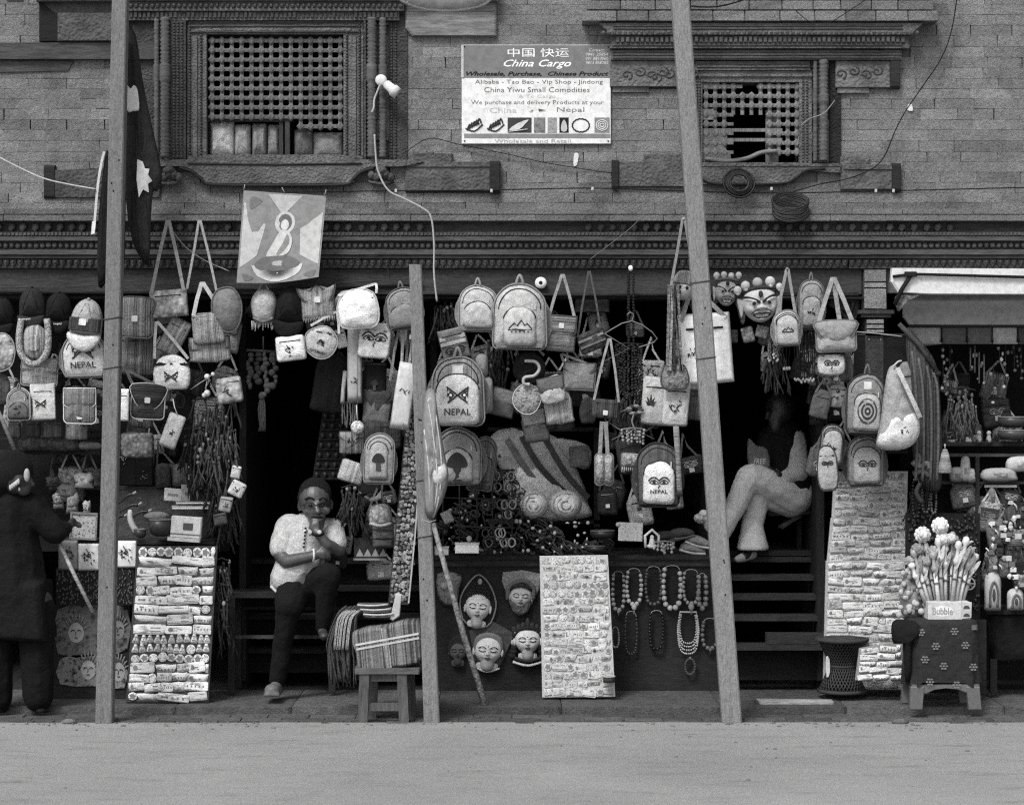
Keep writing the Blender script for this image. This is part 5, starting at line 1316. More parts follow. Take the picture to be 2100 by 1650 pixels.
def packet_board(label, corners, Y, rows, seed, tone=.6, tones=.25, lean=0, roundrow=(), figrow=(), ptone=.5, dep=7, discs=.1, wd=(20, 44)):
    """A leaning board covered with rows of small packets."""
    rnd = random.Random(seed)
    (x0, y0), (x1, y1), (x2, y2), (x3, y3) = corners                 # tl, tr, br, bl
    cx, cy = (x2+x3)/2, (y2+y3)/2
    t = T('packet_board', label, 'display board', cx, cy, Y, 0, 'boards covered with small packets', pitch=lean, ab=True)
    t.add('board', M().prism([(x0-2, y0-2), (x1+2, y1-2), (x2+2, y2+2), (x3-2, y3+2)], -8, 0, 1), mt(ptone, 'plain'))
    mats = [mt(tone, 'print', tones, 3.0), mt(tone*1.1, 'print', tone*.8, 5.5), mt(tone*1.1, 'print', tone*.8, 1.8)]
    n = 0
    for r in range(rows):
        v0, v1 = r/rows, (r+1)/rows; vm = (v0+v1)/2
        xa, xb = x0+(x3-x0)*vm, x1+(x2-x1)*vm; ya, yb = y0+(y3-y0)*vm, y1+(y2-y1)*vm
        hh = (y3-y0)/rows
        x = xa+2
        wav = rnd.uniform(0, 6)
        while x < xb-8:
            if r in roundrow or rnd.random() < discs: w, kind = hh*1.0, 'disc'
            elif r in figrow: w, kind = hh*.78, 'figure'
            else: w = rnd.uniform(*wd); kind = rnd.choice(['roll', 'card', 'card', 'packet2', 'card', 'packet2'])
            w = min(w, xb-x-1)
            if w < 7: break
            yy = ya+(yb-ya)*(x-xa)/(xb-xa)+1.5*math.sin(x*.05+wav)+rnd.uniform(-1.2, 1.2)
            goods_piece('packet', kind, rnd.choice(mats), t.o, t.k, x+w/2-cx, yy-cy, w-1.2, hh*rnd.uniform(.82, 1.1), 0, dep*rnd.uniform(.7, 1.3), rnd.uniform(-7, 7), rnd.uniform(8, 24) if 'packet' in kind else 0); n += 1
            x += w+rnd.uniform(-4, 1)
    return t
packet_board('leaning board of pale rolled packets and round tins right of the left post', ((280, 1122), (442, 1122), (426, 1438), (260, 1438)), -.12, 16, 3, .6, .5, lean=-3, roundrow=(0, 11), figrow=(9, 10), ptone=.1, dep=7, wd=(26, 72))
# ------------------------------------------------------------------ doorway with the man: goods hung round it
t = T('tasselled_hat', 'pale little ear flap hat with frayed tassels left of the black cap', 'hat', 541, 630, -.16)
m = M(); m.pillow(sm([(-12, -36), (12, -36), (26, -16), (22, 16), (14, 34), (-14, 34), (-24, 14), (-26, -14)], True, 3), 0, 20, wr=2); t.add('crown', m, mt(.42, 'cloth'))
t.add('brim_fold', M().tube(sm([(-20, 22, 10), (0, 30, 16), (20, 22, 10)], False, 4), 3.4, 6), mt(.3, 'weave', freq=60.)); t.add('hanging_loop', M().tube(sm([(-10, -36, 4), (0, -50, 3), (10, -36, 4)], False, 4), 1.4), mt(.4, 'plain'))
fr = M()
for i in range(16): fr.tube([(-24+3.2*i, 28, 6), (-25+3.3*i+random.uniform(-3, 3), 42+random.uniform(-4, 8), 7)], 1.2, 4)
t.add('fringe', fr, mt(.5, 'cloth'), kind='stuff')
ball_cap('plain black cap hanging right of the tasselled pale hat', 594, 640, 60, 112, -.16, 4, .015)
shoulder_bag('striped pouch under a pale lotus shaped flap with loop handle', 652, 622, 70, 62, -.18, -4, .42, 'sharp', 'stripe', flap='lotus', ft=.5, t2=.22, freq=150., hook=(654, 588), sw=4, button=-.12, group='woven bags over the doorway', fringe=True)
shoulder_bag('bright white half round bag with zip seam over the doorway', 735, 634, 88, 76, -.22, -4, .72, 'half', 'cloth', hook=(770, 582), sw=5, group='white bags', bulk=.2, pip=.5)
shoulder_bag('pale bag edge with straps peeping out behind the white half round bag', 718, 628, 70, 66, -.12, 2, .4, 'half', 'cloth', group='white bags')
backpack('grey plain backpack beside the top of the short grey post', 827, 632, 68, 86, -.2, -7, .3, .28, pocket=(.86, .56, .18), pip=.18, patch=False)
shoulder_bag('small white pouch with faint stitched emblem under the black cap', 596, 714, 60, 52, -.2, -7, .66, 'rr', 'cloth', emb='squiggle', group='white bags')
shoulder_bag('round embroidered pouch with lettering across hanging over the doorway', 659, 702, 68, 68, -.18, 16, .5, 'circ', 'cloth', emb='squiggle', epos=(0, -.15, .6), text='KATHMANDU', hook=(690, 640), sw=5, pip=.4, group='round pouches')
shoulder_bag('white bag printed with wide painted eyes over the doorway', 768, 698, 66, 74, -.14, 6, .7, 'rr', 'cloth', emb='eyes', epos=(0, -.05, .85), group='white bags', bulk=.1)
shoulder_bag('small tilted white flap bag between round pouch and long pale scarf', 700, 694, 22, 40, -.08, -14, .6, 'sharp', 'cloth', group='flat cloth bags')
def scarf(label, pts, w, tone, Y, emb=None, th=6, kind='worn', cat='scarf', name='scarf'):
    cx, cy = pts[0]
    t = T(name, label, cat, cx, cy, Y, ab=True)
    L_, R_ = [], []
    for i, p in enumerate(pts):
        a = pts[max(0, i-1)]; b = pts[min(len(pts)-1, i+1)]
        l = math.hypot(b[0]-a[0], b[1]-a[1]); nx, ny = -(b[1]-a[1])/l*w/2, (b[0]-a[0])/l*w/2
        L_.append((p[0]-nx, p[1]-ny)); R_.append((p[0]+nx, p[1]+ny))
    m = M(); S = m.pillow(R_+L_[::-1], 0, th, rings=4, wr=w*.06)
    t.add('cloth', m, mt(tone, kind))
    t.add('fold', M().tube([(p[0]+w*.2, p[1], S(p[0]+w*.2, p[1])) for p in pts], w*.05, 5), mt(tone*.85, kind))
    if emb: emblem(t, S, emb, pts[len(pts)//2][0], pts[len(pts)//2][1], w*.7)
    return t
scarf('long pale printed strip scarf hanging straight down left of the eye bag', [(728, 664), (727, 720), (727, 780), (727, 826)], 30, .42, -.1, 'squiggle')
scarf('narrow pale strip hanging beside the long printed scarf', [(708, 760), (704, 800), (702, 828)], 9, .4, -.08)
scarf('broad pale cloth bag strip with pagoda stitching leaning against the post', [(840, 744), (830, 800), (818, 880)], 40, .55, -.2, 'squiggle')
t = T('strap_bundle', 'bundle of pale striped straps hanging above the broad pale cloth strip', 'straps', 840, 690, -.12, ab=True)
for x0, x1, tn in ((818, 800, .3), (828, 822, .45), (838, 832, .2), (848, 838, .5), (856, 840, .3)): t.add('strap', M().ribbon([(x0, 676, 0), ((x0+x1)/2, 720, 2), (x1, 780 if x1 < 830 else 750, 1)], 5.5, 1.5), mt(tn, 'stripe', freq=60.))
shoulder_bag('black square shoulder bag with pale crescent motif behind the broad strip', 768, 780, 48, 74, -.04, 0, .025, 'sharp', 'cloth', emb='mushroom', epos=(0, .1, .4), group='dark bags by the doorway', bands=((-.46, .16, .16),))
shoulder_bag('grey flap bag with dark sleeve below the black square bag', 772, 838, 58, 74, -.04, 4, .2, 'arch', 'cloth', group='dark bags by the doorway', flap='v', ft=.1)
shoulder_bag('dark draped jacket like bag at the upper edge of the doorway', 678, 790, 72, 110, .1, 8, .045, 'trap', 'stripe', group='dark bags by the doorway')
t = T('round_tag', 'round white woven tag dangling beside the striped purses', 'tag', 733, 876, -.16); m = M(); m.pillow(circ(14), 0, 7); t.add('disc', m, mt(.62, 'weave', .4, 90.)); t.add('cord', M().tube([(0, -13, 2), (-2, -46, 0)], 1.3, 4), mt(.5, 'plain'))
strands('strap_fringe', 'striped straps hanging in a fringe above the round white tag', 'straps', 700, 736, 826, 872, -.06, 7, .2, 2, 6)
shoulder_bag('striped flap purse with frilled trim left of the arched grey pack', 722, 908, 52, 46, -.12, 0, .3, 'rr', 'stripe', flap='v', t2=.08, freq=130., group='woven purses beside the doorway', fringe=False, ft=.45, emb='squiggle', epos=(.05, -.1, .7))
pouch('tilted pale striped purse left of the arched pack, lower one', 722, 968, 52, 46, -.14, 18, .5, 'stripe', 160., .25, False, group='woven purses beside the doorway')
backpack('arched grey pack with dark mountain print and clover shape beside the jewellery panel', 777, 940, 62, 104, -.18, 2, .36, .4, emb='mushroom', loop=False, pocket=(.62, .74, .04), pip=.3, name='backpack')
shoulder_bag('dark striped bag behind the arched grey pack', 782, 892, 84, 62, -.04, 0, .12, 'rr', 'stripe', t2=.03, freq=120., group='dark bags by the doorway')
t = T('figurine_rack', 'dark narrow rack of little carved figures inside the doorway', 'rack', 684, 930, .3, ab=True)
t.add('board', M().prism([(662, 842), (716, 842), (712, 985), (640, 985)], -6, 0), mt(.035, 'wood'))
for r in range(7):
    y = 852+20*r; t.add('rack_bar', M().box(660-3*r, 714, y+7, y+10, 0, 5), mt(.05, 'wood'))
    for c in range(3+r//3): t.add('figurine', skull(M(), 668-3*r+17*c, y, 5, 5), mt(.075, 'plain', rough=.5))
t = T('jewellery_panel', 'narrow leaning panel crowded with trinkets edged by a pale strip', 'display board', 828, 1240, -.1, ab=True)
t.add('panel', M().prism([(836, 826), (872, 830), (838, 1240), (796, 1236)], -6, 0), mt(.09, 'wood'))
t.add('edge_strip', M().ribbon([(871, 832, 0), (862, 960, 0), (851, 1100, 0), (838, 1236, 0)], 3, 5), mt(.45, 'plain'))
trn = [mt(.42, 'print', .12, 2.), mt(.26, 'print', .06, 3.)]
for r in range(42):
    y = 836+9.6*r; f = r/42; xa, xb = 836-40*f, 868-32*f
    x = xa+2
    while x < xb-2:
        w = random.uniform(6, 11); goods_piece('trinket', random.choice(['packet', 'disc', 'figure', 'card']), random.choice(trn), t.o, t.k, x+w/2-828, y-1240+random.uniform(-3, 3), w*random.uniform(.7, 1.25), random.uniform(6, 12), 0, random.uniform(3, 8), random.uniform(-40, 40)); x += w
t = T('knitted_hat', 'pale knitted hat lying beside the jewellery panel', 'hat', 781, 1056, .0); m = M(); m.pillow(sm([(-24, -10), (-14, -22), (14, -22), (22, -6), (22, 18), (0, 22), (-22, 18)], True, 3), 0, 16, wr=3); t.add('crown', m, mt(.5, 'weave', .3, 60.)); t.add('brim', M().tube(sm([(-22, 16, 8), (0, 21, 14), (22, 16, 8)], False, 3), 3.4), mt(.42, 'cloth'))
t = T('toy_bird', 'pale carved bird trinket hanging left of the jewellery panel', 'trinket', 770, 1022, .0, -14); t.add('body', M().ell(0, 0, 4, 14, 5, 5), mt(.35, 'plain')); t.add('wing', M().prism([(-4, 0), (16, -14), (12, 2)], 5, 8, 1), mt(.42, 'plain')); t.add('neck', M().tube([(-10, -1, 4), (-20, -10, 4)], 2.5), mt(.3, 'plain'))
t = T('folded_cloths', 'stack of folded grey cloths below the knitted hat', 'cloth', 786, 1100, .05)
for i in range(3): m = M(); m.pillow(off(rr(44, 19, 4), 0, -22+18*i), 0, 12, wr=2); t.add('folded_cloth', m, mt((.3, .22, .14)[i], 'cloth'))
t = T('framed_painting', 'small landscape panel with zigzag border behind the doorway stool', 'painting', 762, 1126, .12); t.add('canvas', M().box(-36, 30, -24, 20, 0, 4), mt(.07, 'paint', .03, 40.)); m = M()
for i in range(4): m.flat([(-32+16*i, 14), (-24+16*i, -2), (-16+16*i, 14)], 4, .5)
t.add('painted_triangle', m, mt(.35, 'worn')); t.add('frame_bar', M().box(-37, 31, 18, 22, 2, 6), mt(.3, 'plain'))
t = T('pale_shell', 'little pale carved shell hanging right of the man', 'trinket', 736, 1044, .1); t.add('shell', M().ell(0, 0, 0, 10, 7, 6), mt(.3, 'plain')); t.add('cord', M().tube([(0, -6, 0), (4, -20, 0)], 1, 4), mt(.2, 'plain'))
t = T('tasselled_mobile', 'dark hanging mobile with carved pendants and tassels in the doorway', 'mobile', 540, 716, .0, ab=True)
t.add('bar', M().tube([(506, 718, 0), (572, 722, 0)], 3, 6), mt(.08, 'wood'))
for x, y1, tn in ((512, 800, .09), (528, 790, .06), (545, 812, .1), (562, 800, .08)):
    m = M()
    y = 728
    while y < y1: m.ell(x+random.uniform(-4, 4), y, 2, random.uniform(4, 9), random.uniform(5, 9), 5, 7, 5); y += 9
    t.add('pendant_string', m, mt(tn*1.2, 'plain'), kind='stuff')
m = M()
for k in range(9): m.tube(sm([(538, 806, 0), (534+random.uniform(-4, 10), 840, 2), (532+random.uniform(-6, 14), 884, 0)], False, 3), 1.6, 4)
t.add('tassel', m, mt(.1, 'hair'), kind='stuff'); t.add('knot', M().ell(537, 812, 0, 7, 9, 6), mt(.1, 'cloth')); t.add('hanging_cord', M().tube([(540, 690, 0), (540, 720, 0)], 1.6, 5), mt(.1, 'plain'))

# steps, bench and stools at the doorway
t = T('wooden_steps', 'dark plank steps rising inside the doorway behind the man', 'steps', 620, 1330, .5, ab=True)
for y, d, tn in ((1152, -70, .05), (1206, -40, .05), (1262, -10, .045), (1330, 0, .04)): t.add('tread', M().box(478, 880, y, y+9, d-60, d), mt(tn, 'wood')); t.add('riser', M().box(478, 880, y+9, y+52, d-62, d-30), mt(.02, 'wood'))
t = T('wooden_bench', 'low dark wooden bench frame the seated man rests on', 'bench', 582, 1412, .3, ab=True)
t.add('seat', M().box(474, 690, 1210, 1222, -40, 40, 2), mt(.06, 'wood'))
for x, d in ((480, 34), (684, 34), (484, -34), (680, -34)): t.add('leg', M().box(x-7, x+7, 1222, 1415, d-6, d+6, 1), mt(.06, 'wood', freq=0.0))
t.add('stretcher', M().box(486, 678, 1298, 1305, 30, 38, 1), mt(.1, 'wood')); t.add('stretcher', M().box(486, 678, 1246, 1252, -38, -30, 1), mt(.06, 'wood'))
t = T('wooden_stool', 'square wooden stool with a stretcher on the pavement beside the short post', 'stool', 787, 1484, -.46, ab=True)
SW = mt(.15, 'wood', freq=0.0)
t.add('seat', M().box(731, 862, 1364, 1376, -46, 46, 2), mt(.17, 'wood'))
for x0, x1, d in ((750, 752, 34), (826, 830, 34), (764, 766, -34), (838, 842, -34)):
    m = M(); n0 = 0
    for x, y in ((x0, 1376), (x0-4 if x0 < 800 else x0+5, 1483)): m.v += [(x-10, y, d-9), (x+10, y, d-9), (x+10, y, d+9), (x-10, y, d+9)]
    for i in range(4): m.face((i, (i+1) % 4, 4+(i+1) % 4, 4+i))
    m.face((0, 1, 2, 3)); m.face((4, 5, 6, 7)); t.add('leg', m, SW)
t.add('stretcher', M().box(756, 826, 1436, 1452, 28, 38, 1), SW); t.add('apron', M().box(756, 826, 1377, 1392, 26, 36, 1), SW)
t = T('striped_pouffe', 'square striped cushion box with pale double bands resting on the stool', 'cushion', 797, 1362, -.46, -5, ab=True)
m = M(); m.prism(sm([(732, 1288), (800, 1280), (866, 1276), (868, 1330), (862, 1360), (800, 1366), (744, 1372), (736, 1330)], True, 2), -40, 40, 5, True); t.add('cushion', m, mt(.3, 'stripe', .12, 34.))
t.add('band', M().ribbon([(736, 1312, 38), (866, 1300, 38)], 4, 3.5), mt(.55, 'worn')); t.add('band', M().ribbon([(737, 1321, 38), (866, 1309, 38)], 4, 3.5), mt(.5, 'worn')); t.add('band', M().ribbon([(796, 1282, 37), (800, 1364, 37)], 12, 4), mt(.42, 'stripe', .25, 60.))
t = T('folded_rugs', 'stack of pale edged folded rugs on the striped cushion box', 'rugs', 780, 1270, -.4, ab=True)
for i, (x0, x1, y, tn) in enumerate(((742, 812, 1262, .24), (736, 806, 1252, .3), (730, 800, 1243, .14))):
    m = M(); m.pillow(off(rr(x1-x0, 12, 5), (x0+x1)/2, y), -20, 34, wr=2); t.add('rug', m, mt(tn, 'cloth')); t.add('rug_edge', M().tube(sm([(x0+4, y-4, 10), ((x0+x1)/2, y-3, 15), (x1-4, y-5, 10)], False, 3), 1.8), mt(.5, 'worn'))
m = M(); m.prism([(800, 1268), (812, 1216), (824, 1218), (820, 1262), (806, 1272)], -6, 8, 2); t.add('folded_corner', m, mt(.5, 'worn'))
t = T('yarn_fringe', 'long dark yarn fringe spilling down beside the striped cushion box', 'fringe', 716, 1262, -.38, ab=True)
m = M()
for k in range(46):
    x = random.uniform(700, 742); xe = x-random.uniform(0, 30)
    m.tube(sm([(x+8, random.uniform(1240, 1256), random.uniform(-4, 8)), (x-8, 1262+random.uniform(-6, 6), random.uniform(4, 14)), (xe-4, 1320, random.uniform(0, 12)), (xe+random.uniform(-6, 10), random.uniform(1350, 1412), random.uniform(-4, 8))], False, 4), random.uniform(1.3, 2.4), 4)
t.add('yarn', m, mt(.12, 'hair'), kind='stuff'); m = M()
for k in range(14):
    x = random.uniform(700, 735); m.tube(sm([(x+8, 1250, 10), (x-10, 1268, 16), (x-18, 1330, 14)], False, 4), 1.4, 4)
t.add('pale_yarn', m, mt(.4, 'hair'), kind='stuff')

# ------------------------------------------------------------------ plastic round the short post
t = T('plastic_sheet', 'crumpled pale plastic sheet tied round the short grey post', 'plastic', 890, 1066, -.66, ab=True)
m = M(); S = m.pillow(sm([(872, 806), (890, 800), (900, 860), (912, 930), (920, 975), (912, 1016), (896, 1050), (886, 1066), (872, 1050), (868, 960), (866, 870)], True, 3), 0, 16, wr=9); t.add('sheet', m, mt(.3, 'plain', rough=.3))
for pts in ([(878, 820), (890, 900), (898, 990), (886, 1060)], [(894, 850), (906, 950), (900, 1020), (888, 1060)], [(870, 880), (880, 960), (882, 1050)]): t.add('crease', M().tube([(p[0], p[1], S(p[0], p[1])-.3) for p in sm(pts, False, 4)], 1.8, 5), mt(.5, 'plain', rough=.35))
t.add('tie', M().tube([(866, 1064, 8), (880, 1070, 14), (894, 1066, 8)], 1.6, 5), mt(.3, 'plain'))
m = M(); m.pillow(sm([(886, 962), (908, 946), (918, 968), (906, 992), (888, 990)], True, 3), 10, 8, wr=3); t.add('knotted_bulge', m, mt(.55, 'plain', rough=.35))

# ------------------------------------------------------------------ middle stall
backpack('pale grey backpack with tall pointed loop, top left of the middle stall', 980, 632, 78, 96, -.18, 0, .5, .5, pocket=(.78, .56, .14), pip=.36, bulk=.22)
backpack('big pale backpack with embroidered mountain on its pocket, largest of the top row', 1066, 650, 108, 134, -.2, 0, .46, .5, emb='mountain', pocket=(.62, .6, .14), pip=.3, bulk=.22)
t = T('bag_pocket', 'pale side pouch bulging out under the big mountain backpack', 'pouch', 1028, 690, -.14); m = M(); m.pillow(rr(30, 52, 8), 0, 12); t.add('body', m, mt(.42, 'cloth')); t.add('zip', M().line([(-10, -18), (10, -16)], 9, 1), mt(.1, 'plain'))
t = T('white_ring', 'small white ring shaped disc pinned on the dark beam', 'ring', 1109, 580, -.03); m = M(); m.lathe([(4, -2), (12, -2.5), (12, 2.5), (4, 3)], n=18, close=False); m.v = [(x, d, y) for x, y, d in m.v]; t.add('ring', m, mt(.7, 'plain')); t.add('hub', M().ell(0, 0, 0, 3.4, 3.4, 2), mt(.05, 'plain'))
shoulder_bag('striped canvas bag hung on an inverted V strap right of the mountain backpack', 1150, 684, 62, 74, -.14, 4, .3, 'sharp', 'stripeh', hook=(1154, 563), sw=6, t2=.14, freq=70., button=-.22, group='shoulder bags in the middle stall', flap='half')
shoulder_bag('small tilted dark brocade purse with two woven stripes on a thin strap', 1214, 698, 58, 42, -.12, -22, .13, 'rr', 'weave', hook=(1208, 556), sw=4, freq=50., t2=.05, group='shoulder bags in the middle stall', bands=((-.2, .12, .28), (.12, .1, .22)), st=.14)
shoulder_bag('tilted striped eye purse standing on the NEPAL backpack', 931, 706, 56, 66, -.2, -14, .22, 'sharp', 'cloth', emb='eyes', epos=(0, .22, .8), group='shoulder bags in the middle stall', bands=((-.48, .14, .42), (-.28, .12, .4), (-.11, .11, .42)))
t = backpack('large grey backpack with crossed flags and NEPAL stitched on its white pocket', 939, 802, 106, 140, -.26, 0, .36, .56, kind='stripe', pocket=(.84, .76, .12), pip=.3, patch=True, freq=90.)
Sn = t.S
emblem(t, Sn, 'flags', 0, 8, 62, .06); emblem(t, Sn, 'text:NEPAL', 0, 42, 54, .08)
t = T('side_pouch', 'round side pouches bulging from the right of the NEPAL backpack', 'pouch', 994, 800, -.18)
for y, h, tn in ((-50, 50, .3), (10, 76, .28)): m = M(); m.pillow(off(rr(26, h, 12), -6 if y < 0 else 4, y), 0, 14); t.add('pocket', m, mt(tn, 'cloth'))
shoulder_bag('dark bag with embroidered dragon motif under the mountain backpack', 1086, 756, 68, 68, -.1, 0, .05, 'circ', 'weave', emb='dragon', epos=(0, 0, .7), hook=(1076, 690), sw=5, freq=40., t2=.02, group='dark bags in the middle stall', st=.25)
t = T('dragon_trim', 'pale s shaped cord motif on the dark dragon bag', 'trim', 1092, 764, -.16); t.add('cord', M().tube(sm([(-16, -24, 4), (6, -22, 6), (14, -8, 6), (4, 6, 6), (-16, 10, 6), (-18, 22, 5), (-8, 24, 4)], False, 5), 3.4, 6), mt(.45, 'plain')); t.add('cord_end', M().ell(-8, 24, 4, 4, 4, 4), mt(.45, 'plain'))
shoulder_bag('grey envelope bag with pointed flap right of the dragon bag', 1188, 772, 66, 56, -.06, 3, .32, 'sharp', 'cloth', flap='v', hook=(1152, 726), sw=5, group='shoulder bags in the middle stall', pip=.2)
shoulder_bag('round woven pale pouch below the dragon bag', 1081, 818, 58, 62, -.14, 0, .42, 'circ', 'weave', freq=90., t2=.3, group='round pouches', pip=.55)
shoulder_bag('shaggy straw bag with a capped flap leaning right of the round pouch', 1146, 838, 58, 60, -.12, -8, .46, 'trap', 'stripe', freq=160., t2=.28, group='shoulder bags in the middle stall')
shoulder_bag('cap shaped flap bag with dark square motif above the shaggy straw bag', 1132, 800, 54, 54, -.18, -12, .48, 'half', 'cloth', emb='squiggle', epos=(0, .12, .4), flap='half', ft=.2, group='shoulder bags in the middle stall', hook=(1140, 770), sw=5)
shoulder_bag('dark folded flap purse between NEPAL backpack and round pouch', 1032, 826, 52, 56, -.08, 14, .16, 'sharp', 'cloth', flap='half', ft=.26, group='dark bags in the middle stall')
shoulder_bag('dark striped clutch with white label hung on a long diagonal strap', 1242, 838, 58, 40, -.14, 5, .14, 'rr', 'stripe', t2=.04, freq=100., hook=(1250, 694), sw=5, button=.2, group='dark bags in the middle stall', st=.34)
shoulder_bag('dark round bottomed pouch left of the striped clutch', 1206, 842, 36, 54, -.08, 0, .08, 'half', 'stripe', group='dark bags in the middle stall')
backpack('round grey backpack with dark mushroom print behind the wrapped post', 938, 936, 100, 116, -.1, 0, .36, .42, emb='mushroom', loop=False, pocket=(.66, .6, .14), pip=.25)
backpack('striped backpack edge squeezed right of the mushroom backpack', 992, 950, 44, 110, .0, 8, .22, .2, kind='stripe', pk='stripe', pocket=(.8, .5, .1), loop=False)
t = T('slipper_pair', 'pair of long pale knitted slippers hanging from a strap loop', 'slippers', 1239, 950, -.12, ab=True)
for s in (-1, 1): m = M(); m.pillow(off(rr(20, 66, 9), 1239+s*9, 962), 0, 16, wr=2); t.add('slipper', m, mt(.42, 'weave', .3, 80.)); t.add('sole_edge', M().tube([(p[0], p[1], 3) for p in off(rr(20, 66, 9), 1239+s*9, 962)], 1.4, 4, True), mt(.25, 'plain'))
for s in (-1, 1): t.add('strap', M().ribbon([(1238+s*4, 864, 2), (1238+s*8, 932, 2)], 8, 2), mt(.32, 'cloth'))
backpack('striped backpack with white eye printed front and tiny word beneath, middle stall right', 1350, 972, 88, 130, -.2, 0, .16, .72, kind='stripe', emb='eyes', pocket=(.72, .68, .12), pip=.08, loop=False, text='NEPAL', freq=90.)
scarf('narrow striped woven strap hanging right of the eye backpack', [(1386, 870), (1390, 930), (1394, 1018)], 12, .36, -.22, kind='stripeh', cat='strap', name='woven_strap')
shoulder_bag('grey hemp bag with a five fingered leaf print by the bead bunch', 1342, 822, 52, 100, -.12, 4, .46, 'rr', 'cloth', emb='leaf', epos=(-.15, .1, 1.0), group='pale cloth bags in the middle stall')
shoulder_bag('pale cloth bag with scribbled flower stitching below the round woven one', 1386, 828, 54, 92, -.16, 4, .52, 'rr', 'cloth', emb='squiggle', epos=(0, .08, .8), group='pale cloth bags in the middle stall')
shoulder_bag('grey patched cloth bag partly behind the leaning post', 1424, 830, 40, 62, -.08, 6, .16, 'rr', 'stripe', group='dark bags in the middle stall')
shoulder_bag('round woven purse hung on a thick bundle of straps', 1384, 772, 58, 54, -.22, 0, .3, 'half', 'weave', freq=80., t2=.2, group='round pouches', pip=.15)
t = T('strap_bundle', 'tall bundle of pale cord straps above the round woven purse', 'straps', 1378, 590, -.24, ab=True)
for x0, x1, tn, w in ((1372, 1368, .32, 6), (1379, 1374, .4, 5), (1384, 1382, .1, 6), (1390, 1398, .3, 5), (1376, 1396, .2, 6)): t.add('strap', M().ribbon([(x0, 584, 1), ((x0+x1)/2, 680, 2), (x1, 760, 2)], w, 2), mt(tn, 'weave', tn*.5, 120.))
t = T('long_strap', 'long pale strap running up from the strap bundle to the cornice beside the leaning post', 'strap', 1400, 450, -.3, ab=True); t.add('strap', M().ribbon([(1376, 586, 0), (1388, 520, 0), (1400, 448, 0), (1404, 448, 0), (1416, 520, 0), (1430, 580, 0)], 5.5, 1.6), mt(.36, 'cloth')); t.add('knot', M().ell(1402, 449, 1, 4, 4, 3), mt(.4, 'cloth'))
t = T('toy_face_bag', 'small pale face shaped purse with knitted cap beside the leaning post', 'purse', 1402, 588, -.2, 8); m = M(); S = m.pillow(circ(22, 28), 0, 14); t.add('body', m, mt(.46, 'cloth')); t.add('knit_cap', M().prism(sm([(-24, -10), (-14, -30), (10, -32), (24, -14), (20, -4), (-18, -4)], True, 3), 4, 16, 3), mt(.3, 'stripe', .15, 120.))
for x in (-8, 6): t.add('eye', M().ell(x, 2, S(x, 2), 3.4, 4, 1.5, 8, 5), mt(.04, 'plain'))
t.add('beak', M().ell(-8, 12, S(-8, 12), 4, 4, 3), mt(.08, 'plain'))
shoulder_bag('large white cloth tote with small printed emblem hung behind the leaning post', 1447, 714, 106, 146, -.14, -4, .74, 'sharp', 'worn', emb='squiggle', epos=(-.28, .02, .3), hook=(1422, 590), sw=9, st=.36, group='white bags', bulk=.03)
for i, (x, y, w, h, r, tn) in enumerate(((1502, 690, 24, 28, 0, .1), (1534, 686, 26, 32, -14, .34), (1563, 680, 26, 26, 12, .4))): pouch(('dark little square purse right of the big white tote', 'tilted pale square purse, middle of three under the demon masks', 'pale square purse nearest the fringe under the large demon mask')[i], x, y, w, h, -.1, r, tn, 'weave', 60., tn*.6, False, group='square purses under the masks')
# hangers with beads
t = T('wire_hanger', 'wire coat hanger holding the dark bead bunch', 'hanger', 1296, 655, -.14, ab=True); t.add('hanger_wire', M().tube(sm([(1240, 684, 0), (1296, 658, 0), (1348, 694, 0), (1310, 712, 0)], False, 3), 1.4, 4).tube(sm([(1296, 658, 0), (1299, 646, 2), (1292, 640, 2)], False, 4), 1.4, 4).tube([(1240, 684, 0), (1290, 714, 0), (1240, 740, 0)], 1.0, 4), mt(.25, 'plain', rough=.4)); t.add('hook', M().tube([(1292, 640, 2), (1286, 646, 2)], 1.4, 4), mt(.25, 'plain'))
t = T('wire_hanger', 'lower wire coat hanger above the eye backpack', 'hanger', 1300, 900, -.1, ab=True); t.add('hanger_wire', M().tube([(1240, 860, 0), (1300, 832, 0), (1354, 864, 0), (1300, 900, 0), (1240, 860, 0)], 1.3, 4).tube([(1254, 902, 0), (1300, 880, 0), (1342, 900, 0)], 1.0, 4), mt(.25, 'plain', rough=.4)); t.add('hook', M().tube([(1300, 832, 0), (1302, 820, 2)], 1.4, 4), mt(.25, 'plain'))
t = T('bead_chain', 'long black bead chain hanging from a white knob on the beam', 'necklace', 1293, 552, -.1, ab=True); m = M(); y = 560
while y < 720: m.ell(1289+random.uniform(-1, 1), y, 3, 3.6, 3.6, 3.6, 6, 4); m.ell(1299+random.uniform(-1, 1), y, 3, 3, 3, 3, 6, 4); y += 6
t.add('bead_string', m, mt(.035, 'plain'), kind='stuff'); t.add('knob', M().ell(1293, 550, 4, 5, 6, 4), mt(.75, 'plain'))
strands('bead_bunch', 'thick bunch of dark seed bead strings under the upper hanger', 'beads', 1262, 1318, 706, 812, -.1, 15, .06, 1, 14, beadr=3.2, group=None)
strands('bead_bunch', 'small bunch of pale spotted beads above the eye backpack', 'beads', 1276, 1322, 880, 908, -.12, 8, .34, 1, 6, beadr=3.4)
t = T('flower_wire', 'twisted wire flower sprig with pale berries above the lower hanger', 'ornament', 1302, 840, -.14)
for k in range(9): a = R(k*40); t.add('petal', M().ell(12*math.cos(a), 8*math.sin(a), 3, 7, 3.6, 2, 7, 4), mt(.28 if k % 2 else .1, 'plain'))
t.add('stem', M().tube(sm([(0, 4, 2), (-6, 24, 3), (2, 44, 2)], False, 4), 2, 5), mt(.25, 'plain'))
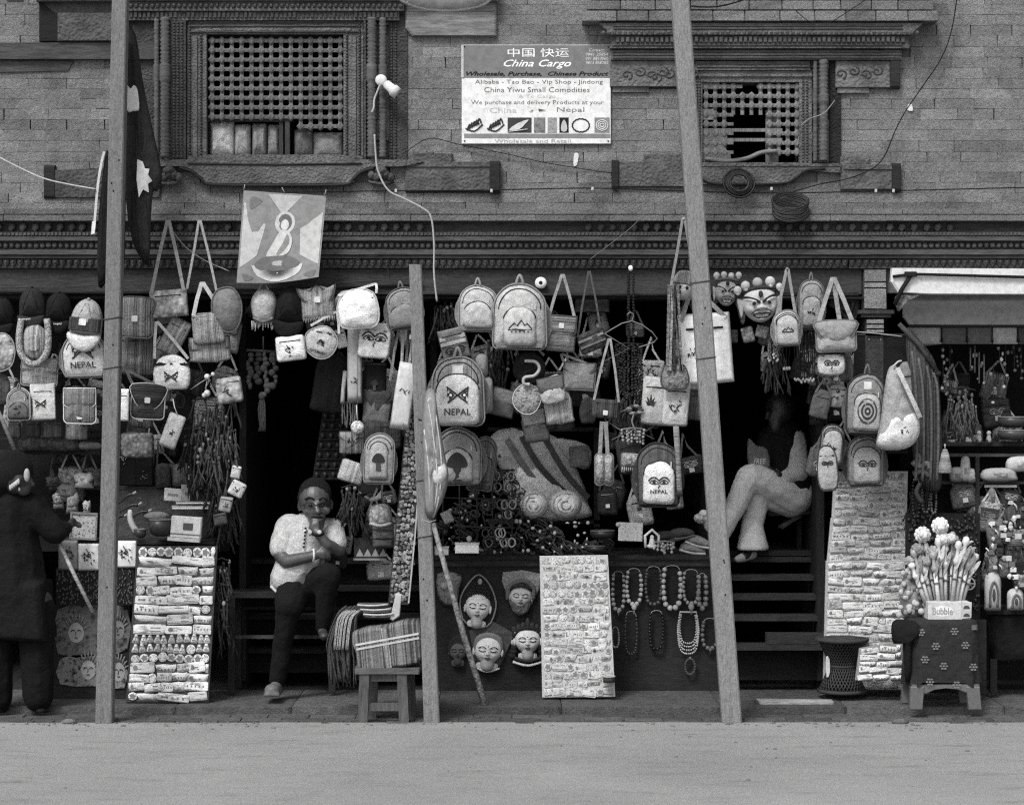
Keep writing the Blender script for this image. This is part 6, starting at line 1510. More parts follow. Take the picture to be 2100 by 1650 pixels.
t = T('knit_cuff', 'pale crocheted cuff hanging left of the eye backpack', 'cuff', 1297, 944, -.12, 4); m = M(); m.pillow(rr(48, 30, 5), 0, 12, wr=3); t.add('knit', m, mt(.4, 'weave', .15, 90.)); fr = M()
for i in range(10): fr.tube([(-20+4.4*i, 14, 5), (-20+4.4*i, 20+random.uniform(0, 6), 5)], 1.5, 4)
t.add('fringe', fr, mt(.4, 'cloth'), kind='stuff')
# back shelf with shawls
one('display_shelf', 'dark wooden shelf frame behind the pale shawls', 'shelf', M().box(1000, 1230, 876, 884, -30, 0).box(1218, 1230, 884, 1080, -30, -1).box(1000, 1230, 1066, 1074, -60, -1), mt(.06, 'wood'), 1110, 1074, .6, ab=True)
t = T('shawl_stack', 'pale shawls draped over a slanting board in the middle stall', 'shawls', 1110, 1064, .5, ab=True)
for i, (pts, tn, k) in enumerate((([(1004, 896), (1080, 886), (1140, 1010), (1080, 1040), (1040, 990)], .36, 'cloth'), ([(1060, 888), (1140, 896), (1200, 1000), (1196, 1050), (1110, 980)], .46, 'cloth'), ([(1130, 900), (1206, 912), (1208, 960), (1170, 950)], .4, 'cloth'), ([(1030, 960), (1100, 950), (1180, 1010), (1210, 1040), (1200, 1062), (1070, 1062)], .58, 'cloth'))):
    m = M(); m.pillow(sm(pts, True, 3), 2*i, 12, wr=5); t.add('shawl', m, mt(tn, k))
for pts, tn in (([(1070, 894), (1110, 960), (1170, 1020)], .1), ([(1118, 898), (1160, 970), (1206, 1020)], .14), ([(1040, 900), (1086, 970), (1120, 1010)], .2)): t.add('shawl_stripe', M().ribbon(sm(pts, False, 5), 12, 17), mt(tn, 'cloth'))
for x, w in ((1094, 62), (1160, 68)):
    t = T('rolled_shawl', 'left pale rolled shawl on the slanting board' if x < 1100 else 'right pale rolled shawl on the slanting board', 'shawl', x, 1034, .34)
    m = M(); m.pillow(off(circ(w*.5, 30, 18), 0, 0), 0, 34, wr=5); t.add('roll', m, mt(.66, 'cloth'))
    m = M()
    for r in (.75, .5, .28): m.tube([(w*.5*r*math.cos(a), 30*r*math.sin(a), 33*(1-r**3)+1) for a in [2*math.pi*j/16 for j in range(14)]], 1.5, 4)
    t.add('roll_fold', m, mt(.34, 'cloth'))
shoulder_bag('dark printed card pouch with white flower hanging by the shawls', 1188, 936, 40, 44, .3, -4, .2, 'sharp', 'paint', freq=70., group='dark bags in the middle stall')
# counter with trinkets
t = T('stall_counter', 'dark painted counter front hung with masks and necklaces', 'counter', 1170, 1415, .4, ab=True)
t.add('front_board', M().box(886, 1474, 1158, 1416, -8, 0), mt(.05, 'wood')); t.add('counter_top', M().box(884, 1476, 1138, 1146, -230, 10, 1), mt(.06, 'wood')); t.add('top_trim', M().box(884, 1476, 1146, 1160, -8, 5, 1), mt(.075, 'wood'))
heap = M()
rh = random.Random(8)
for k in range(420):
    x = rh.uniform(900, 1250); top = 930+190*min(1, abs(x-1020)/150) if x < 1200 else 1110
    y = rh.uniform(max(top, 930), 1134); d = rh.uniform(-60, 4)*(.3+.7*(1136-y)/200)
    c = rh.random()
    if c < .45: heap.ell(x, y, d, rh.uniform(2.5, 7), rh.uniform(2.5, 6), 4, 6, 4)
    elif c < .75: r = rh.uniform(6, 14); a0 = rh.uniform(0, 3); heap.tube([(x+r*math.cos(a), min(1136, y+r*.7*math.sin(a+a0)), d+r*.5*math.sin(a)) for a in [2*math.pi*j/10 for j in range(10)]], rh.uniform(1.2, 2.4), 4, True)
    else: heap.tube(sm([(x, y, d), (x+rh.uniform(-10, 10), min(1136, y+8), d+3), (x+rh.uniform(-14, 14), min(1136, y+20), d)], False, 3), rh.uniform(1.2, 2.2), 4)
one('trinket_heap', 'dark glinting heap of bangles and beads piled on the middle counter', 'trinkets', heap, mt(.1, 'rand', .03, 60., ), 1070, 1136, .3, ab=True, kind='stuff')
hp2 = M()
for k in range(60):
    x = rh.uniform(920, 1230); y = rh.uniform(1010 if x < 1100 else 1070, 1132); hp2.ell(x, y, rh.uniform(-8, 10), rh.uniform(2, 5), rh.uniform(2, 5), 3, 6, 4)
one('trinket_heap', 'pale beads scattered through the dark trinket heap', 'beads', hp2, mt(.4, 'plain'), 1070, 1134, .28, ab=True, kind='stuff')
t = T('trinket_rack', 'thin black wire rack of bracelets beside the wrapped post', 'rack', 950, 1136, .15, ab=True)
wr_ = M()
for x in (908, 942, 978, 1010, 1050): wr_.tube([(x, 960, 0), (x, 1136, 0)], 1.8, 5)
for y in (960, 1020, 1078): wr_.tube([(900, y, 0), (1056, y+4, 0)], 1.8, 5)
t.add('rack_frame', wr_, mt(.05, 'plain', rough=.4), kind='stuff')
for k in range(34):
    x, y = rh.uniform(985, 1056), rh.choice([968, 990, 1026, 1046, 1084, 1104])
    t.add('bangle', M().tube([(x+rh.uniform(5, 8)*math.cos(a), y+8+9*math.sin(a), 4+3*math.sin(a)) for a in [2*math.pi*j/12 for j in range(12)]], 2, 5, True), mt(rh.choice([.05, .1, .25]), 'plain', rough=.4))
pouch('tilted pale printed sachet in the wire rack', 917, 1060, 22, 26, .12, -24, .34, 'paint', 120., .1, False, group='small pouches for sale')
for x, y, w, h, tn, lb in ((906, 1130, 28, 14, .44, 'white flat box at the left end of the middle counter'), (958, 1124, 48, 18, .6, 'white open box with small figure beside the bangle rack')):
    t = T('gift_box', lb, 'box', x, y, .16); t.add('box_body', M().box(-w/2, w/2, -h/2, h/2, -20, 14, 1), mt(tn, 'plain')); t.add('lid_edge', M().box(-w/2-1, w/2+1, -h/2-3, -h/2, -21, 15, 1), mt(tn*.8, 'plain'))
    if w > 40: t.add('figure', skull(M(), 4, -20, 2, 6), mt(.4, 'plain'))
for x, y, rx, h, lb in ((1236, 1096, 26, 16, 'dark flat bowl on the middle counter, rear one'), (1222, 1126, 22, 14, 'dark flat bowl at the counter front edge')): bowl(lb, x, y, rx, h, .2, .05)
t = T('picture_card', 'pale little picture card standing on the middle counter', 'card', 1293, 1090, .15, 2); t.add('sheet', M().prism(rr(50, 38, 1), 0, 4, 1), mt(.52, 'paint', .3, 90.)); t.add('clip', M().ell(-26, -14, 3, 5, 5, 4), mt(.4, 'plain'))
t = T('buddha_figurine', 'small pale seated figurine under a pointed arch on the counter', 'figurine', 1337, 1104, .12)
t.add('arch_frame', M().tube([(-13, 18, 0), (-14, -6, 0), (0, -18, 0), (14, -6, 0), (13, 18, 0)], 3, 6), mt(.6, 'plain')); m = M(); m.ell(0, -3, 3, 4.4, 5, 4).cap((0, 3, 3), (0, 10, 3), 5, 7).ell(0, 15, 4, 11, 5, 6); t.add('figure', m, mt(.55, 'plain'))
strands('bead_bunch', 'white spotted beads tumbled beside the arched figurine', 'beads', 1340, 1384, 1112, 1130, .1, 8, .4, 1, 4, beadr=3.6)
for x, y, r, tn, lb in ((1396, 1092, -8, .1, 'dark folded felt shoe on the counter, rear one'), (1432, 1108, 14, .28, 'grey felt shoe with pale toe near the leaning post'), (1420, 1122, 8, .3, 'flat pale sole lying at the counter edge'), (1368, 1098, -4, .07, 'dark crumpled glove on the counter behind the beads')):
    t = T('felt_shoe', lb, 'shoe', x, y, .14, r); m = M(); m.pillow(sm([(-26, 4), (-18, -8), (6, -9), (24, -2), (28, 8), (0, 10), (-22, 9)], True, 3), -6, 16, wr=3); t.add('upper', m, mt(tn, 'cloth')); t.add('sole', M().tube(sm([(-26, 8, 4), (0, 11, 8), (28, 9, 4)], False, 3), 2.4), mt(tn*1.6, 'plain'))
t = T('knitted_doll', 'pale woolly doll leaning on the left of the leaning post', 'doll', 1444, 1068, .16); m = M(); m.ell(-4, -6, 4, 18, 12, 10).ell(10, 6, 4, 12, 16, 9); t.add('body', m, mt(.4, 'weave', .2, 60.)); t.add('head', M().ell(-2, -16, 8, 9, 8, 8), mt(.45, 'cloth'))

# masks on the counter front
def buddha(label, cx, cy, w, h, tone, Y=.38, name='mask', rot=0, **kw):
    t = T(name, label, 'mask', cx, cy, Y, rot, 'carved masks on the counter front'); face_mask(t, 0, 0, w, h, tone, **kw); return t
def bust(t, w, y, tone): t.add('bust_base', M().prism(sm([(-w*.3, y), (w*.3, y), (w*.38, y+8), (w*.26, y+14), (-w*.26, y+14), (-w*.38, y+8)], True, 3), -4, 7, 3), mt(tone, 'plain')); t.add('neck', M().cap((0, y-12, 4), (0, y+4, 4), w*.24, w*.26), mt(tone*.9, 'plain'))
t = buddha('pale serene mask framed by a dark pointed leaf halo, counter front left', 980, 1244, 52, 58, .6, rot=5); bust(t, 50, 28, .5)
hp = sm([(-4, -66), (18, -50), (34, -20), (36, 6), (22, 38), (-22, 34), (-36, 4), (-36, -20), (-22, -48)], True, 3)
t.add('halo', M().prism(hp, -8, -1, 2), mt(.05, 'cloth')); t.add('halo_rim', M().tube([(p[0], p[1], 0) for p in hp], 2, 5, True), mt(.3, 'plain'))
m = M()
for i in range(5):
    for j in range(8-i): m.ell((j-(7-i)/2)*6.2, -22-6*i, 6, 3.6, 3.6, 4, 6, 4)
t.add('hair_curls', m, mt(.07, 'plain'), kind='stuff'); t.add('topknot', M().ell(0, -52, 5, 5, 7, 5), mt(.4, 'plain'))
t = buddha('grey faced mask on a pale cloth triangle at the top of the counter front', 1068, 1222, 46, 46, .52, rot=4)
t.add('cloth_panel', M().prism(sm([(-40, -46), (38, -48), (24, 14), (2, 36), (-14, 30), (-30, -4)], True, 2), -8, -1, 2), mt(.36, 'cloth')); t.add('hood', M().tube(sm([(-26, 8, 3), (-25, -18, 6), (0, -32, 8), (24, -20, 6), (25, 4, 3)], False, 4), 5), mt(.2, 'cloth')); t.add('beard', M().prism(sm([(-20, 12), (-8, 16), (8, 16), (20, 12), (16, 30), (0, 38), (-14, 30)], True, 3), 2, 12, 3), mt(.2, 'weave', freq=70.)); t.add('hat_band', M().tube(sm([(-22, -16, 6), (0, -24, 14), (22, -16, 6)], False, 4), 4), mt(.1, 'weave', freq=80.))
t = buddha('small dark bronze mask behind the leaning stick', 939, 1334, 36, 40, .17, ink=.03, lip=.06); bust(t, 34, 18, .13); t.add('hair_cap', M().prism(sm([(-20, 2), (-17, -20), (0, -32), (17, -20), (20, 2), (14, -10), (0, -15), (-14, -10)], True, 3), -2, 8, 2), mt(.06, 'plain'))
t = buddha('large pale mask on a tilted grey cloth square right of the leaning stick', 1001, 1332, 58, 58, .58, rot=4); bust(t, 58, 26, .46)
t.add('cloth_panel', M().prism([(-10, -66), (54, -36), (26, 34), (-26, 24), (-42, -36)], -8, -2, 2), mt(.15, 'cloth')); t.add('hair_cap', M().prism(sm([(-30, 2), (-26, -26), (0, -36), (26, -26), (30, 2), (22, -14), (0, -20), (-22, -14)], True, 3), -2, 10, 3), mt(.24, 'plain')); t.add('collar', M().tube(sm([(-24, 36, 2), (0, 44, 8), (26, 36, 2)], False, 3), 2.4), mt(.5, 'plain'))
t = buddha('ornate crowned mask with dark curls beside the pale packet board', 1082, 1312, 54, 54, .64); bust(t, 50, 26, .5)
t.add('crown_band', M().tube(sm([(-29, -8, 3), (-18, -22, 8), (0, -26, 12), (18, -22, 8), (29, -8, 3)], False, 4), 4), mt(.06, 'plain'))
for i in range(7): t.add('crown_point', M().ell((i-3)*9.4, -34+abs(i-3)*4, 4, 5.4, 8 if i != 3 else 13, 4, 7, 5), mt(.09, 'plain')); t.add('crown_jewel', M().ell((i-3)*8.6, -24+abs(i-3)*2.6, 11-abs(i-3), 2, 2, 2, 6, 4), mt(.4, 'plain'))
for s in (-1, 1):
    for k in range(3): t.add('curl', M().ell(s*(27+2*k), 14+9*k, 3, 8, 7, 5, 8, 5), mt(.05, 'plain'))
    t.add('earring', M().ell(s*31, 4, 6, 4, 6, 3, 7, 4), mt(.5, 'plain'))
t.add('collar', M().tube(sm([(-30, 44, 3), (0, 51, 8), (30, 44, 3)], False, 4), 3), mt(.6, 'plain')); t.add('neck_beads', M().tube(sm([(-26, 36, 6), (0, 42, 10), (26, 36, 6)], False, 4), 3.5), mt(.08, 'plain'))
t = T('painted_cloth', 'small painted cloth bunch hanging behind the leaning stick top', 'cloth', 921, 1206, .36); m = M(); m.pillow(sm([(-24, -30), (24, -28), (20, 0), (14, 32), (-18, 28)], True, 3), 0, 8, wr=4); t.add('cloth', m, mt(.3, 'paint', .08, 60.)); t.add('flower', M().ell(-10, -6, 8, 8, 8, 4), mt(.4, 'plain'))
t = T('walking_stick', 'long weathered stick leaning from the short post down to the paving', 'stick', 996, 1452, -.2, ab=True); t.add('shaft', M().tube([(886, 1076, -60), (918, 1190, -40), (952, 1310, -20), (996, 1450, 0)], 6.2, 8, taper=(.8, 1.15)), mt(.36, 'weave', .2, 60.)); t.add('ferrule', M().tube([(992, 1440, -1), (997, 1454, 0)], 6.5, 8), mt(.14, 'wood'))
packet_board('paler leaning board of round badges and packets under the middle counter', ((1109, 1142), (1246, 1140), (1260, 1426), (1114, 1428)), .03, 17, 9, .53, .47, lean=-5, roundrow=(0, 3, 4), ptone=.5, dep=3.5, discs=.3, wd=(16, 34))
t = T('tin_lid', 'dark tin with pale rim poking out at the foot of the pale packet board', 'tin', 1249, 1392, -.02); t.add('tin', M().lathe([(12, -6), (12, 6)], n=14), mt(.1, 'plain')); t.add('rim', M().tube([(12*math.cos(a), -6, 12*math.sin(a)) for a in [2*math.pi*j/16 for j in range(16)]], 1.8, 5, True), mt(.45, 'plain'))
for a in ((1268, 1176, 1250, 24, 4, .36, 4, 'pale necklace half hidden by the packet board, top row'), (1300, 1170, 1238, 30, 4.2, .45, 7, 'pale necklace with oval pendant, second of the top row'), (1340, 1166, 1238, 32, 3.4, .16, 0, 'dark plain bead loop, third of the top row'), (1378, 1164, 1246, 36, 5, .5, 0, 'thick pale bead loop, widest of the top row'), (1417, 1172, 1236, 32, 3.6, .38, 8, 'v shaped necklace with round pendant, fifth of the top row'), (1440, 1180, 1246, 16, 5, .3, 0, 'chunky bead string hanging beside the leaning post'),
          (1294, 1258, 1340, 24, 2.2, .12, 0, 'thin dark long loop, lower row left'), (1346, 1256, 1330, 28, 3.2, .035, 0, 'black bead loop, lower row middle'), (1456, 1272, 1328, 32, 4.2, .2, 4, 'dark chunky necklace, lower row nearest the leaning post'), (1262, 1290, 1326, 14, 2.2, .4, 0, 'short pale bead strand beside the packet board edge')):
    necklace(a[7], a[0], a[1], a[2], a[3], a[4], a[5], .375, a[6] or None)
t = T('necklace', 'many stranded pale necklace with a squared top, lower row', 'necklace', 1411, 1254, .375, 0, 'bead necklaces on the dark counter board', ab=True)
for k in range(4): t.add('bead_string', bead_loop(M(), 1411, 1260, 1318+7*k, 34+3*k, 1.9, d=3+k), mt(.5, 'plain'), kind='stuff')
t.add('cord', M().tube([(1394, 1262, 3), (1394, 1254, 3), (1428, 1254, 3), (1428, 1262, 3)], 1.8), mt(.5, 'plain'))
t = T('bracelet', 'dark bead bracelet pinned lowest on the counter front', 'bracelet', 1415, 1366, .375); m = M()
for j in range(18): a = 2*math.pi*j/18; m.ell(10*math.cos(a), 16*math.sin(a), 3, 3, 3, 3, 6, 4)
t.add('bead_string', m, mt(.12, 'plain'), kind='stuff'); t.add('pin', M().ell(0, -18, 3, 1.6, 1.6, 1.6), mt(.4, 'plain'))
# ------------------------------------------------------------------ right doorway goods
t = T('demon_mask', 'smaller snarling demon mask with skull crown just right of the leaning post', 'mask', 1490, 596, -.1, 2, 'demon masks over the right doorway')
face_mask(t, 0, 4, 46, 56, .4, True)
for i in range(4): t.add('crown_skull', skull(M(), -22+15*i, -30-2*(i % 2), 6, 7), mt(.46, 'plain'))
t.add('crown_band', M().tube(sm([(-26, -20, 5), (0, -24, 12), (26, -20, 5)], False, 4), 3), mt(.16, 'plain')); t.add('third_eye', M().ell(0, -14, 20, 4, 5, 3), mt(.06, 'plain'))
for s in (-1, 1): t.add('mane', M().prism(sm([(s*20, -14), (s*30, -8), (s*28, 14), (s*24, 30), (s*17, 24)], True, 3), -4, 3, 2), mt(.1, 'weave', freq=60.))
t = T('demon_mask', 'larger grinning demon mask with bulging eyes and five skulls', 'mask', 1558, 618, -.14, -5, 'demon masks over the right doorway')
face_mask(t, 0, 6, 74, 74, .5, True)
for i, (x, y, r) in enumerate(((-44, -26, 9), (-27, -34, 10), (-2, -38, 11), (24, -38, 11), (42, -26, 8))): t.add('crown_skull', skull(M(), x, y, 6, r), mt(.4 if i == 2 else .5, 'plain'))
t.add('crown_band', M().tube(sm([(-36, -22, 4), (0, -28, 16), (38, -24, 4)], False, 4), 4), mt(.08, 'plain')); t.add('third_eye', M().ell(0, -14, 30, 5, 7, 3), mt(.08, 'plain'))
t.add('mane', M().prism(sm([(-34, -20), (-48, -14), (-46, 18), (-40, 44), (-32, 30)], True, 3), -6, 3, 2), mt(.12, 'weave', freq=60.)); t.add('mane', M().prism(sm([(34, -20), (44, -8), (42, 18), (34, 26)], True, 3), -6, 3, 2), mt(.12, 'weave', freq=60.))
backpack('small tilted grey pack with mountain stitching hung by long straps, right doorway', 1613, 672, 54, 74, -.2, -4, .42, .46, emb='mountain', pocket=(.8, .84, .06), pip=.3, loop=False, bulk=.24)
t = T('long_strap', 'inverted V strap over the small tilted grey pack', 'strap', 1614, 552, -.19, ab=True); t.add('strap', M().ribbon([(1592, 648, 0), (1603, 600, 0), (1613, 552, 0), (1616, 552, 0), (1624, 600, 0), (1632, 650, 0)], 6, 1.6), mt(.34, 'cloth')); t.add('knot', M().ell(1614.5, 551, 1, 3.4, 3, 3), mt(.3, 'cloth'))
backpack('narrow pear shaped sling pack with two dark zips, right doorway', 1663, 624, 52, 102, -.14, 0, .34, .38, emb='squiggle', pocket=(.72, .6, .14), pip=.2, bulk=.22)
shoulder_bag('broad grey shoulder bag with curved front pocket on three straps', 1714, 690, 82, 62, -.22, -2, .42, 'rr', 'cloth', flap='round', ft=.38, hook=(1709, 570), sw=9, st=.42, strap3=True, group='shoulder bags in the right doorway', pip=.25, bands=((-.36, .1, .16),), bulk=.2)
shoulder_bag('pale pouch with stitched eyes hanging under the broad grey shoulder bag', 1705, 744, 58, 50, -.18, 0, .58, 'half', 'cloth', emb='eyes', epos=(0, .05, .6), group='white bags', bands=((-.42, .08, .05),))
shoulder_bag('striped pouch edge behind the stitched eye pouch', 1734, 752, 32, 60, -.1, -6, .2, 'half', 'stripe', group='dark bags in the right doorway')
strands('bead_curtain', 'grey fringe of bead strings left of the small tilted pack', 'beads', 1574, 1598, 686, 730, -.08, 9, .3, 1, 10, beadr=1.8, tip=2.4)
strands('bead_curtain', 'dark curtain of thin strings with pale tips between the two packs', 'beads', 1628, 1670, 672, 780, -.06, 14, .06, 1.2, 5, tip=2.6)
strands('bead_curtain', 'dark strings hanging low in the right doorway with one white bead', 'beads', 1606, 1620, 700, 758, -.05, 3, .05, 1, 4, tip=3.2)
shoulder_bag('pale pouch with dark face motif behind the mandala backpack', 1718, 812, 42, 48, -.1, 4, .3, 'half', 'cloth', emb='squiggle', group='dark bags in the right doorway', epos=(0, -.1, .7))
shoulder_bag('dark tapered bag leaning left of the pale face motif pouch', 1683, 830, 38, 54, -.12, 14, .16, 'trap', 'cloth', group='dark bags in the right doorway', hook=(1690, 780), sw=4)
backpack('grey backpack with a ringed mandala on its pocket beside the drawstring sack', 1776, 828, 78, 126, -.2, 2, .28, .44, emb='mandala', pocket=(.72, .62, .12), pip=.08, patch=True, bulk=.2)
t = T('drawstring_sack', 'pale teardrop shaped drawstring sack with thick strap, right of the mandala backpack', 'sack', 1840, 836, -.24, 0, ab=True)
m = M(); S = m.pillow(sm([(1820, 762), (1832, 748), (1846, 762), (1858, 800), (1878, 850), (1884, 890), (1864, 916), (1830, 924), (1798, 914), (1806, 860), (1812, 810)], True, 3), 0, 22, wr=5); t.add('sack_body', m, mt(.42, 'cloth'))
m = M(); S2 = m.pillow(sm([(1818, 852), (1850, 842), (1880, 850), (1884, 890), (1864, 916), (1830, 922), (1796, 914), (1806, 882)], True, 3), 8, 18, wr=4); t.add('lower_pocket', m, mt(.6, 'cloth')); emblem(t, S2, 'squiggle', 1852, 884, 26)
t.add('strap', M().ribbon(sm([(1836, 754, 22), (1852, 790, 26), (1872, 832, 24), (1884, 856, 14)], False, 4), 9, 3), mt(.55, 'cloth')); t.add('cord', M().tube(sm([(1830, 752, 8), (1840, 742, 8), (1848, 740, 6)], False, 3), 2), mt(.5, 'plain'))
shoulder_bag('crumpled grey cloth bag squeezed behind the drawstring sack top', 1862, 800, 30, 100, -.1, -6, .3, 'trap', 'cloth', group='dark bags in the right doorway')
t = T('hanging_drape', 'tall striped grey cloth drape hanging from a slanting pole', 'cloth', 1900, 690, -.1, ab=True)
m = M(); m.pillow(sm([(1858, 676), (1880, 690), (1912, 730), (1924, 770), (1930, 860), (1930, 1000), (1892, 1000), (1872, 930), (1864, 800)], True, 3), 0, 12, wr=7); t.add('cloth', m, mt(.14, 'stripe', .06, 40.))
for x in (1876, 1890, 1906, 1920): t.add('fold', M().tube(sm([(x-8, 720+(x-1876), 10), (x, 800, 13), (x+2, 900, 13), (x, 985, 10)], False, 4), 3), mt(.17, 'cloth'))
t.add('pole', M().tube([(1842, 664, 8), (1880, 704, 10), (1920, 762, 8)], 5, 7), mt(.1, 'wood')); t.add('pole_tip', M().ell(1922, 766, 8, 7, 6, 6), mt(.05, 'plain'))
backpack('slim striped pack with a tilted pale panel, lower left in the right doorway', 1706, 912, 48, 86, -.12, 6, .28, .42, kind='stripe', pocket=(.8, .8, .04), loop=False, emb='squiggle', pip=.06)
shoulder_bag('long mask shaped purse with printed face left of the tall packet board', 1697, 960, 42, 92, -.16, -4, .42, 'half', 'cloth', emb='eyes', epos=(0, -.1, .6), group='pale cloth bags by the tall board', pip=.1)
backpack('grey backpack with large printed eyes standing on the tall packet board', 1776, 944, 76, 104, -.06, 0, .3, .42, emb='eyes', pocket=(.72, .74, .08), pip=.16, loop=False)
t = T('dark_board', 'dark painted board hung between brick pilaster and striped drape', 'board', 1800, 690, .0, ab=True); t.add('panel', M().box(1752, 1862, 684, 930, -6, 0), mt(.025, 'wood')); t.add('edge', M().box(1752, 1862, 684, 688, 0, 2), mt(.08, 'wood'))
for x in (1782, 1806): t.add('nail', M().ell(x, 696, 1, 2, 2, 2), mt(.4, 'plain'))
packet_board('tall stepped stack of pale packets leaning before the steps on the right', ((1713, 968), (1860, 968), (1858, 1060), (1708, 1060)), .2, 6, 21, .55, .49, lean=0, roundrow=(0,), ptone=.5, dep=4, wd=(28, 52))
packet_board('second tier of the tall pale packet stack', ((1706, 1064), (1858, 1062), (1860, 1146), (1698, 1150)), .17, 6, 22, .56, .48, lean=0, ptone=.46, dep=7, wd=(28, 52))
packet_board('third and widest tier of the tall pale packet stack beside the steps', ((1696, 1152), (1858, 1150), (1856, 1412), (1690, 1412)), .14, 16, 23, .56, .48, lean=0, ptone=.42, dep=7, wd=(28, 52))
packet_board('slumped fan of pale packets between the wicker and cloth covered stools', ((1766, 1330), (1850, 1316), (1854, 1400), (1756, 1392)), -.06, 5, 29, .6, .45, lean=-8, ptone=.3, dep=9, wd=(24, 40))
# steps of the right doorway
t = T('wooden_steps', 'open wooden steps rising to the sitting platform in the right doorway', 'steps', 1605, 1412, .3, ab=True)
for i, (y, d) in enumerate(((1152, -150), (1188, -110), (1226, -76), (1266, -40), (1322, 0))): t.add('tread', M().box(1484, 1702, y, y+11, d-50, d, 1), mt(.07, 'wood'))
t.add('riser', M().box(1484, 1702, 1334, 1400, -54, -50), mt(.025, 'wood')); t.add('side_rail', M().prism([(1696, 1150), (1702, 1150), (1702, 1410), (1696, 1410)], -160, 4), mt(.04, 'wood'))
t.add('step_block', M().box(1574, 1700, 1300, 1321, -44, -4, 1), mt(.07, 'wood')); t.add('platform', M().box(1484, 1706, 1140, 1150, -420, -152), mt(.05, 'wood'))
t = T('wooden_bench', 'low dark bench with a worn plank seat under the seated person with crossed legs', 'bench', 1650, 1140, .9, ab=True)
t.add('seat', M().prism([(1566, 1044), (1660, 1030), (1712, 1024), (1712, 1040), (1640, 1054), (1572, 1056)], -30, 40, 2), mt(.11, 'wood')); t.add('leg', M().box(1690, 1704, 1040, 1140, -10, 10), mt(.05, 'wood')); t.add('leg', M().box(1636, 1646, 1054, 1140, -26, -14), mt(.05, 'wood'))
t.add('plank_end', M().prism([(1590, 1078), (1632, 1052), (1640, 1056), (1600, 1082)], 10, 40, 1), mt(.14, 'wood'))

rf = random.Random(2)
# ------------------------------------------------------------------ far right shop
t = T('roller_awning', 'white rolled awning cloth with dark frame arm over the far right shop', 'awning', 1970, 604, -.1, ab=True)
m = M(); m.prism([(1828, 550), (2200, 552), (2200, 604), (1900, 604), (1840, 600), (1826, 578)], -10, 12, 4); t.add('awning_cloth', m, mt(.62, 'worn'))
t.add('awning_rail', M().tube([(1828, 568, 16), (1868, 563, 18), (2200, 572, 18)], 3, 6), mt(.03, 'plain')); t.add('frame_arm', M().tube([(1864, 566, 18), (1846, 594, 18), (1832, 625, 16)], 4.5, 7), mt(.03, 'plain')); t.add('arm_joint', M().box(1852, 1876, 558, 568, 14, 24, 2), mt(.04, 'plain'))
m = M(); m.pillow(sm([(1838, 606), (1870, 601), (1896, 600), (1880, 612), (1862, 616), (1850, 628), (1842, 640), (1836, 622)], True, 3), 0, 10, wr=4); t.add('torn_edge', m, mt(.3, 'weave', .1, 60.))
t = T('shop_fascia', 'grey painted fascia board below the white rolled awning', 'board', 1975, 664, .05, ab=True); t.add('panel', M().prism([(1852, 610), (1880, 603), (2200, 603), (2200, 668), (1864, 666), (1852, 650)], -8, 4, 2), mt(.3, 'worn')); t.add('lower_edge', M().box(1864, 2200, 666, 671, -8, 6), mt(.03, 'plain'))
for i, (x0, x1, tn) in enumerate(((1862, 1930, .22), (1932, 1982, .09), (1984, 2034, .11), (2036, 2086, .24), (2088, 2150, .07))):
    t = T('valance_flap', ('first grey flap of the cloth valance under the grey fascia, nearest the slanting pole', 'second dark flap of the cloth valance under the grey fascia', 'third dark flap of the cloth valance, middle one', 'fourth flap of the cloth valance, palest of the row', 'last dark flap of the valance at the right picture edge')[i], 'flap', (x0+x1)/2, 671, .04, 0, 'valance flaps under the fascia', ab=True)
    m = M(); m.pillow([(x0, 671), (x1, 671), (x1, 706), (x0+(18 if i == 0 else 0), 706+(6 if i == 0 else 0))], 0, 3, wr=1); t.add('cloth', m, mt(tn, 'cloth')); t.add('hem', M().box(x0+(18 if i == 0 else 0), x1, 702, 705, 1, 3.5), mt(tn*.8, 'plain'))
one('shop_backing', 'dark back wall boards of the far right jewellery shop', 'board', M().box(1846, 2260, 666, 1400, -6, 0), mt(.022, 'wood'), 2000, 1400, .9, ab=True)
def earring_string(label, x, y0, y1, n, tone, Y, rod=False, r=3.5):
    t = T('earring_strings', label, 'jewellery', x, y0, Y, ab=True)
    rr2 = random.Random(int(x*3+y0))
    t.add('string', M().tube([(x, y0, 0), (x, y1, 0)], 1.6 if rod else .9, 4), mt(.3 if rod else .1, 'plain'))
    for i in range(n):
        y = y0+(y1-y0)*(i+.7)/n; m = M(); m.ell(x+rr2.uniform(-7, 7), y, 3, r*rr2.uniform(.7, 1.2), r*rr2.uniform(.8, 1.4), 2.5, 7, 5); t.add('charm', m, mt(tone*rr2.uniform(.5, 1.1), 'plain', rough=.4))
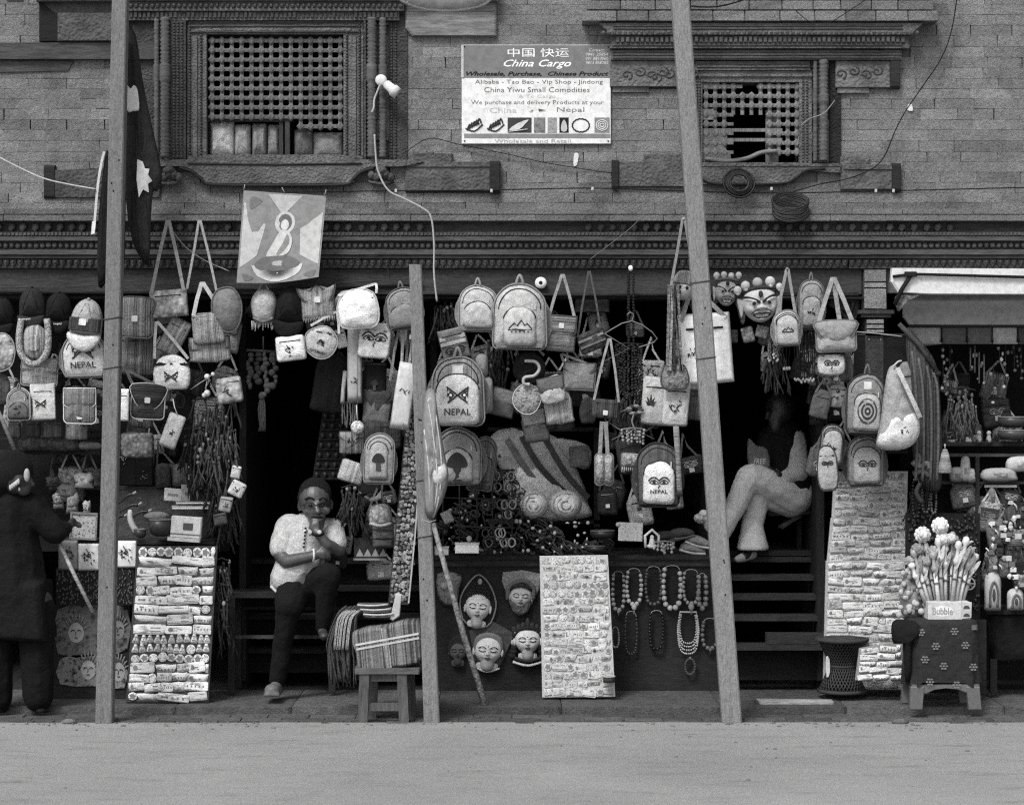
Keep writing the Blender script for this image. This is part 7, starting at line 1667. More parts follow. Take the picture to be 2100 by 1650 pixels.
for i, (x, y0, y1, n, tn, rd) in enumerate(((1934, 708, 800, 7, .45, False), (1948, 708, 812, 6, .3, False), (1944, 800, 836, 3, .5, False), (1990, 712, 760, 2, .6, True), (1999, 708, 764, 2, .3, True), (2008, 722, 786, 2, .4, True), (2018, 726, 796, 2, .4, True), (2050, 706, 740, 3, .75, False), (2062, 706, 800, 4, .5, False), (2037, 746, 834, 3, .45, False), (2080, 706, 762, 6, .2, False), (2094, 706, 780, 5, .2, False))):
    earring_string(('bright earring string first right of the drape', 'earring string with dangling charms second right of the drape', 'short pale charm string low beside the drape', 'pair of thin tubes with white charms in the jewellery shop', 'long thin chime tube with charm behind the white charm tubes', 'third thin chime tube, tilted low in the jewellery shop', 'longest thin chime tube in the jewellery shop', 'cluster of brightest white charms under the palest flap', 'charm string right of the brightest charms', 'string with two pale bars under the palest flap', 'dark twisted bead string under the last dark flap', 'dark bead string at the right picture edge')[i], x, y0, y1, n, tn, .2, rd)
one('glass_counter_shelf', 'upper dark shelf of the jewellery shop holding metal bowls', 'shelf', M().box(1930, 2240, 906, 914, -60, 6), mt(.06, 'wood'), 2060, 910, .3, ab=True)
for x, y, rx, h, tn, lb in ((2076, 866, 30, 22, .1, 'dark metal bowl upper right on the jewellery shelf'), (2076, 892, 30, 20, .12, 'second dark metal bowl below the upper right one')): bowl(lb, x, y, rx, h, .25, tn)
for x, lb in ((2008, 'left of two tiny silver figurines on the jewellery shelf'), (2028, 'right of two tiny silver figurines on the jewellery shelf')):
    t = T('figurine', lb, 'figurine', x, 904, .25); t.add('figure', skull(M(), 0, -16, 0, 5).cap((0, -10, 0), (0, -2, 0), 4, 6), mt(.4, 'plain', rough=.4)); t.add('base', M().box(-6, 6, -3, 1, -5, 5), mt(.1, 'plain'))
t = T('display_case', 'glass fronted jewellery counter with white packets at the right edge', 'counter', 2020, 1030, .25, ab=True)
t.add('case_top', M().box(1932, 2240, 930, 936, -90, 4, 1), mt(.1, 'wood')); t.add('case_shelf', M().box(1932, 2240, 988, 992, -90, 2), mt(.09, 'wood')); t.add('case_post', M().box(2000, 2008, 936, 1050, -4, 4), mt(.07, 'wood')); t.add('case_back', M().box(1932, 2240, 930, 1060, -96, -91), mt(.035, 'wood')); t.add('pale_strip', M().box(2018, 2084, 994, 999, 0, 6), mt(.5, 'plain'))  # the strip below the case shelf is a plain pale bar
for i, (x, y, w, h, tn) in enumerate(((1962, 972, 26, 30, .3), (1980, 960, 20, 50, .4), (1992, 974, 16, 28, .4), (2050, 972, 70, 26, .4), (2096, 950, 60, 30, .5), (2034, 1020, 14, 40, .25))):
    m = M(); m.pillow(sm([(-w*.5, -h*.3), (-w*.1, -h*.5), (w*.4, -h*.42), (w*.5, .1*h), (w*.45, h*.5), (-w*.48, h*.5)], True, 3), 0, 10, wr=3); t = T('packet', ('grey bundle at the left end of the glass counter', 'tall pale packet in the glass counter', 'small pale packet right of the tall one', 'long pale soft packet on the counter shelf', 'largest white bundle at the right picture edge', 'slim grey packet hanging below the counter shelf')[i], 'packet', x, y, .2); t.add('wrapper', m, mt(tn, 'plain')); t.add('label_patch', M().box(-w*.2, w*.2, -h*.05, h*.2, 8, 10.5), mt(tn*.6, 'plain'))
t = T('bell_toy', 'pale bell shaped knitted toy dangling at the foot of the drape', 'toy', 1938, 944, -.14); t.add('body', M().lathe([(4, -24), (8, -14), (12, 6), (16, 24), (13, 26)], n=12), mt(.42, 'stripeh', .2, 90.)); t.add('loop', M().tube([(0, -24, 0), (0, -34, 0)], 1.6, 5), mt(.4, 'plain'))
t = T('carved_dragon', 'dark twisted carved ornament hanging right of the tall packet board', 'ornament', 1890, 960, -.1, ab=True)
for pts, r, tn in (([(1870, 946), (1884, 956), (1900, 948), (1906, 960)], 6, .22), ([(1872, 972), (1890, 966), (1904, 976)], 6, .12), ([(1878, 930), (1886, 940), (1880, 956)], 5, .18), ([(1886, 990), (1878, 1010), (1890, 1030)], 5, .08)): t.add('coil', M().tube(sm([(p[0], p[1], 6) for p in pts], False, 4), r, 7), mt(tn, 'plain', rough=.5))
for i, (x, y0, y1, w, r, tn, lb) in enumerate(((1878, 985, 1060, 14, 3, .06, 'dark thick bead loop next to the tall packet board'), (1898, 980, 1050, 16, 2.6, .14, 'grey bead loop right of the thick dark loop'), (1914, 1000, 1052, 10, 2.4, .2, 'short pale bead loop by the bell toy'))): necklace(lb, x, y0, y1, w, r, tn, -.02, group='bead loops beside the tall board')
t = T('bead_stand', 'dark cloth stand densely hung with bead bracelets behind the flower bunch', 'display stand', 1985, 1430, .0, ab=True)
t.add('stand_panel', M().box(1858, 2010, 1052, 1420, -10, 0), mt(.035, 'cloth')); t.add('stand_leg', M().box(1996, 2022, 1270, 1424, -8, 6, 2), mt(.06, 'cloth'))
m = M(); rs = random.Random(5)
for k in range(330): m.ell(rs.uniform(1862, 2006), rs.uniform(1056, 1250), 3, rs.uniform(2, 4), rs.uniform(2.5, 5), 3, 6, 4)
t.add('beads', m, mt(.08, 'plain', rough=.4), kind='stuff'); m = M()
for k in range(26): m.ell(rs.uniform(1966, 2006), rs.uniform(1108, 1156), 5, rs.uniform(3, 6), rs.uniform(2, 3.4), 3, 7, 4)
t.add('pale_beads', m, mt(.5, 'plain', rough=.4), kind='stuff')
t.add('wheel_charm', M().tube([(1986+12*math.cos(a), 1196+12*math.sin(a), 6) for a in [2*math.pi*j/18 for j in range(18)]], 1.8, 5, True).tube([(1974, 1196, 6), (1998, 1196, 6)], 1.4, 4).tube([(1986, 1184, 6), (1986, 1208, 6)], 1.4, 4).tube([(1978, 1188, 6), (1994, 1204, 6)], 1.2, 4), mt(.4, 'plain'))
t = T('side_table', 'table draped in black cloth at the right picture edge', 'table', 2075, 1420, .1, ab=True); t.add('tabletop', M().box(2022, 2240, 1250, 1258, -120, 12, 2), mt(.05, 'wood')); m = M(); m.pillow([(2026, 1256), (2236, 1256), (2240, 1350), (2030, 1360)], 0, 10, wr=5); t.add('table_cloth', m, mt(.02, 'cloth')); t.add('leg', M().box(2030, 2044, 1350, 1420, -10, 4), mt(.04, 'wood')); t.add('leg', M().box(2200, 2214, 1350, 1420, -10, 4), mt(.04, 'wood'))
for i, (x, y, w, h, tn, k) in enumerate(((2036, 1210, 34, 84, .5, 'worn'), (2082, 1228, 34, 46, .5, 'plain'), (2060, 1160, 30, 50, .24, 'paint'), (2040, 1090, 40, 60, .22, 'paint'), (2034, 1150, 30, 50, .3, 'paint'), (2092, 1190, 30, 30, .4, 'paint'), (2084, 1060, 50, 50, .14, 'stripe'), (2084, 1100, 46, 40, .34, 'stripeh'))):
    lb = ('upright white card with an arched niche figure at the right edge', 'small white shrine shaped model at the right edge', 'grey woolly toy above the white shrine', 'grey knitted bundle above the woolly toys', 'pale woolly toy beside the bead stand', 'pale round trinket near the right picture edge', 'dark striped bundle at the right edge of the top shelf', 'pale banded cloth stack below the dark striped bundle')[i]
    t = T('keepsake', lb, 'keepsake', x, y, .0)
    m = M(); o = arch(w, h, 4, top=h*.3) if i in (0, 1) else [(-w*.5, -h*.3), (-w*.2, -h*.5), (w*.1, -h*.36), (w*.4, -h*.48), (w*.5, 0), (w*.36, h*.2), (w*.44, h*.5), (-w*.4, h*.5), (-w*.42, h*.1)]
    S = m.pillow(o, 0, 12, wr=6 if i > 1 else 0); t.add('body', m, mt(tn, k, tn*.4, 60.))
    if i < 2:
        t.add('niche', M().tube(sm([(-w*.22, h*.4, S(-w*.22, h*.3)+1), (-w*.22, 0, S(0, 0)+1), (0, -h*.22, S(0, 0)+1), (w*.22, 0, S(0, 0)+1), (w*.22, h*.4, S(w*.22, h*.3)+1)], False, 4), 2.4), mt(.2, 'plain')); t.add('figure', M().ell(0, h*.1, S(0, h*.1), w*.1, h*.16, 3), mt(.12, 'plain'))
    else:
        for q in range(11):
            a_, b_ = rf.uniform(-.5, .5)*w, rf.uniform(-.5, .5)*h; m = M(); z_ = rf.uniform(3, 7)
            if q % 3 == 0: m.prism(off(rr(z_*2, z_*1.6, 1), a_, b_), 4, 16, 1)
            elif q % 3 == 1: skull(m, a_, b_, 13, z_*.8)
            else: m.tube([(a_-z_, b_-z_, 12), (a_, b_, 15), (a_+z_*.4, b_+z_*1.6, 13)], z_*.35, 5)
            t.add('trinket', m, mt(rf.choice((.08, .2, .35, .5, .6)), 'plain'))
# flowers, box, stools
t = T('cloth_stool', 'plastic stool with arched legs under dark flowered cloth and black towel', 'stool', 1920, 1448, -.25, ab=True)
PS = mt(.2, 'plain', rough=.5)
t.add('seat', M().box(1862, 1994, 1276, 1286, -56, 52, 3), PS)
for s, x in ((-1, 1872), (1, 1984)):
    for d in (46, -46): t.add('leg', M().prism([(x-14, 1400), (x+14, 1400), (x+14+s*4, 1448), (x-12+s*4, 1448)], d-8, d+8, 2), PS)
t.add('skirt', M().prism([(1860, 1396), (1998, 1396), (1996, 1412), (1972, 1412), (1956, 1406), (1930, 1402), (1906, 1406), (1888, 1414), (1862, 1412)], 40, 52, 1), PS)
m = M(); prof = ((1266, .86, 0), (1269, .97, 0), (1276, 1.0, 0), (1310, 1.0, .01), (1350, 1.01, .03), (1398, 1.04, .06)); n0 = 0
for y, k_, rp_ in prof:
    for i, (x, d) in enumerate(rr(140, 108, 26, 7)):
        w_ = 1+rp_*math.sin(i*1.9+1)+rp_*.5*math.sin(i*.8); m.v.append((1928+x*k_*w_, y+(7*math.sin(i*1.1) if y > 1390 else 0), d*k_*w_))
for r in range(len(prof)-1):
    for i in range(32): m.face((r*32+i, r*32+(i+1) % 32, (r+1)*32+(i+1) % 32, (r+1)*32+i), True)
m.face(range(32)); t.add('flowered_cloth', m, mt(.06, 'cloth'))
S = lambda x, y: 55.0+(y-1276)*.02
for x, y in ((1908, 1318), (1968, 1316), (1924, 1358), (1896, 1390), (1950, 1396), (1878, 1290), (1946, 1288), (1984, 1360), (1886, 1345)):
    m = M()
    for k in range(6): a = k*1.05; m.flat(off(circ(3, 2, 6), x+6*math.cos(a), y+6*math.sin(a)), S, 1)
    m.flat(off(circ(2.5, n=6), x, y), S, 1.4); t.add('printed_flower', m, mt(.26, 'worn'))
m = M(); m.pillow(sm([(1820, 1276), (1836, 1264), (1880, 1272), (1884, 1290), (1862, 1300), (1860, 1380), (1848, 1392), (1842, 1310), (1824, 1314)], True, 3), 46, 16, wr=5); t.add('towel', m, mt(.018, 'cloth'))
t = T('bubble_box', 'white display box lettered for bubble toys on the cloth covered stool', 'box', 1941, 1268, -.27, ab=True)
t.add('box_body', M().box(1898, 1985, 1232, 1268, -30, 26, 1), mt(.56, 'worn')); t.add('box_end', M().prism([(1966, 1230), (1987, 1232), (1986, 1264), (1966, 1266)], 24, 30, 1), mt(.5, 'worn'))
t.add('lettering', M().text('Bubble', 1928, 1250, 42, 15, S=26, up=.5, bold=.03), mt(.36, 'worn')); t.add('round_mark', M().flat(off(circ(22, 11, 18), 1928, 1250), 26, .25), mt(.7, 'worn'))
for y in (1241, 1257): t.add('round_mark', M().flat([(1976+7*math.cos(R(a)), y+4-7*math.sin(R(a))) for a in range(0, 181, 20)], 30, .5), mt(.12, 'worn'))
SL = ('leaning leftmost in the white box', 'second from the left in the white box', 'third from the left in the white box', 'fourth from the left in the white box', 'fifth from the left, behind the box lettering', 'in the middle of the white box', 'just right of the box middle', 'tallest of the pale bunch', 'fourth from the right in the white box', 'third from the right in the white box', 'second from the right in the white box', 'leaning rightmost in the white box')
for i in range(12):
    x = 1898+6.8*i; tl = -20+3.3*i; h_ = (86, 112, 100, 124, 104, 132, 118, 144, 126, 136, 116, 104)[i]
    t = T('bubble_stick', 'pale bubble stick '+SL[i], 'toy', x, 1236, -.27+.018*(i % 4), tl, 'bubble sticks in the white box')
    t.add('tube', M().tube([(0, 4, 0), (0, -h_*.62, 0)], 4.4, 8), mt((.5, .62, .42)[i % 3], 'plain', rough=.4)); t.add('cap', M().lathe([(6, -h_*.62), (7.4, -h_*.7), (4, -h_*.78), (4, -h_*.88), (8, -h_*.93), (6, -h_), (2, -h_*1.02)], n=10), mt((.66, .4, .58)[i % 3], 'plain', rough=.4)); t.add('ring_band', M().tube([(6.2*math.cos(a), -h_*.4, 6.2*math.sin(a)) for a in [2*math.pi*j/12 for j in range(12)]], 1.4, 4, True), mt(.2, 'plain')); t.add('toy_leaf', M().prism(sm([(-3, -h_*.5), (9, -h_*.72), (12, -h_*.9), (2, -h_*.8)], True, 2), 4, 6, .5), mt((.4, .3, .5)[i % 3], 'print', .2, 30.))
def flower(label, x, y, r, tone, sx, sy):
    t = T('paper_flower', label, 'flower', x, y, -.24, 0, 'paper flowers over the bubble box'); rl = random.Random(int(x))
    for ring, (n, rad, d) in enumerate(((10, .72, 0), (8, .45, 6), (5, .2, 11))):
        for k in range(n):
            a = 2*math.pi*k/n+ring*.4; m = M(); px_, py_ = rad*r*math.cos(a), rad*r*math.sin(a)
            m.ell(px_, py_, d+rl.uniform(-1, 1), r*.34, r*.34, r*.16, 8, 4); t.add('petal', m, mt(tone*rl.uniform(.86, 1.1), 'plain'))
    t.add('stem', M().tube([(0, 0, -4), (sx*.5, sy*.5, -5), (sx, sy, -4)], 1.8, 5), mt(.12, 'plain'))
flower('small white paper flower highest on the right of the bunch', 1950, 1104, 11, .6, -4, 130); flower('grey paper flower low in the middle of the bunch', 1900, 1152, 12, .36, 16, 84); flower('pale paper flower peeping over the bubble sticks', 1926, 1146, 12, .5, 6, 90); flower('small grey paper flower at the left edge of the bunch', 1866, 1150, 11, .4, 30, 84)
flower('tallest white paper flower above the bubble box', 1928, 1078, 18, .68, -2, 150); flower('white paper flower left of the tallest one', 1892, 1096, 17, .62, 18, 136); flower('white paper flower right below the tallest one', 1934, 1106, 16, .62, 4, 126); flower('grey paper flower drooping below the left white flower', 1882, 1128, 15, .32, 26, 104); flower('pale grey paper flower half hidden in the middle of the bunch', 1914, 1132, 14, .42, 8, 100)
t = T('flower_wrap', 'clear crinkled wrap full of pale blossoms left of the bubble box', 'bouquet', 1868, 1270, -.2, ab=True); m = M(); m.pillow(sm([(1846, 1200), (1862, 1170), (1880, 1190), (1896, 1176), (1898, 1220), (1888, 1266), (1856, 1268), (1846, 1236)], True, 2), -4, 12, wr=9); t.add('wrap', m, mt(.34, 'plain', rough=.3))
for k in range(34): t.add('blossom', M().ell(rf.uniform(1840, 1898), rf.uniform(1160, 1262), rf.uniform(6, 16), rf.uniform(5, 8), rf.uniform(5, 8), 4, 7, 4), mt(rf.choice([.3, .45, .5]), 'plain'))
for k in range(3): x = (1948, 1960, 1972)[k]; t = T('pinwheel_stick', ('toy wand with split tip sticking up behind the paper flowers', 'pale toy wand beside the split tip one', 'pale feathery wand above the tallest bubble stick')[k], 'toy', x, 1230, -.2, (6, 10, 4)[k]); t.add('stick', M().tube([(0, 0, 0), (0, -110+20*k, 0)], 2, 5), mt(.3, 'plain')); t.add('head', M().ell(0, -118+20*k, 0, 7, 16, 5), mt((.35, .45, .5)[k], 'weave', .2, 60.))
# wicker stool and plank
t = T('wicker_stool', 'dark hourglass shaped woven cane stool before the right steps', 'stool', 1727, 1420, .1)
W_ = mt(.06, 'plain', rough=.5)
prof = [(46, -2), (48, -8), (40, -22), (33, -44), (31, -58), (34, -76), (42, -96), (48, -106), (50, -112), (46, -115)]
t.add('frame_rings', M().tube([(48*math.cos(a), -5, 48*math.sin(a)) for a in [2*math.pi*j/28 for j in range(28)]], 4, 6, True).tube([(51*math.cos(a), -110, 51*math.sin(a)) for a in [2*math.pi*j/28 for j in range(28)]], 4.5, 6, True).tube([(28*math.cos(a), -56, 28*math.sin(a)) for a in [2*math.pi*j/24 for j in range(24)]], 2.4, 5, True), mt(.09, 'plain'))
m = M()
for k in range(36):
    for s in (-1, 1):
        pts = []
        for i in range(9):
            f = i/8; y = -6-103*f; r = 27+21*abs(2*f-1)**1.35; a = 2*math.pi*k/36+s*f*1.5
            pts.append((r*math.cos(a), y, r*math.sin(a)))
        m.tube(pts, 1.7, 4)
t.add('cane_weave', m, W_, kind='stuff'); t.add('seat', M().lathe([(46, -110), (47, -114), (20, -117), (4, -117)], n=28), mt(.1, 'weave', .05, 60.)); t.add('inner_core', M().lathe([(40, -6), (23, -50), (23, -64), (40, -106)], n=20), mt(.03, 'cloth'))
t.add('caught_paper', M().prism(sm([(-36, -76), (-29, -72), (-28, -44), (-35, -34)], True, 2), 20, 23, 1), mt(.55, 'worn'))
t = T('grey_plank', 'grey flat plank lying on the paving before the right steps', 'plank', 1628, 1446, -.12, ab=True); t.add('board', M().prism([(1552, 1434), (1708, 1436), (1710, 1452), (1562, 1450)], -20, 14, 2), mt(.36, 'wood')); t.add('board_end', M().box(1548, 1556, 1436, 1449, -18, 12, 1), mt(.1, 'wood'))
t = T('kerb_stone', 'small pale broken stone lying at the road edge before the wicker stool', 'stone', 1846, 1482, -.62); m = M(); m.ell(0, -3, 0, 18, 7, 9, 9, 5); m.v = [(x+random.uniform(-2, 2), y+random.uniform(-1, 1), d) for x, y, d in m.v]; t.add('stone', m, mt(.24, 'stone'))
t = T('kerb_stone', 'small pale broken stone lying at the road edge left of the tall post', 'stone', 142, 1482, -.62); m = M(); m.ell(0, -3, 0, 16, 6, 8, 9, 5); m.v = [(x+random.uniform(-2, 2), y+random.uniform(-1, 1), d) for x, y, d in m.v]; t.add('stone', m, mt(.26, 'stone'))
one('walking_stick', 'pale stick slanting from the bent woman to the left post', 'stick', M().tube([(118, 1104, 0), (150, 1172, 2), (190, 1254, 0)], 4.2, 7), mt(.42, 'wood'), 150, 1254, -.28, ab=True)
one('walking_stick', 'weathered stick poking in at the left edge above the bent woman', 'stick', M().tube([(-30, 800, 0), (0, 850, 0), (30, 922, 0)], 4.4, 7), mt(.3, 'wood'), 30, 922, -.2, ab=True)

# ------------------------------------------------------------------ stock crowded behind the front rows
LM = [(66, 632, 'cap above the horseshoe hat'), (71, 705, 'horseshoe hat'), (172, 728, 'NEPAL lettered drawstring backpack'), (39, 828, 'small two tone backpack'), (164, 832, 'pale edged square pouch'), (279, 700, 'hemp flap bag'), (346, 622, 'chain pattern clutch'),
      (352, 764, 'white domed shoulder bag'), (304, 824, 'dark messenger pouch'), (353, 883, 'tilted notebook'), (430, 690, 'striped hemp tote'), (465, 636, 'grey felt cap'), (470, 800, 'cone shaped pouch'), (282, 913, 'scale patterned mat'), (102, 910, 'long cloth roll'), (172, 1080, 'framed painting behind the post'),
      (659, 702, 'round lettered pouch'), (735, 634, 'white half round bag'), (768, 698, 'painted eye bag'), (827, 632, 'grey plain backpack'), (727, 760, 'long strip scarf'), (768, 790, 'black square bag'), (777, 940, 'arched grey pack'), (722, 908, 'striped flap purse'), (781, 1056, 'knitted hat'), (828, 1000, 'leaning trinket panel'),
      (980, 632, 'top left pale backpack'), (1066, 650, 'mountain backpack'), (1150, 684, 'inverted V strap bag'), (1214, 698, 'tilted brocade purse'), (939, 802, 'NEPAL backpack'), (1086, 756, 'dragon bag'), (1188, 772, 'envelope bag'), (1081, 818, 'round woven pouch'), (1146, 838, 'shaggy straw bag'), (1242, 838, 'striped clutch'), (938, 936, 'mushroom backpack'), (1239, 950, 'hanging slippers'), (1350, 972, 'eye printed backpack'), (1300, 760, 'seed bead bunch'), (1386, 828, 'flower stitched bag'), (1447, 714, 'big white tote'),
      (1558, 618, 'grinning demon mask'), (1613, 672, 'tilted grey pack'), (1714, 690, 'three strap shoulder bag'), (1776, 828, 'mandala backpack'), (1706, 912, 'slim striped pack'), (1840, 836, 'drawstring sack'), (1900, 840, 'striped drape'), (2050, 760, 'bright white charms'), (2076, 880, 'metal bowls'), (1962, 972, 'grey counter bundle'), (2084, 1080, 'banded cloth stack'), (1985, 1150, 'bead covered stand')]
FR = random.Random(77); seen_labels = set()
ZONES = [(6, 200, 770, 880, 9, .0), (244, 470, 610, 900, 16, .06), (650, 860, 650, 900, 14, .06), (660, 800, 980, 1180, 9, .12), (900, 1440, 640, 880, 30, .12), (1230, 1450, 860, 1060, 10, .2), (1640, 1760, 700, 960, 12, .06), (1566, 1690, 640, 760, 6, .08), (1944, 2096, 780, 900, 9, .4), (1944, 2096, 1010, 1080, 8, .16), (2030, 2098, 1080, 1230, 8, .06), (110, 200, 940, 1000, 6, .2), (250, 420, 900, 1000, 5, .28)]
for x0, x1, y0, y1, n, Y in ZONES:
    for q in range(n):
        x, y = FR.uniform(x0, x1), FR.uniform(y0, y1); w = FR.uniform(34, 62); h = w*FR.uniform(.7, 1.35); tn = FR.choice((.07, .1, .14, .2, .28, .36, .46)); k = FR.choice(('stripe', 'stripeh', 'plaid', 'weave', 'cloth', 'paint')); YY = Y+FR.uniform(0, .12)
        near = sorted(LM, key=lambda l: (l[0]-x)**2+(l[1]-y)**2)
        lab = None
        for lx, ly, ln_ in near[:4]:
            rel = ('peeping out left of the' if x < lx else 'peeping out right of the') if abs(x-lx) > abs(y-ly) else ('tucked above the' if y < ly else 'tucked below the')
            for noun in (('pouch', 'purse', 'wallet') if h < w else ('bag', 'sack', 'satchel')):
                for ex in ('', 'small ' if w < 48 else 'broad ', 'slack '):
                    c_ = '%s%s %s %s %s %s' % (ex, 'dark' if tn < .12 else 'grey' if tn < .3 else 'pale', {'stripe': 'striped', 'stripeh': 'banded', 'plaid': 'checked', 'weave': 'brocade', 'cloth': 'plain', 'paint': 'printed'}[k], noun, rel, ln_)
                    if c_ not in seen_labels: lab = c_; break
                if lab: break
            if lab: break
        seen_labels.add(lab)
        t = T(noun, lab, noun, x, y, YY, FR.uniform(-14, 14), 'stock crowded behind the front rows')
        o = sag(FR.choice((rr(w, h, 6), arch(w, h, 6, top=min(w, h)*.4), [(-w*.4, -h*.5), (w*.42, -h*.5), (w*.5, h*.4), (w*.3, h*.5), (-w*.3, h*.5), (-w*.5, h*.4)])), w, .04)
        m = M(); S = m.pillow(o, 0, w*.16, wr=w*.08); t.add('body', m, mt(tn, k, tn*.4, FR.choice((60., 90., 120.))))
        t.add('strap', M().ribbon([(-w*.36, -h*.4, 1), (-2, -h*.5-FR.uniform(20, 50), 0), (2, -h*.5-22, 0), (w*.36, -h*.4, 1)], 4, 1.4), mt(min(.5, tn*1.3), 'cloth'))
        c = FR.random()
        if c < .4: t.add('front_flap', M().prism([(-w*.44, -h*.42), (w*.44, -h*.42), (w*.4, -h*.02), (-w*.4, -h*.02)], 0, S(0, -h*.2)+1.5, 2), mt(tn*FR.choice((.5, 1.5)), k, tn*.3, 90.))
        elif c < .75: emblem(t, S, FR.choice(('squiggle', 'squiggle', 'mountain', 'leaf', 'eyes')), 0, 0, w*.6, .06 if tn > .2 else .4)
        if c > .3: t.add('label_patch', M().box(-w*.1, w*.1, h*.1, h*.1+w*.18, 0, S(0, h*.15)+1.4), mt(.55, 'worn'))
        t.add('zip', M().line([(-w*.3, -h*.24), (w*.3, -h*.24)], S, 1.1), mt(.04 if tn > .1 else .3, 'plain'))
for k_, (x0, x1, y0, y1, n, tn, lb) in enumerate(((500, 580, 590, 640, 24, .09, 'short dark tassels along the beam at the head of the doorway'), (1268, 1330, 800, 880, 40, .12, 'messy dark tassels between the two wire hangers'), (1574, 1606, 690, 790, 26, .13, 'grey tassels hanging left of the tilted grey pack'), (700, 740, 1000, 1090, 30, .09, 'dark tassels hanging right of the seated man'), (1000, 1060, 700, 800, 30, .1, 'dark trinket cords between NEPAL backpack and dragon bag'), (1940, 2000, 800, 890, 30, .16, 'dim trinket cords right of the striped drape'), (1866, 1900, 1010, 1060, 20, .12, 'dark cords hanging above the paper flowers'), (1660, 1700, 760, 850, 24, .08, 'dark straggling cords left of the mandala backpack'), (892, 930, 620, 680, 16, .07, 'dark cords beside the top of the short post'))):
    tassels('tassel_bunch', lb, 'tassels', x0, x1, y0, y1, .08, n, tn, 40+k_)
# ------------------------------------------------------------------ people
def skin_mesh(t, name, m, mat, vox=4.0, parent=None, smooth=3, label=None, fold=0.0):
    o = t.add(name, m, mat, parent, label)
    md = o.modifiers.new('Remesh', 'REMESH'); md.mode = 'VOXEL'; md.voxel_size = vox*t.k/1.0; md.use_smooth_shade = True
    sm2 = o.modifiers.new('Smooth', 'SMOOTH'); sm2.iterations = smooth; sm2.factor = .5
    if fold:
        if 'cloth_folds' not in bpy.data.textures:
            tx = bpy.data.textures.new('cloth_folds', 'CLOUDS'); tx.noise_scale = .09; tx.noise_depth = 1; tx.noise_type = 'SOFT_NOISE'
        dm = o.modifiers.new('Folds', 'DISPLACE'); dm.texture = bpy.data.textures['cloth_folds']; dm.strength = fold; dm.mid_level = .5; dm.texture_coords = 'LOCAL'
    return o
def fingers(m, wrist, palm_dir, side, curl, k=1.0, n=4):
    """Palm and five unequal bent fingers. palm_dir: unit direction wrist->knuckles; side: direction across the palm to the thumb; curl: direction the fingers close."""
    w, p, s, c = Vector(wrist), Vector(palm_dir).normalized(), Vector(side).normalized(), Vector(curl).normalized()
    for i in range(4):
        o = s*(4.5-3*i)*k*1.15
        a = w+o*.6+p*3*k; b = w+o+p*17*k
        m.cap(a, b, 4.6*k, 4.2*k, 8)
        L1, L2, L3 = [(10, 7, 5), (11, 8, 6), (10, 7.5, 5.5), (8, 6, 4.5)][i]
        b2 = b+(p*.75+c*.65).normalized()*L1*k; b3 = b2+(p*.1+c).normalized()*L2*k; b4 = b3+(c*.7-p*.6).normalized()*L3*k
        m.cap(b, b2, 3.4*k, 3.1*k, 8).cap(b2, b3, 3.1*k, 2.8*k, 8).cap(b3, b4, 2.8*k, 2.3*k, 8)
    t0 = w+s*5*k+p*4*k; t1 = t0+(s*.8+p*.6+c*.3).normalized()*10*k; t2 = t1+(p*.8+c*.5).normalized()*9*k
    m.cap(w, t0, 5*k, 5*k, 8).cap(t0, t1, 4.4*k, 3.6*k, 8).cap(t1, t2, 3.6*k, 2.8*k, 8)
    return m

# the seated man, chin on his hand
t = T('person', 'seated man in pale short sleeved shirt resting his chin on one hand', 'person', 600, 1410, .12, ab=True)
b = M()
H_ = Vector((650, 1034, 34))
b.ell(648, 1022, 26, 33, 38, 36, 16, 12).cap((650, 1040, 36), (654, 1064, 44), 24, 17).cap((655, 1070, 48), (657, 1073, 49), 15, 13)     # skull, jaw, chin
b.cap((653, 1030, 60), (658, 1046, 67), 4.5, 6.4).ell(650, 1048, 62, 4, 3.4, 4, 8, 5).ell(664, 1047, 62, 4, 3.4, 4, 8, 5)                    # nose
b.cap((634, 1024, 55), (649, 1026, 60), 3.6, 3.2).cap((660, 1027, 60), (675, 1022, 53), 3.2, 3.6)                                         # brow
b.ell(636, 1046, 50, 9, 8, 7, 8, 5).ell(674, 1044, 48, 9, 8, 7, 8, 5)                                                                    # cheeks
b.cap((646, 1060, 60), (666, 1060, 59), 3.4, 3.4).cap((648, 1065, 59), (664, 1065, 59), 3.2, 3)                                            # lips
b.ell(616, 1036, 20, 4.5, 12, 8, 8, 6).ell(682, 1034, 20, 4, 11, 8, 8, 6)                                                               # ears
b.cap((642, 1060, 14), (632, 1092, 2), 19, 22)                                                                                           # neck
b.cap((632, 1090, 0), (618, 1190, 0), 40, 44).cap((600, 1080, 0), (670, 1082, 4), 24, 22).cap((600, 1200, 0), (640, 1202, 4), 34, 32)      # torso
b.cap((588, 1084, 4), (578, 1132, 22), 21, 17).cap((578, 1134, 24), (592, 1148, 40), 16, 15).cap((594, 1148, 42), (650, 1134, 66), 15, 10.5)   # viewer's left arm across
fingers(b, (652, 1133, 66), (1, -.02, .1), (0, -1, .2), (.2, .5, -.8), 1.05)
b.cap((682, 1086, 6), (696, 1124, 34), 20, 16).cap((696, 1126, 36), (676, 1112, 60), 15, 12).cap((676, 1112, 60), (657, 1088, 66), 12, 9.5)    # other arm, up to the chin
fingers(b, (656, 1086, 66), (-.25, -1, .05), (-.9, .2, .1), (.55, -.1, -.6), 1.0)
b.cap((604, 1206, 8), (600, 1236, 56), 30, 22).cap((598, 1238, 56), (572, 1392, 34), 16, 10)
b.cap((646, 1200, 10), (680, 1172, 68), 28, 20).cap((680, 1174, 66), (664, 1284, 40), 15, 10)
b.cap((572, 1396, 36), (570, 1404, 66), 10, 9).cap((664, 1286, 42), (668, 1294, 66), 10, 8)
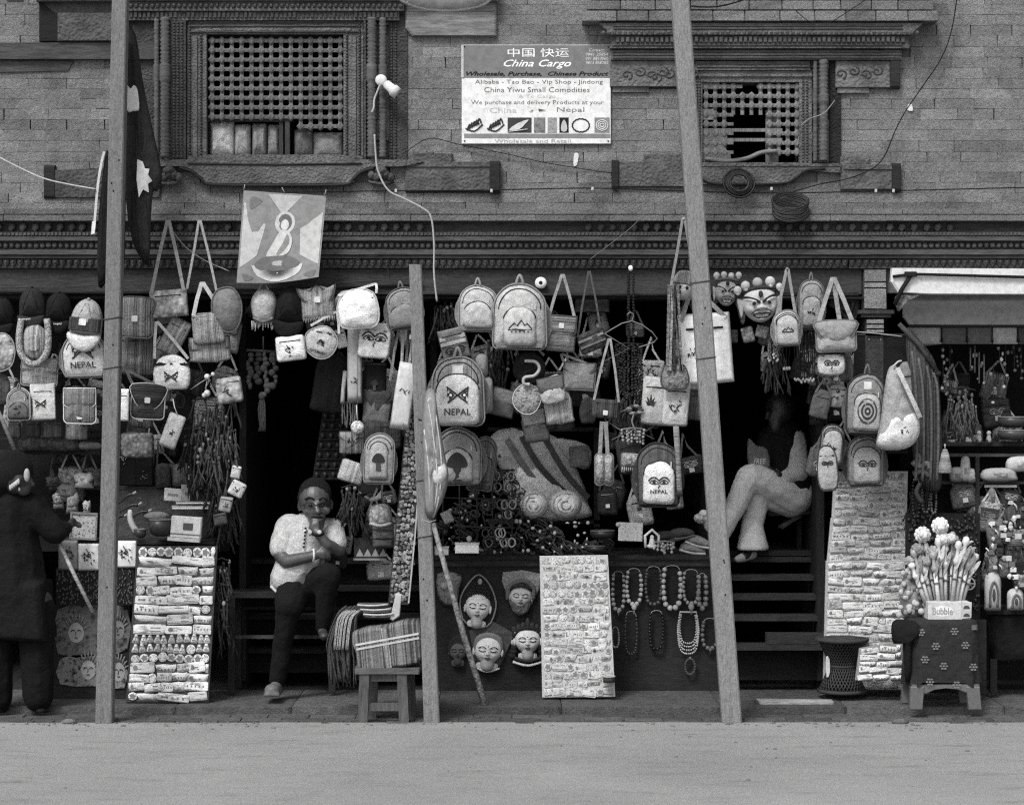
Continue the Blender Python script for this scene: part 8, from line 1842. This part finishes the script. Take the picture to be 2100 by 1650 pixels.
skin_mesh(t, 'body', b, mt(.12, 'skin'), 3.0, smooth=2)
s = M()
s.cap((634, 1090, 0), (616, 1150, 4), 44, 50).cap((616, 1150, 4), (594, 1186, 8), 50, 40).cap((596, 1080, 2), (672, 1084, 4), 28, 25).cap((590, 1190, 6), (622, 1186, 10), 30, 30).cap((570, 1196, 6), (612, 1192, 18), 17, 22)
s.cap((590, 1082, 4), (579, 1122, 18), 27, 25).cap((682, 1086, 6), (692, 1112, 28), 26, 23)
s.cap((622, 1066, 0), (604, 1074, 0), 10, 14).cap((666, 1072, 8), (676, 1078, 8), 10, 14)
s.cap((622, 1140, 30), (648, 1096, 30), 5, 4).cap((600, 1110, 34), (640, 1128, 44), 4, 4)
skin_mesh(t, 'shirt', s, mt(.52, 'cloth'), 3.4, smooth=2, fold=.014)
t.add('collar', M().ribbon(sm([(608, 1062, 8), (620, 1074, 26), (632, 1086, 42)], False, 4), 11, 3), mt(.62, 'cloth')); t.add('collar', M().ribbon(sm([(674, 1068, 18), (662, 1080, 36), (636, 1088, 44)], False, 4), 9, 3), mt(.6, 'cloth')); t.add('hem', M().tube(sm([(558, 1200, 20), (576, 1212, 36), (606, 1214, 42), (634, 1204, 36)], False, 4), 3, 6), mt(.55, 'cloth'))
pm = M().cap((602, 1202, 6), (600, 1236, 58), 38, 30).cap((599, 1238, 58), (584, 1320, 44), 26, 21).cap((584, 1320, 44), (573, 1388, 34), 21, 18).cap((646, 1198, 8), (678, 1174, 66), 35, 27).cap((679, 1174, 66), (672, 1230, 52), 26, 20).cap((672, 1230, 52), (665, 1280, 42), 20, 16).cap((600, 1200, 0), (648, 1200, 2), 38, 38)
skin_mesh(t, 'trousers', pm, mt(.008, 'cloth'), 4.0, fold=.012)
hr = M().ell(648, 1014, 20, 34.8, 37.5, 37, 16, 10).ell(645, 1022, 2, 36, 38, 32, 14, 10)
skin_mesh(t, 'hair', hr, mt(.02, 'hair'), 4.0)
sh = M().cap((571, 1400, 34), (568, 1406, 76), 13, 12).ell(567, 1402, 84, 16, 12, 18).box(552, 584, 1408, 1414, 24, 102, 2); skin_mesh(t, 'shoe', sh, mt(.2, 'plain', rough=.5), 3.2)
sh = M().cap((666, 1290, 44), (672, 1296, 84), 10, 9).ell(672, 1295, 84, 11, 9, 13); skin_mesh(t, 'shoe', sh, mt(.09, 'plain', rough=.5), 3.2)
e = M()
for x in (642, 667): e.ell(x, 1033, 61, 4.2, 2.6, 2.6, 8, 5)
t.add('eyes', e, mt(.03, 'plain', rough=.2))
g = M()
for x in (641, 668): g.tube([(x+11*math.cos(a), 1034+7*math.sin(a), 66-abs(math.cos(a))*2) for a in [2*math.pi*j/18 for j in range(18)]], .8, 5, True)
g.tube([(652, 1032, 67), (657, 1032, 67)], .8, 5).tube([(630, 1032, 63), (618, 1030, 24)], .8, 5).tube([(679, 1032, 62), (682, 1030, 24)], .8, 5); t.add('glasses', g, mt(.03, 'plain', rough=.3))
for pts in ([(631, 1021, 60), (641, 1017, 63), (650, 1021, 63)], [(659, 1022, 63), (668, 1018, 62), (677, 1022, 58)]): t.add('eyebrow', M().tube(sm(pts, False, 4), 2, 6), mt(.02, 'hair'))
t.add('moustache', M().tube(sm([(644, 1056, 62), (651, 1053, 65), (657, 1054, 66), (663, 1053, 65), (669, 1056, 62)], False, 4), 2.8, 6), mt(.1, 'hair'))
t.add('wristband', M().tube([(649+2*math.cos(a), 1133+11.5*math.sin(a), 65+11.5*math.cos(a)) for a in [2*math.pi*j/16 for j in range(16)]], 2.4, 5, True), mt(.62, 'plain'))
t.add('watch_strap', M().tube([(658+10.5*math.cos(a), 1089+3*math.sin(a), 66+10.5*math.sin(a)) for a in [2*math.pi*j/16 for j in range(16)]], 3.2, 5, True), mt(.015, 'plain')); t.add('watch_face', M().ell(662, 1086, 78, 5, 4.5, 2), mt(.5, 'plain', rough=.3))
for i in range(6): t.add('shirt_button', M().ell(631-i*.6, 1080+7.5*i, 47+i*1.0, 2.4, 2.4, 3, 7, 4), mt(.03, 'plain'))

# the person with crossed legs in the right doorway
t = T('person', 'person in pale trousers sitting cross legged in the dark right doorway', 'person', 1535, 1145, .75, ab=True)
b = M()
b.ell(1598, 838, 10, 30, 38, 34, 14, 10).cap((1590, 856, 24), (1586, 874, 28), 20, 15).cap((1572, 846, 36), (1568, 856, 38), 5, 6).cap((1600, 868, 4), (1602, 892, 0), 16, 18)
b.cap((1606, 900, 0), (1618, 1000, 0), 38, 40).cap((1580, 900, 12), (1634, 902, -8), 22, 22).cap((1624, 908, -4), (1640, 966, 14), 16, 14).cap((1640, 968, 16), (1596, 976, 40), 13, 10)
fingers(b, (1592, 976, 42), (-1, -.05, .1), (0, -1, .2), (-.1, .6, -.7), 1.0)
b.cap((1576, 906, 14), (1556, 958, 34), 18, 15).cap((1556, 960, 36), (1588, 972, 50), 14, 10)
b.cap((1622, 1012, 4), (1536, 982, 56), 29, 20).cap((1528, 984, 58), (1490, 1062, 60), 17, 11).cap((1620, 1020, -8), (1552, 1010, 20), 28, 20).cap((1546, 1014, 24), (1540, 1128, 20), 15, 10)
b.cap((1538, 1132, 22), (1522, 1138, 40), 10, 9)
skin_mesh(t, 'body', b, mt(.06, 'skin'), 3.6, smooth=2)
s = M().cap((1606, 900, 0), (1620, 990, 0), 44, 46).cap((1578, 898, 12), (1638, 902, -8), 26, 26).cap((1576, 904, 14), (1558, 950, 32), 24, 20).cap((1618, 990, 0), (1622, 1010, 2), 46, 44)
skin_mesh(t, 'shaded_torso', s, mt(.015, 'cloth'), 4.2, fold=.008)  # near-black tone stands in for the shadow hiding the upper body
s = M().cap((1624, 904, 12), (1630, 964, 26), 29, 27).cap((1630, 964, 26), (1606, 978, 40), 25, 16); skin_mesh(t, 'pale_sleeve', s, mt(.46, 'worn'), 3.8, fold=.007)
s = M().prism(sm([(1530, 898), (1546, 912), (1568, 920), (1572, 962), (1540, 966), (1528, 940)], True, 3), 40, 52, 4, True); t.add('shirt_front', s, mt(.22, 'cloth'))
t.add('lettering', M().text('FREE', 1552, 944, 26, 11, S=52, up=.6, shear=.3, bold=.03), mt(.5, 'worn'))
pm = M().cap((1628, 1014, 4), (1536, 976, 56), 41, 29).cap((1530, 978, 58), (1496, 1046, 60), 27, 22).cap((1496, 1046, 60), (1470, 1084, 60), 22, 25).cap((1624, 1024, -8), (1552, 1008, 22), 38, 28).cap((1548, 1010, 30), (1543, 1070, 30), 27, 22).lathe([(15, 1040), (22, 1062), (25, 1090), (34, 1122), (30, 1125)], 1540, 0, 30, 18)
skin_mesh(t, 'trousers', pm, mt(.55, 'worn'), 3.6, smooth=2, fold=.010)
hr = M().ell(1602, 832, 4, 32, 36, 34, 14, 10).cap((1614, 850, -16), (1616, 890, -22), 20, 14); skin_mesh(t, 'hair', hr, mt(.012, 'hair'), 4.5)
sh = M().cap((1540, 1134, 20), (1518, 1140, 40), 12, 10).cap((1518, 1140, 40), (1508, 1142, 48), 10, 8); skin_mesh(t, 'shoe', sh, mt(.4, 'plain'), 3.4)
e = M(); e.ell(1578, 842, 38, 3, 2.2, 2, 7, 4); t.add('eyes', e, mt(.02, 'plain'))

# the bent woman at the left edge, seen from behind
t = T('person', 'woman in a long dark coat bending over the left stall with her back turned', 'person', 60, 1458, -.3, ab=True)
b = M()
b.ell(40, 972, 34, 34, 40, 38, 14, 10).cap((50, 990, 40), (58, 1002, 42), 20, 14).cap((30, 1000, 22), (20, 1040, 10), 19, 22).ell(54, 984, 66, 5, 9, 6, 8, 6).cap((72, 984, 42), (78, 992, 42), 5, 5)
b.cap((16, 1050, 0), (20, 1200, -6), 54, 56).cap((-30, 1060, 0), (66, 1046, 10), 28, 28)
b.cap((74, 1050, 16), (118, 1092, 6), 22, 18).cap((118, 1094, 4), (132, 1080, -50), 16, 10)
fingers(b, (133, 1079, -52), (.2, -.2, -1), (-.2, -1, 0), (.8, .5, -.2), 1.0)
b.cap((-36, 1064, 0), (-40, 1150, -10), 20, 16).cap((-40, 1150, -10), (0, 1120, -50), 15, 10)
fingers(b, (2, 1119, -52), (.2, -.2, -1), (-.2, -1, 0), (.8, .5, -.2), 1.0)
for x in (-10, 72): b.cap((x, 1240, -4), (x+4, 1340, 2), 38, 24).cap((x+4, 1340, 2), (x+8, 1440, 0), 22, 13).cap((x+8, 1448, 0), (x+12, 1452, -24), 10, 9)
skin_mesh(t, 'body', b, mt(.09, 'skin'), 3.8, smooth=2)
c = M().cap((14, 1042, 2), (20, 1130, -4), 60, 64).cap((20, 1130, -4), (26, 1216, -4), 66, 72).cap((-34, 1056, 0), (70, 1040, 12), 34, 32).cap((72, 1046, 16), (116, 1090, 8), 30, 26).cap((116, 1090, 6), (126, 1084, -30), 24, 16).cap((-38, 1060, 0), (-42, 1150, -8), 28, 22).cap((40, 1016, 18), (-10, 1020, 8), 18, 22)
c.prism([(-44, 1190), (94, 1190), (104, 1312), (-56, 1300)], -66, 60, 10)
skin_mesh(t, 'coat', c, mt(.013, 'cloth'), 4.2, smooth=3, fold=.012)
p = M()
for x in (-12, 72): p.cap((x, 1250, -4), (x+4, 1340, 2), 42, 36).cap((x+4, 1340, 2), (x+6, 1428, 0), 36, 32)
skin_mesh(t, 'trousers', p, mt(.007, 'cloth'), 4.5, fold=.011)
hr = M().ell(36, 966, 32, 40, 44, 42, 14, 10).cap((20, 980, 30), (6, 1010, 26), 30, 24).cap((4, 990, 44), (-6, 1020, 40), 24, 18).ell(30, 940, 40, 28, 20, 28, 10, 8); skin_mesh(t, 'hair', hr, mt(.014, 'hair'), 4.5)
t.add('hair_clip', M().ell(69, 972, 62, 6.5, 14, 6, 10, 7), mt(.4, 'plain')); m = M()
for k in range(5): m.ell(40+4*k, 996-3*k, 80, 3, 6, 3, 7, 5)
t.add('hair_tie', m, mt(.5, 'plain')); t.add('earring', M().ell(56, 1000, 72, 2.4, 4, 2.4), mt(.5, 'plain'))
for x, tn in ((-2, .05), (84, .1)): sh = M().cap((x, 1450, 8), (x+8, 1454, -30), 11, 10); skin_mesh(t, 'shoe', sh, mt(tn, 'plain'), 3.6)
t.add('shoe_sole', M().prism(rr(34, 7, 3), -20, 24), mt(.35, 'plain')).location = (28*t.k, 0.0, (1458-1456)*t.k)
print('objects', len(bpy.data.objects))
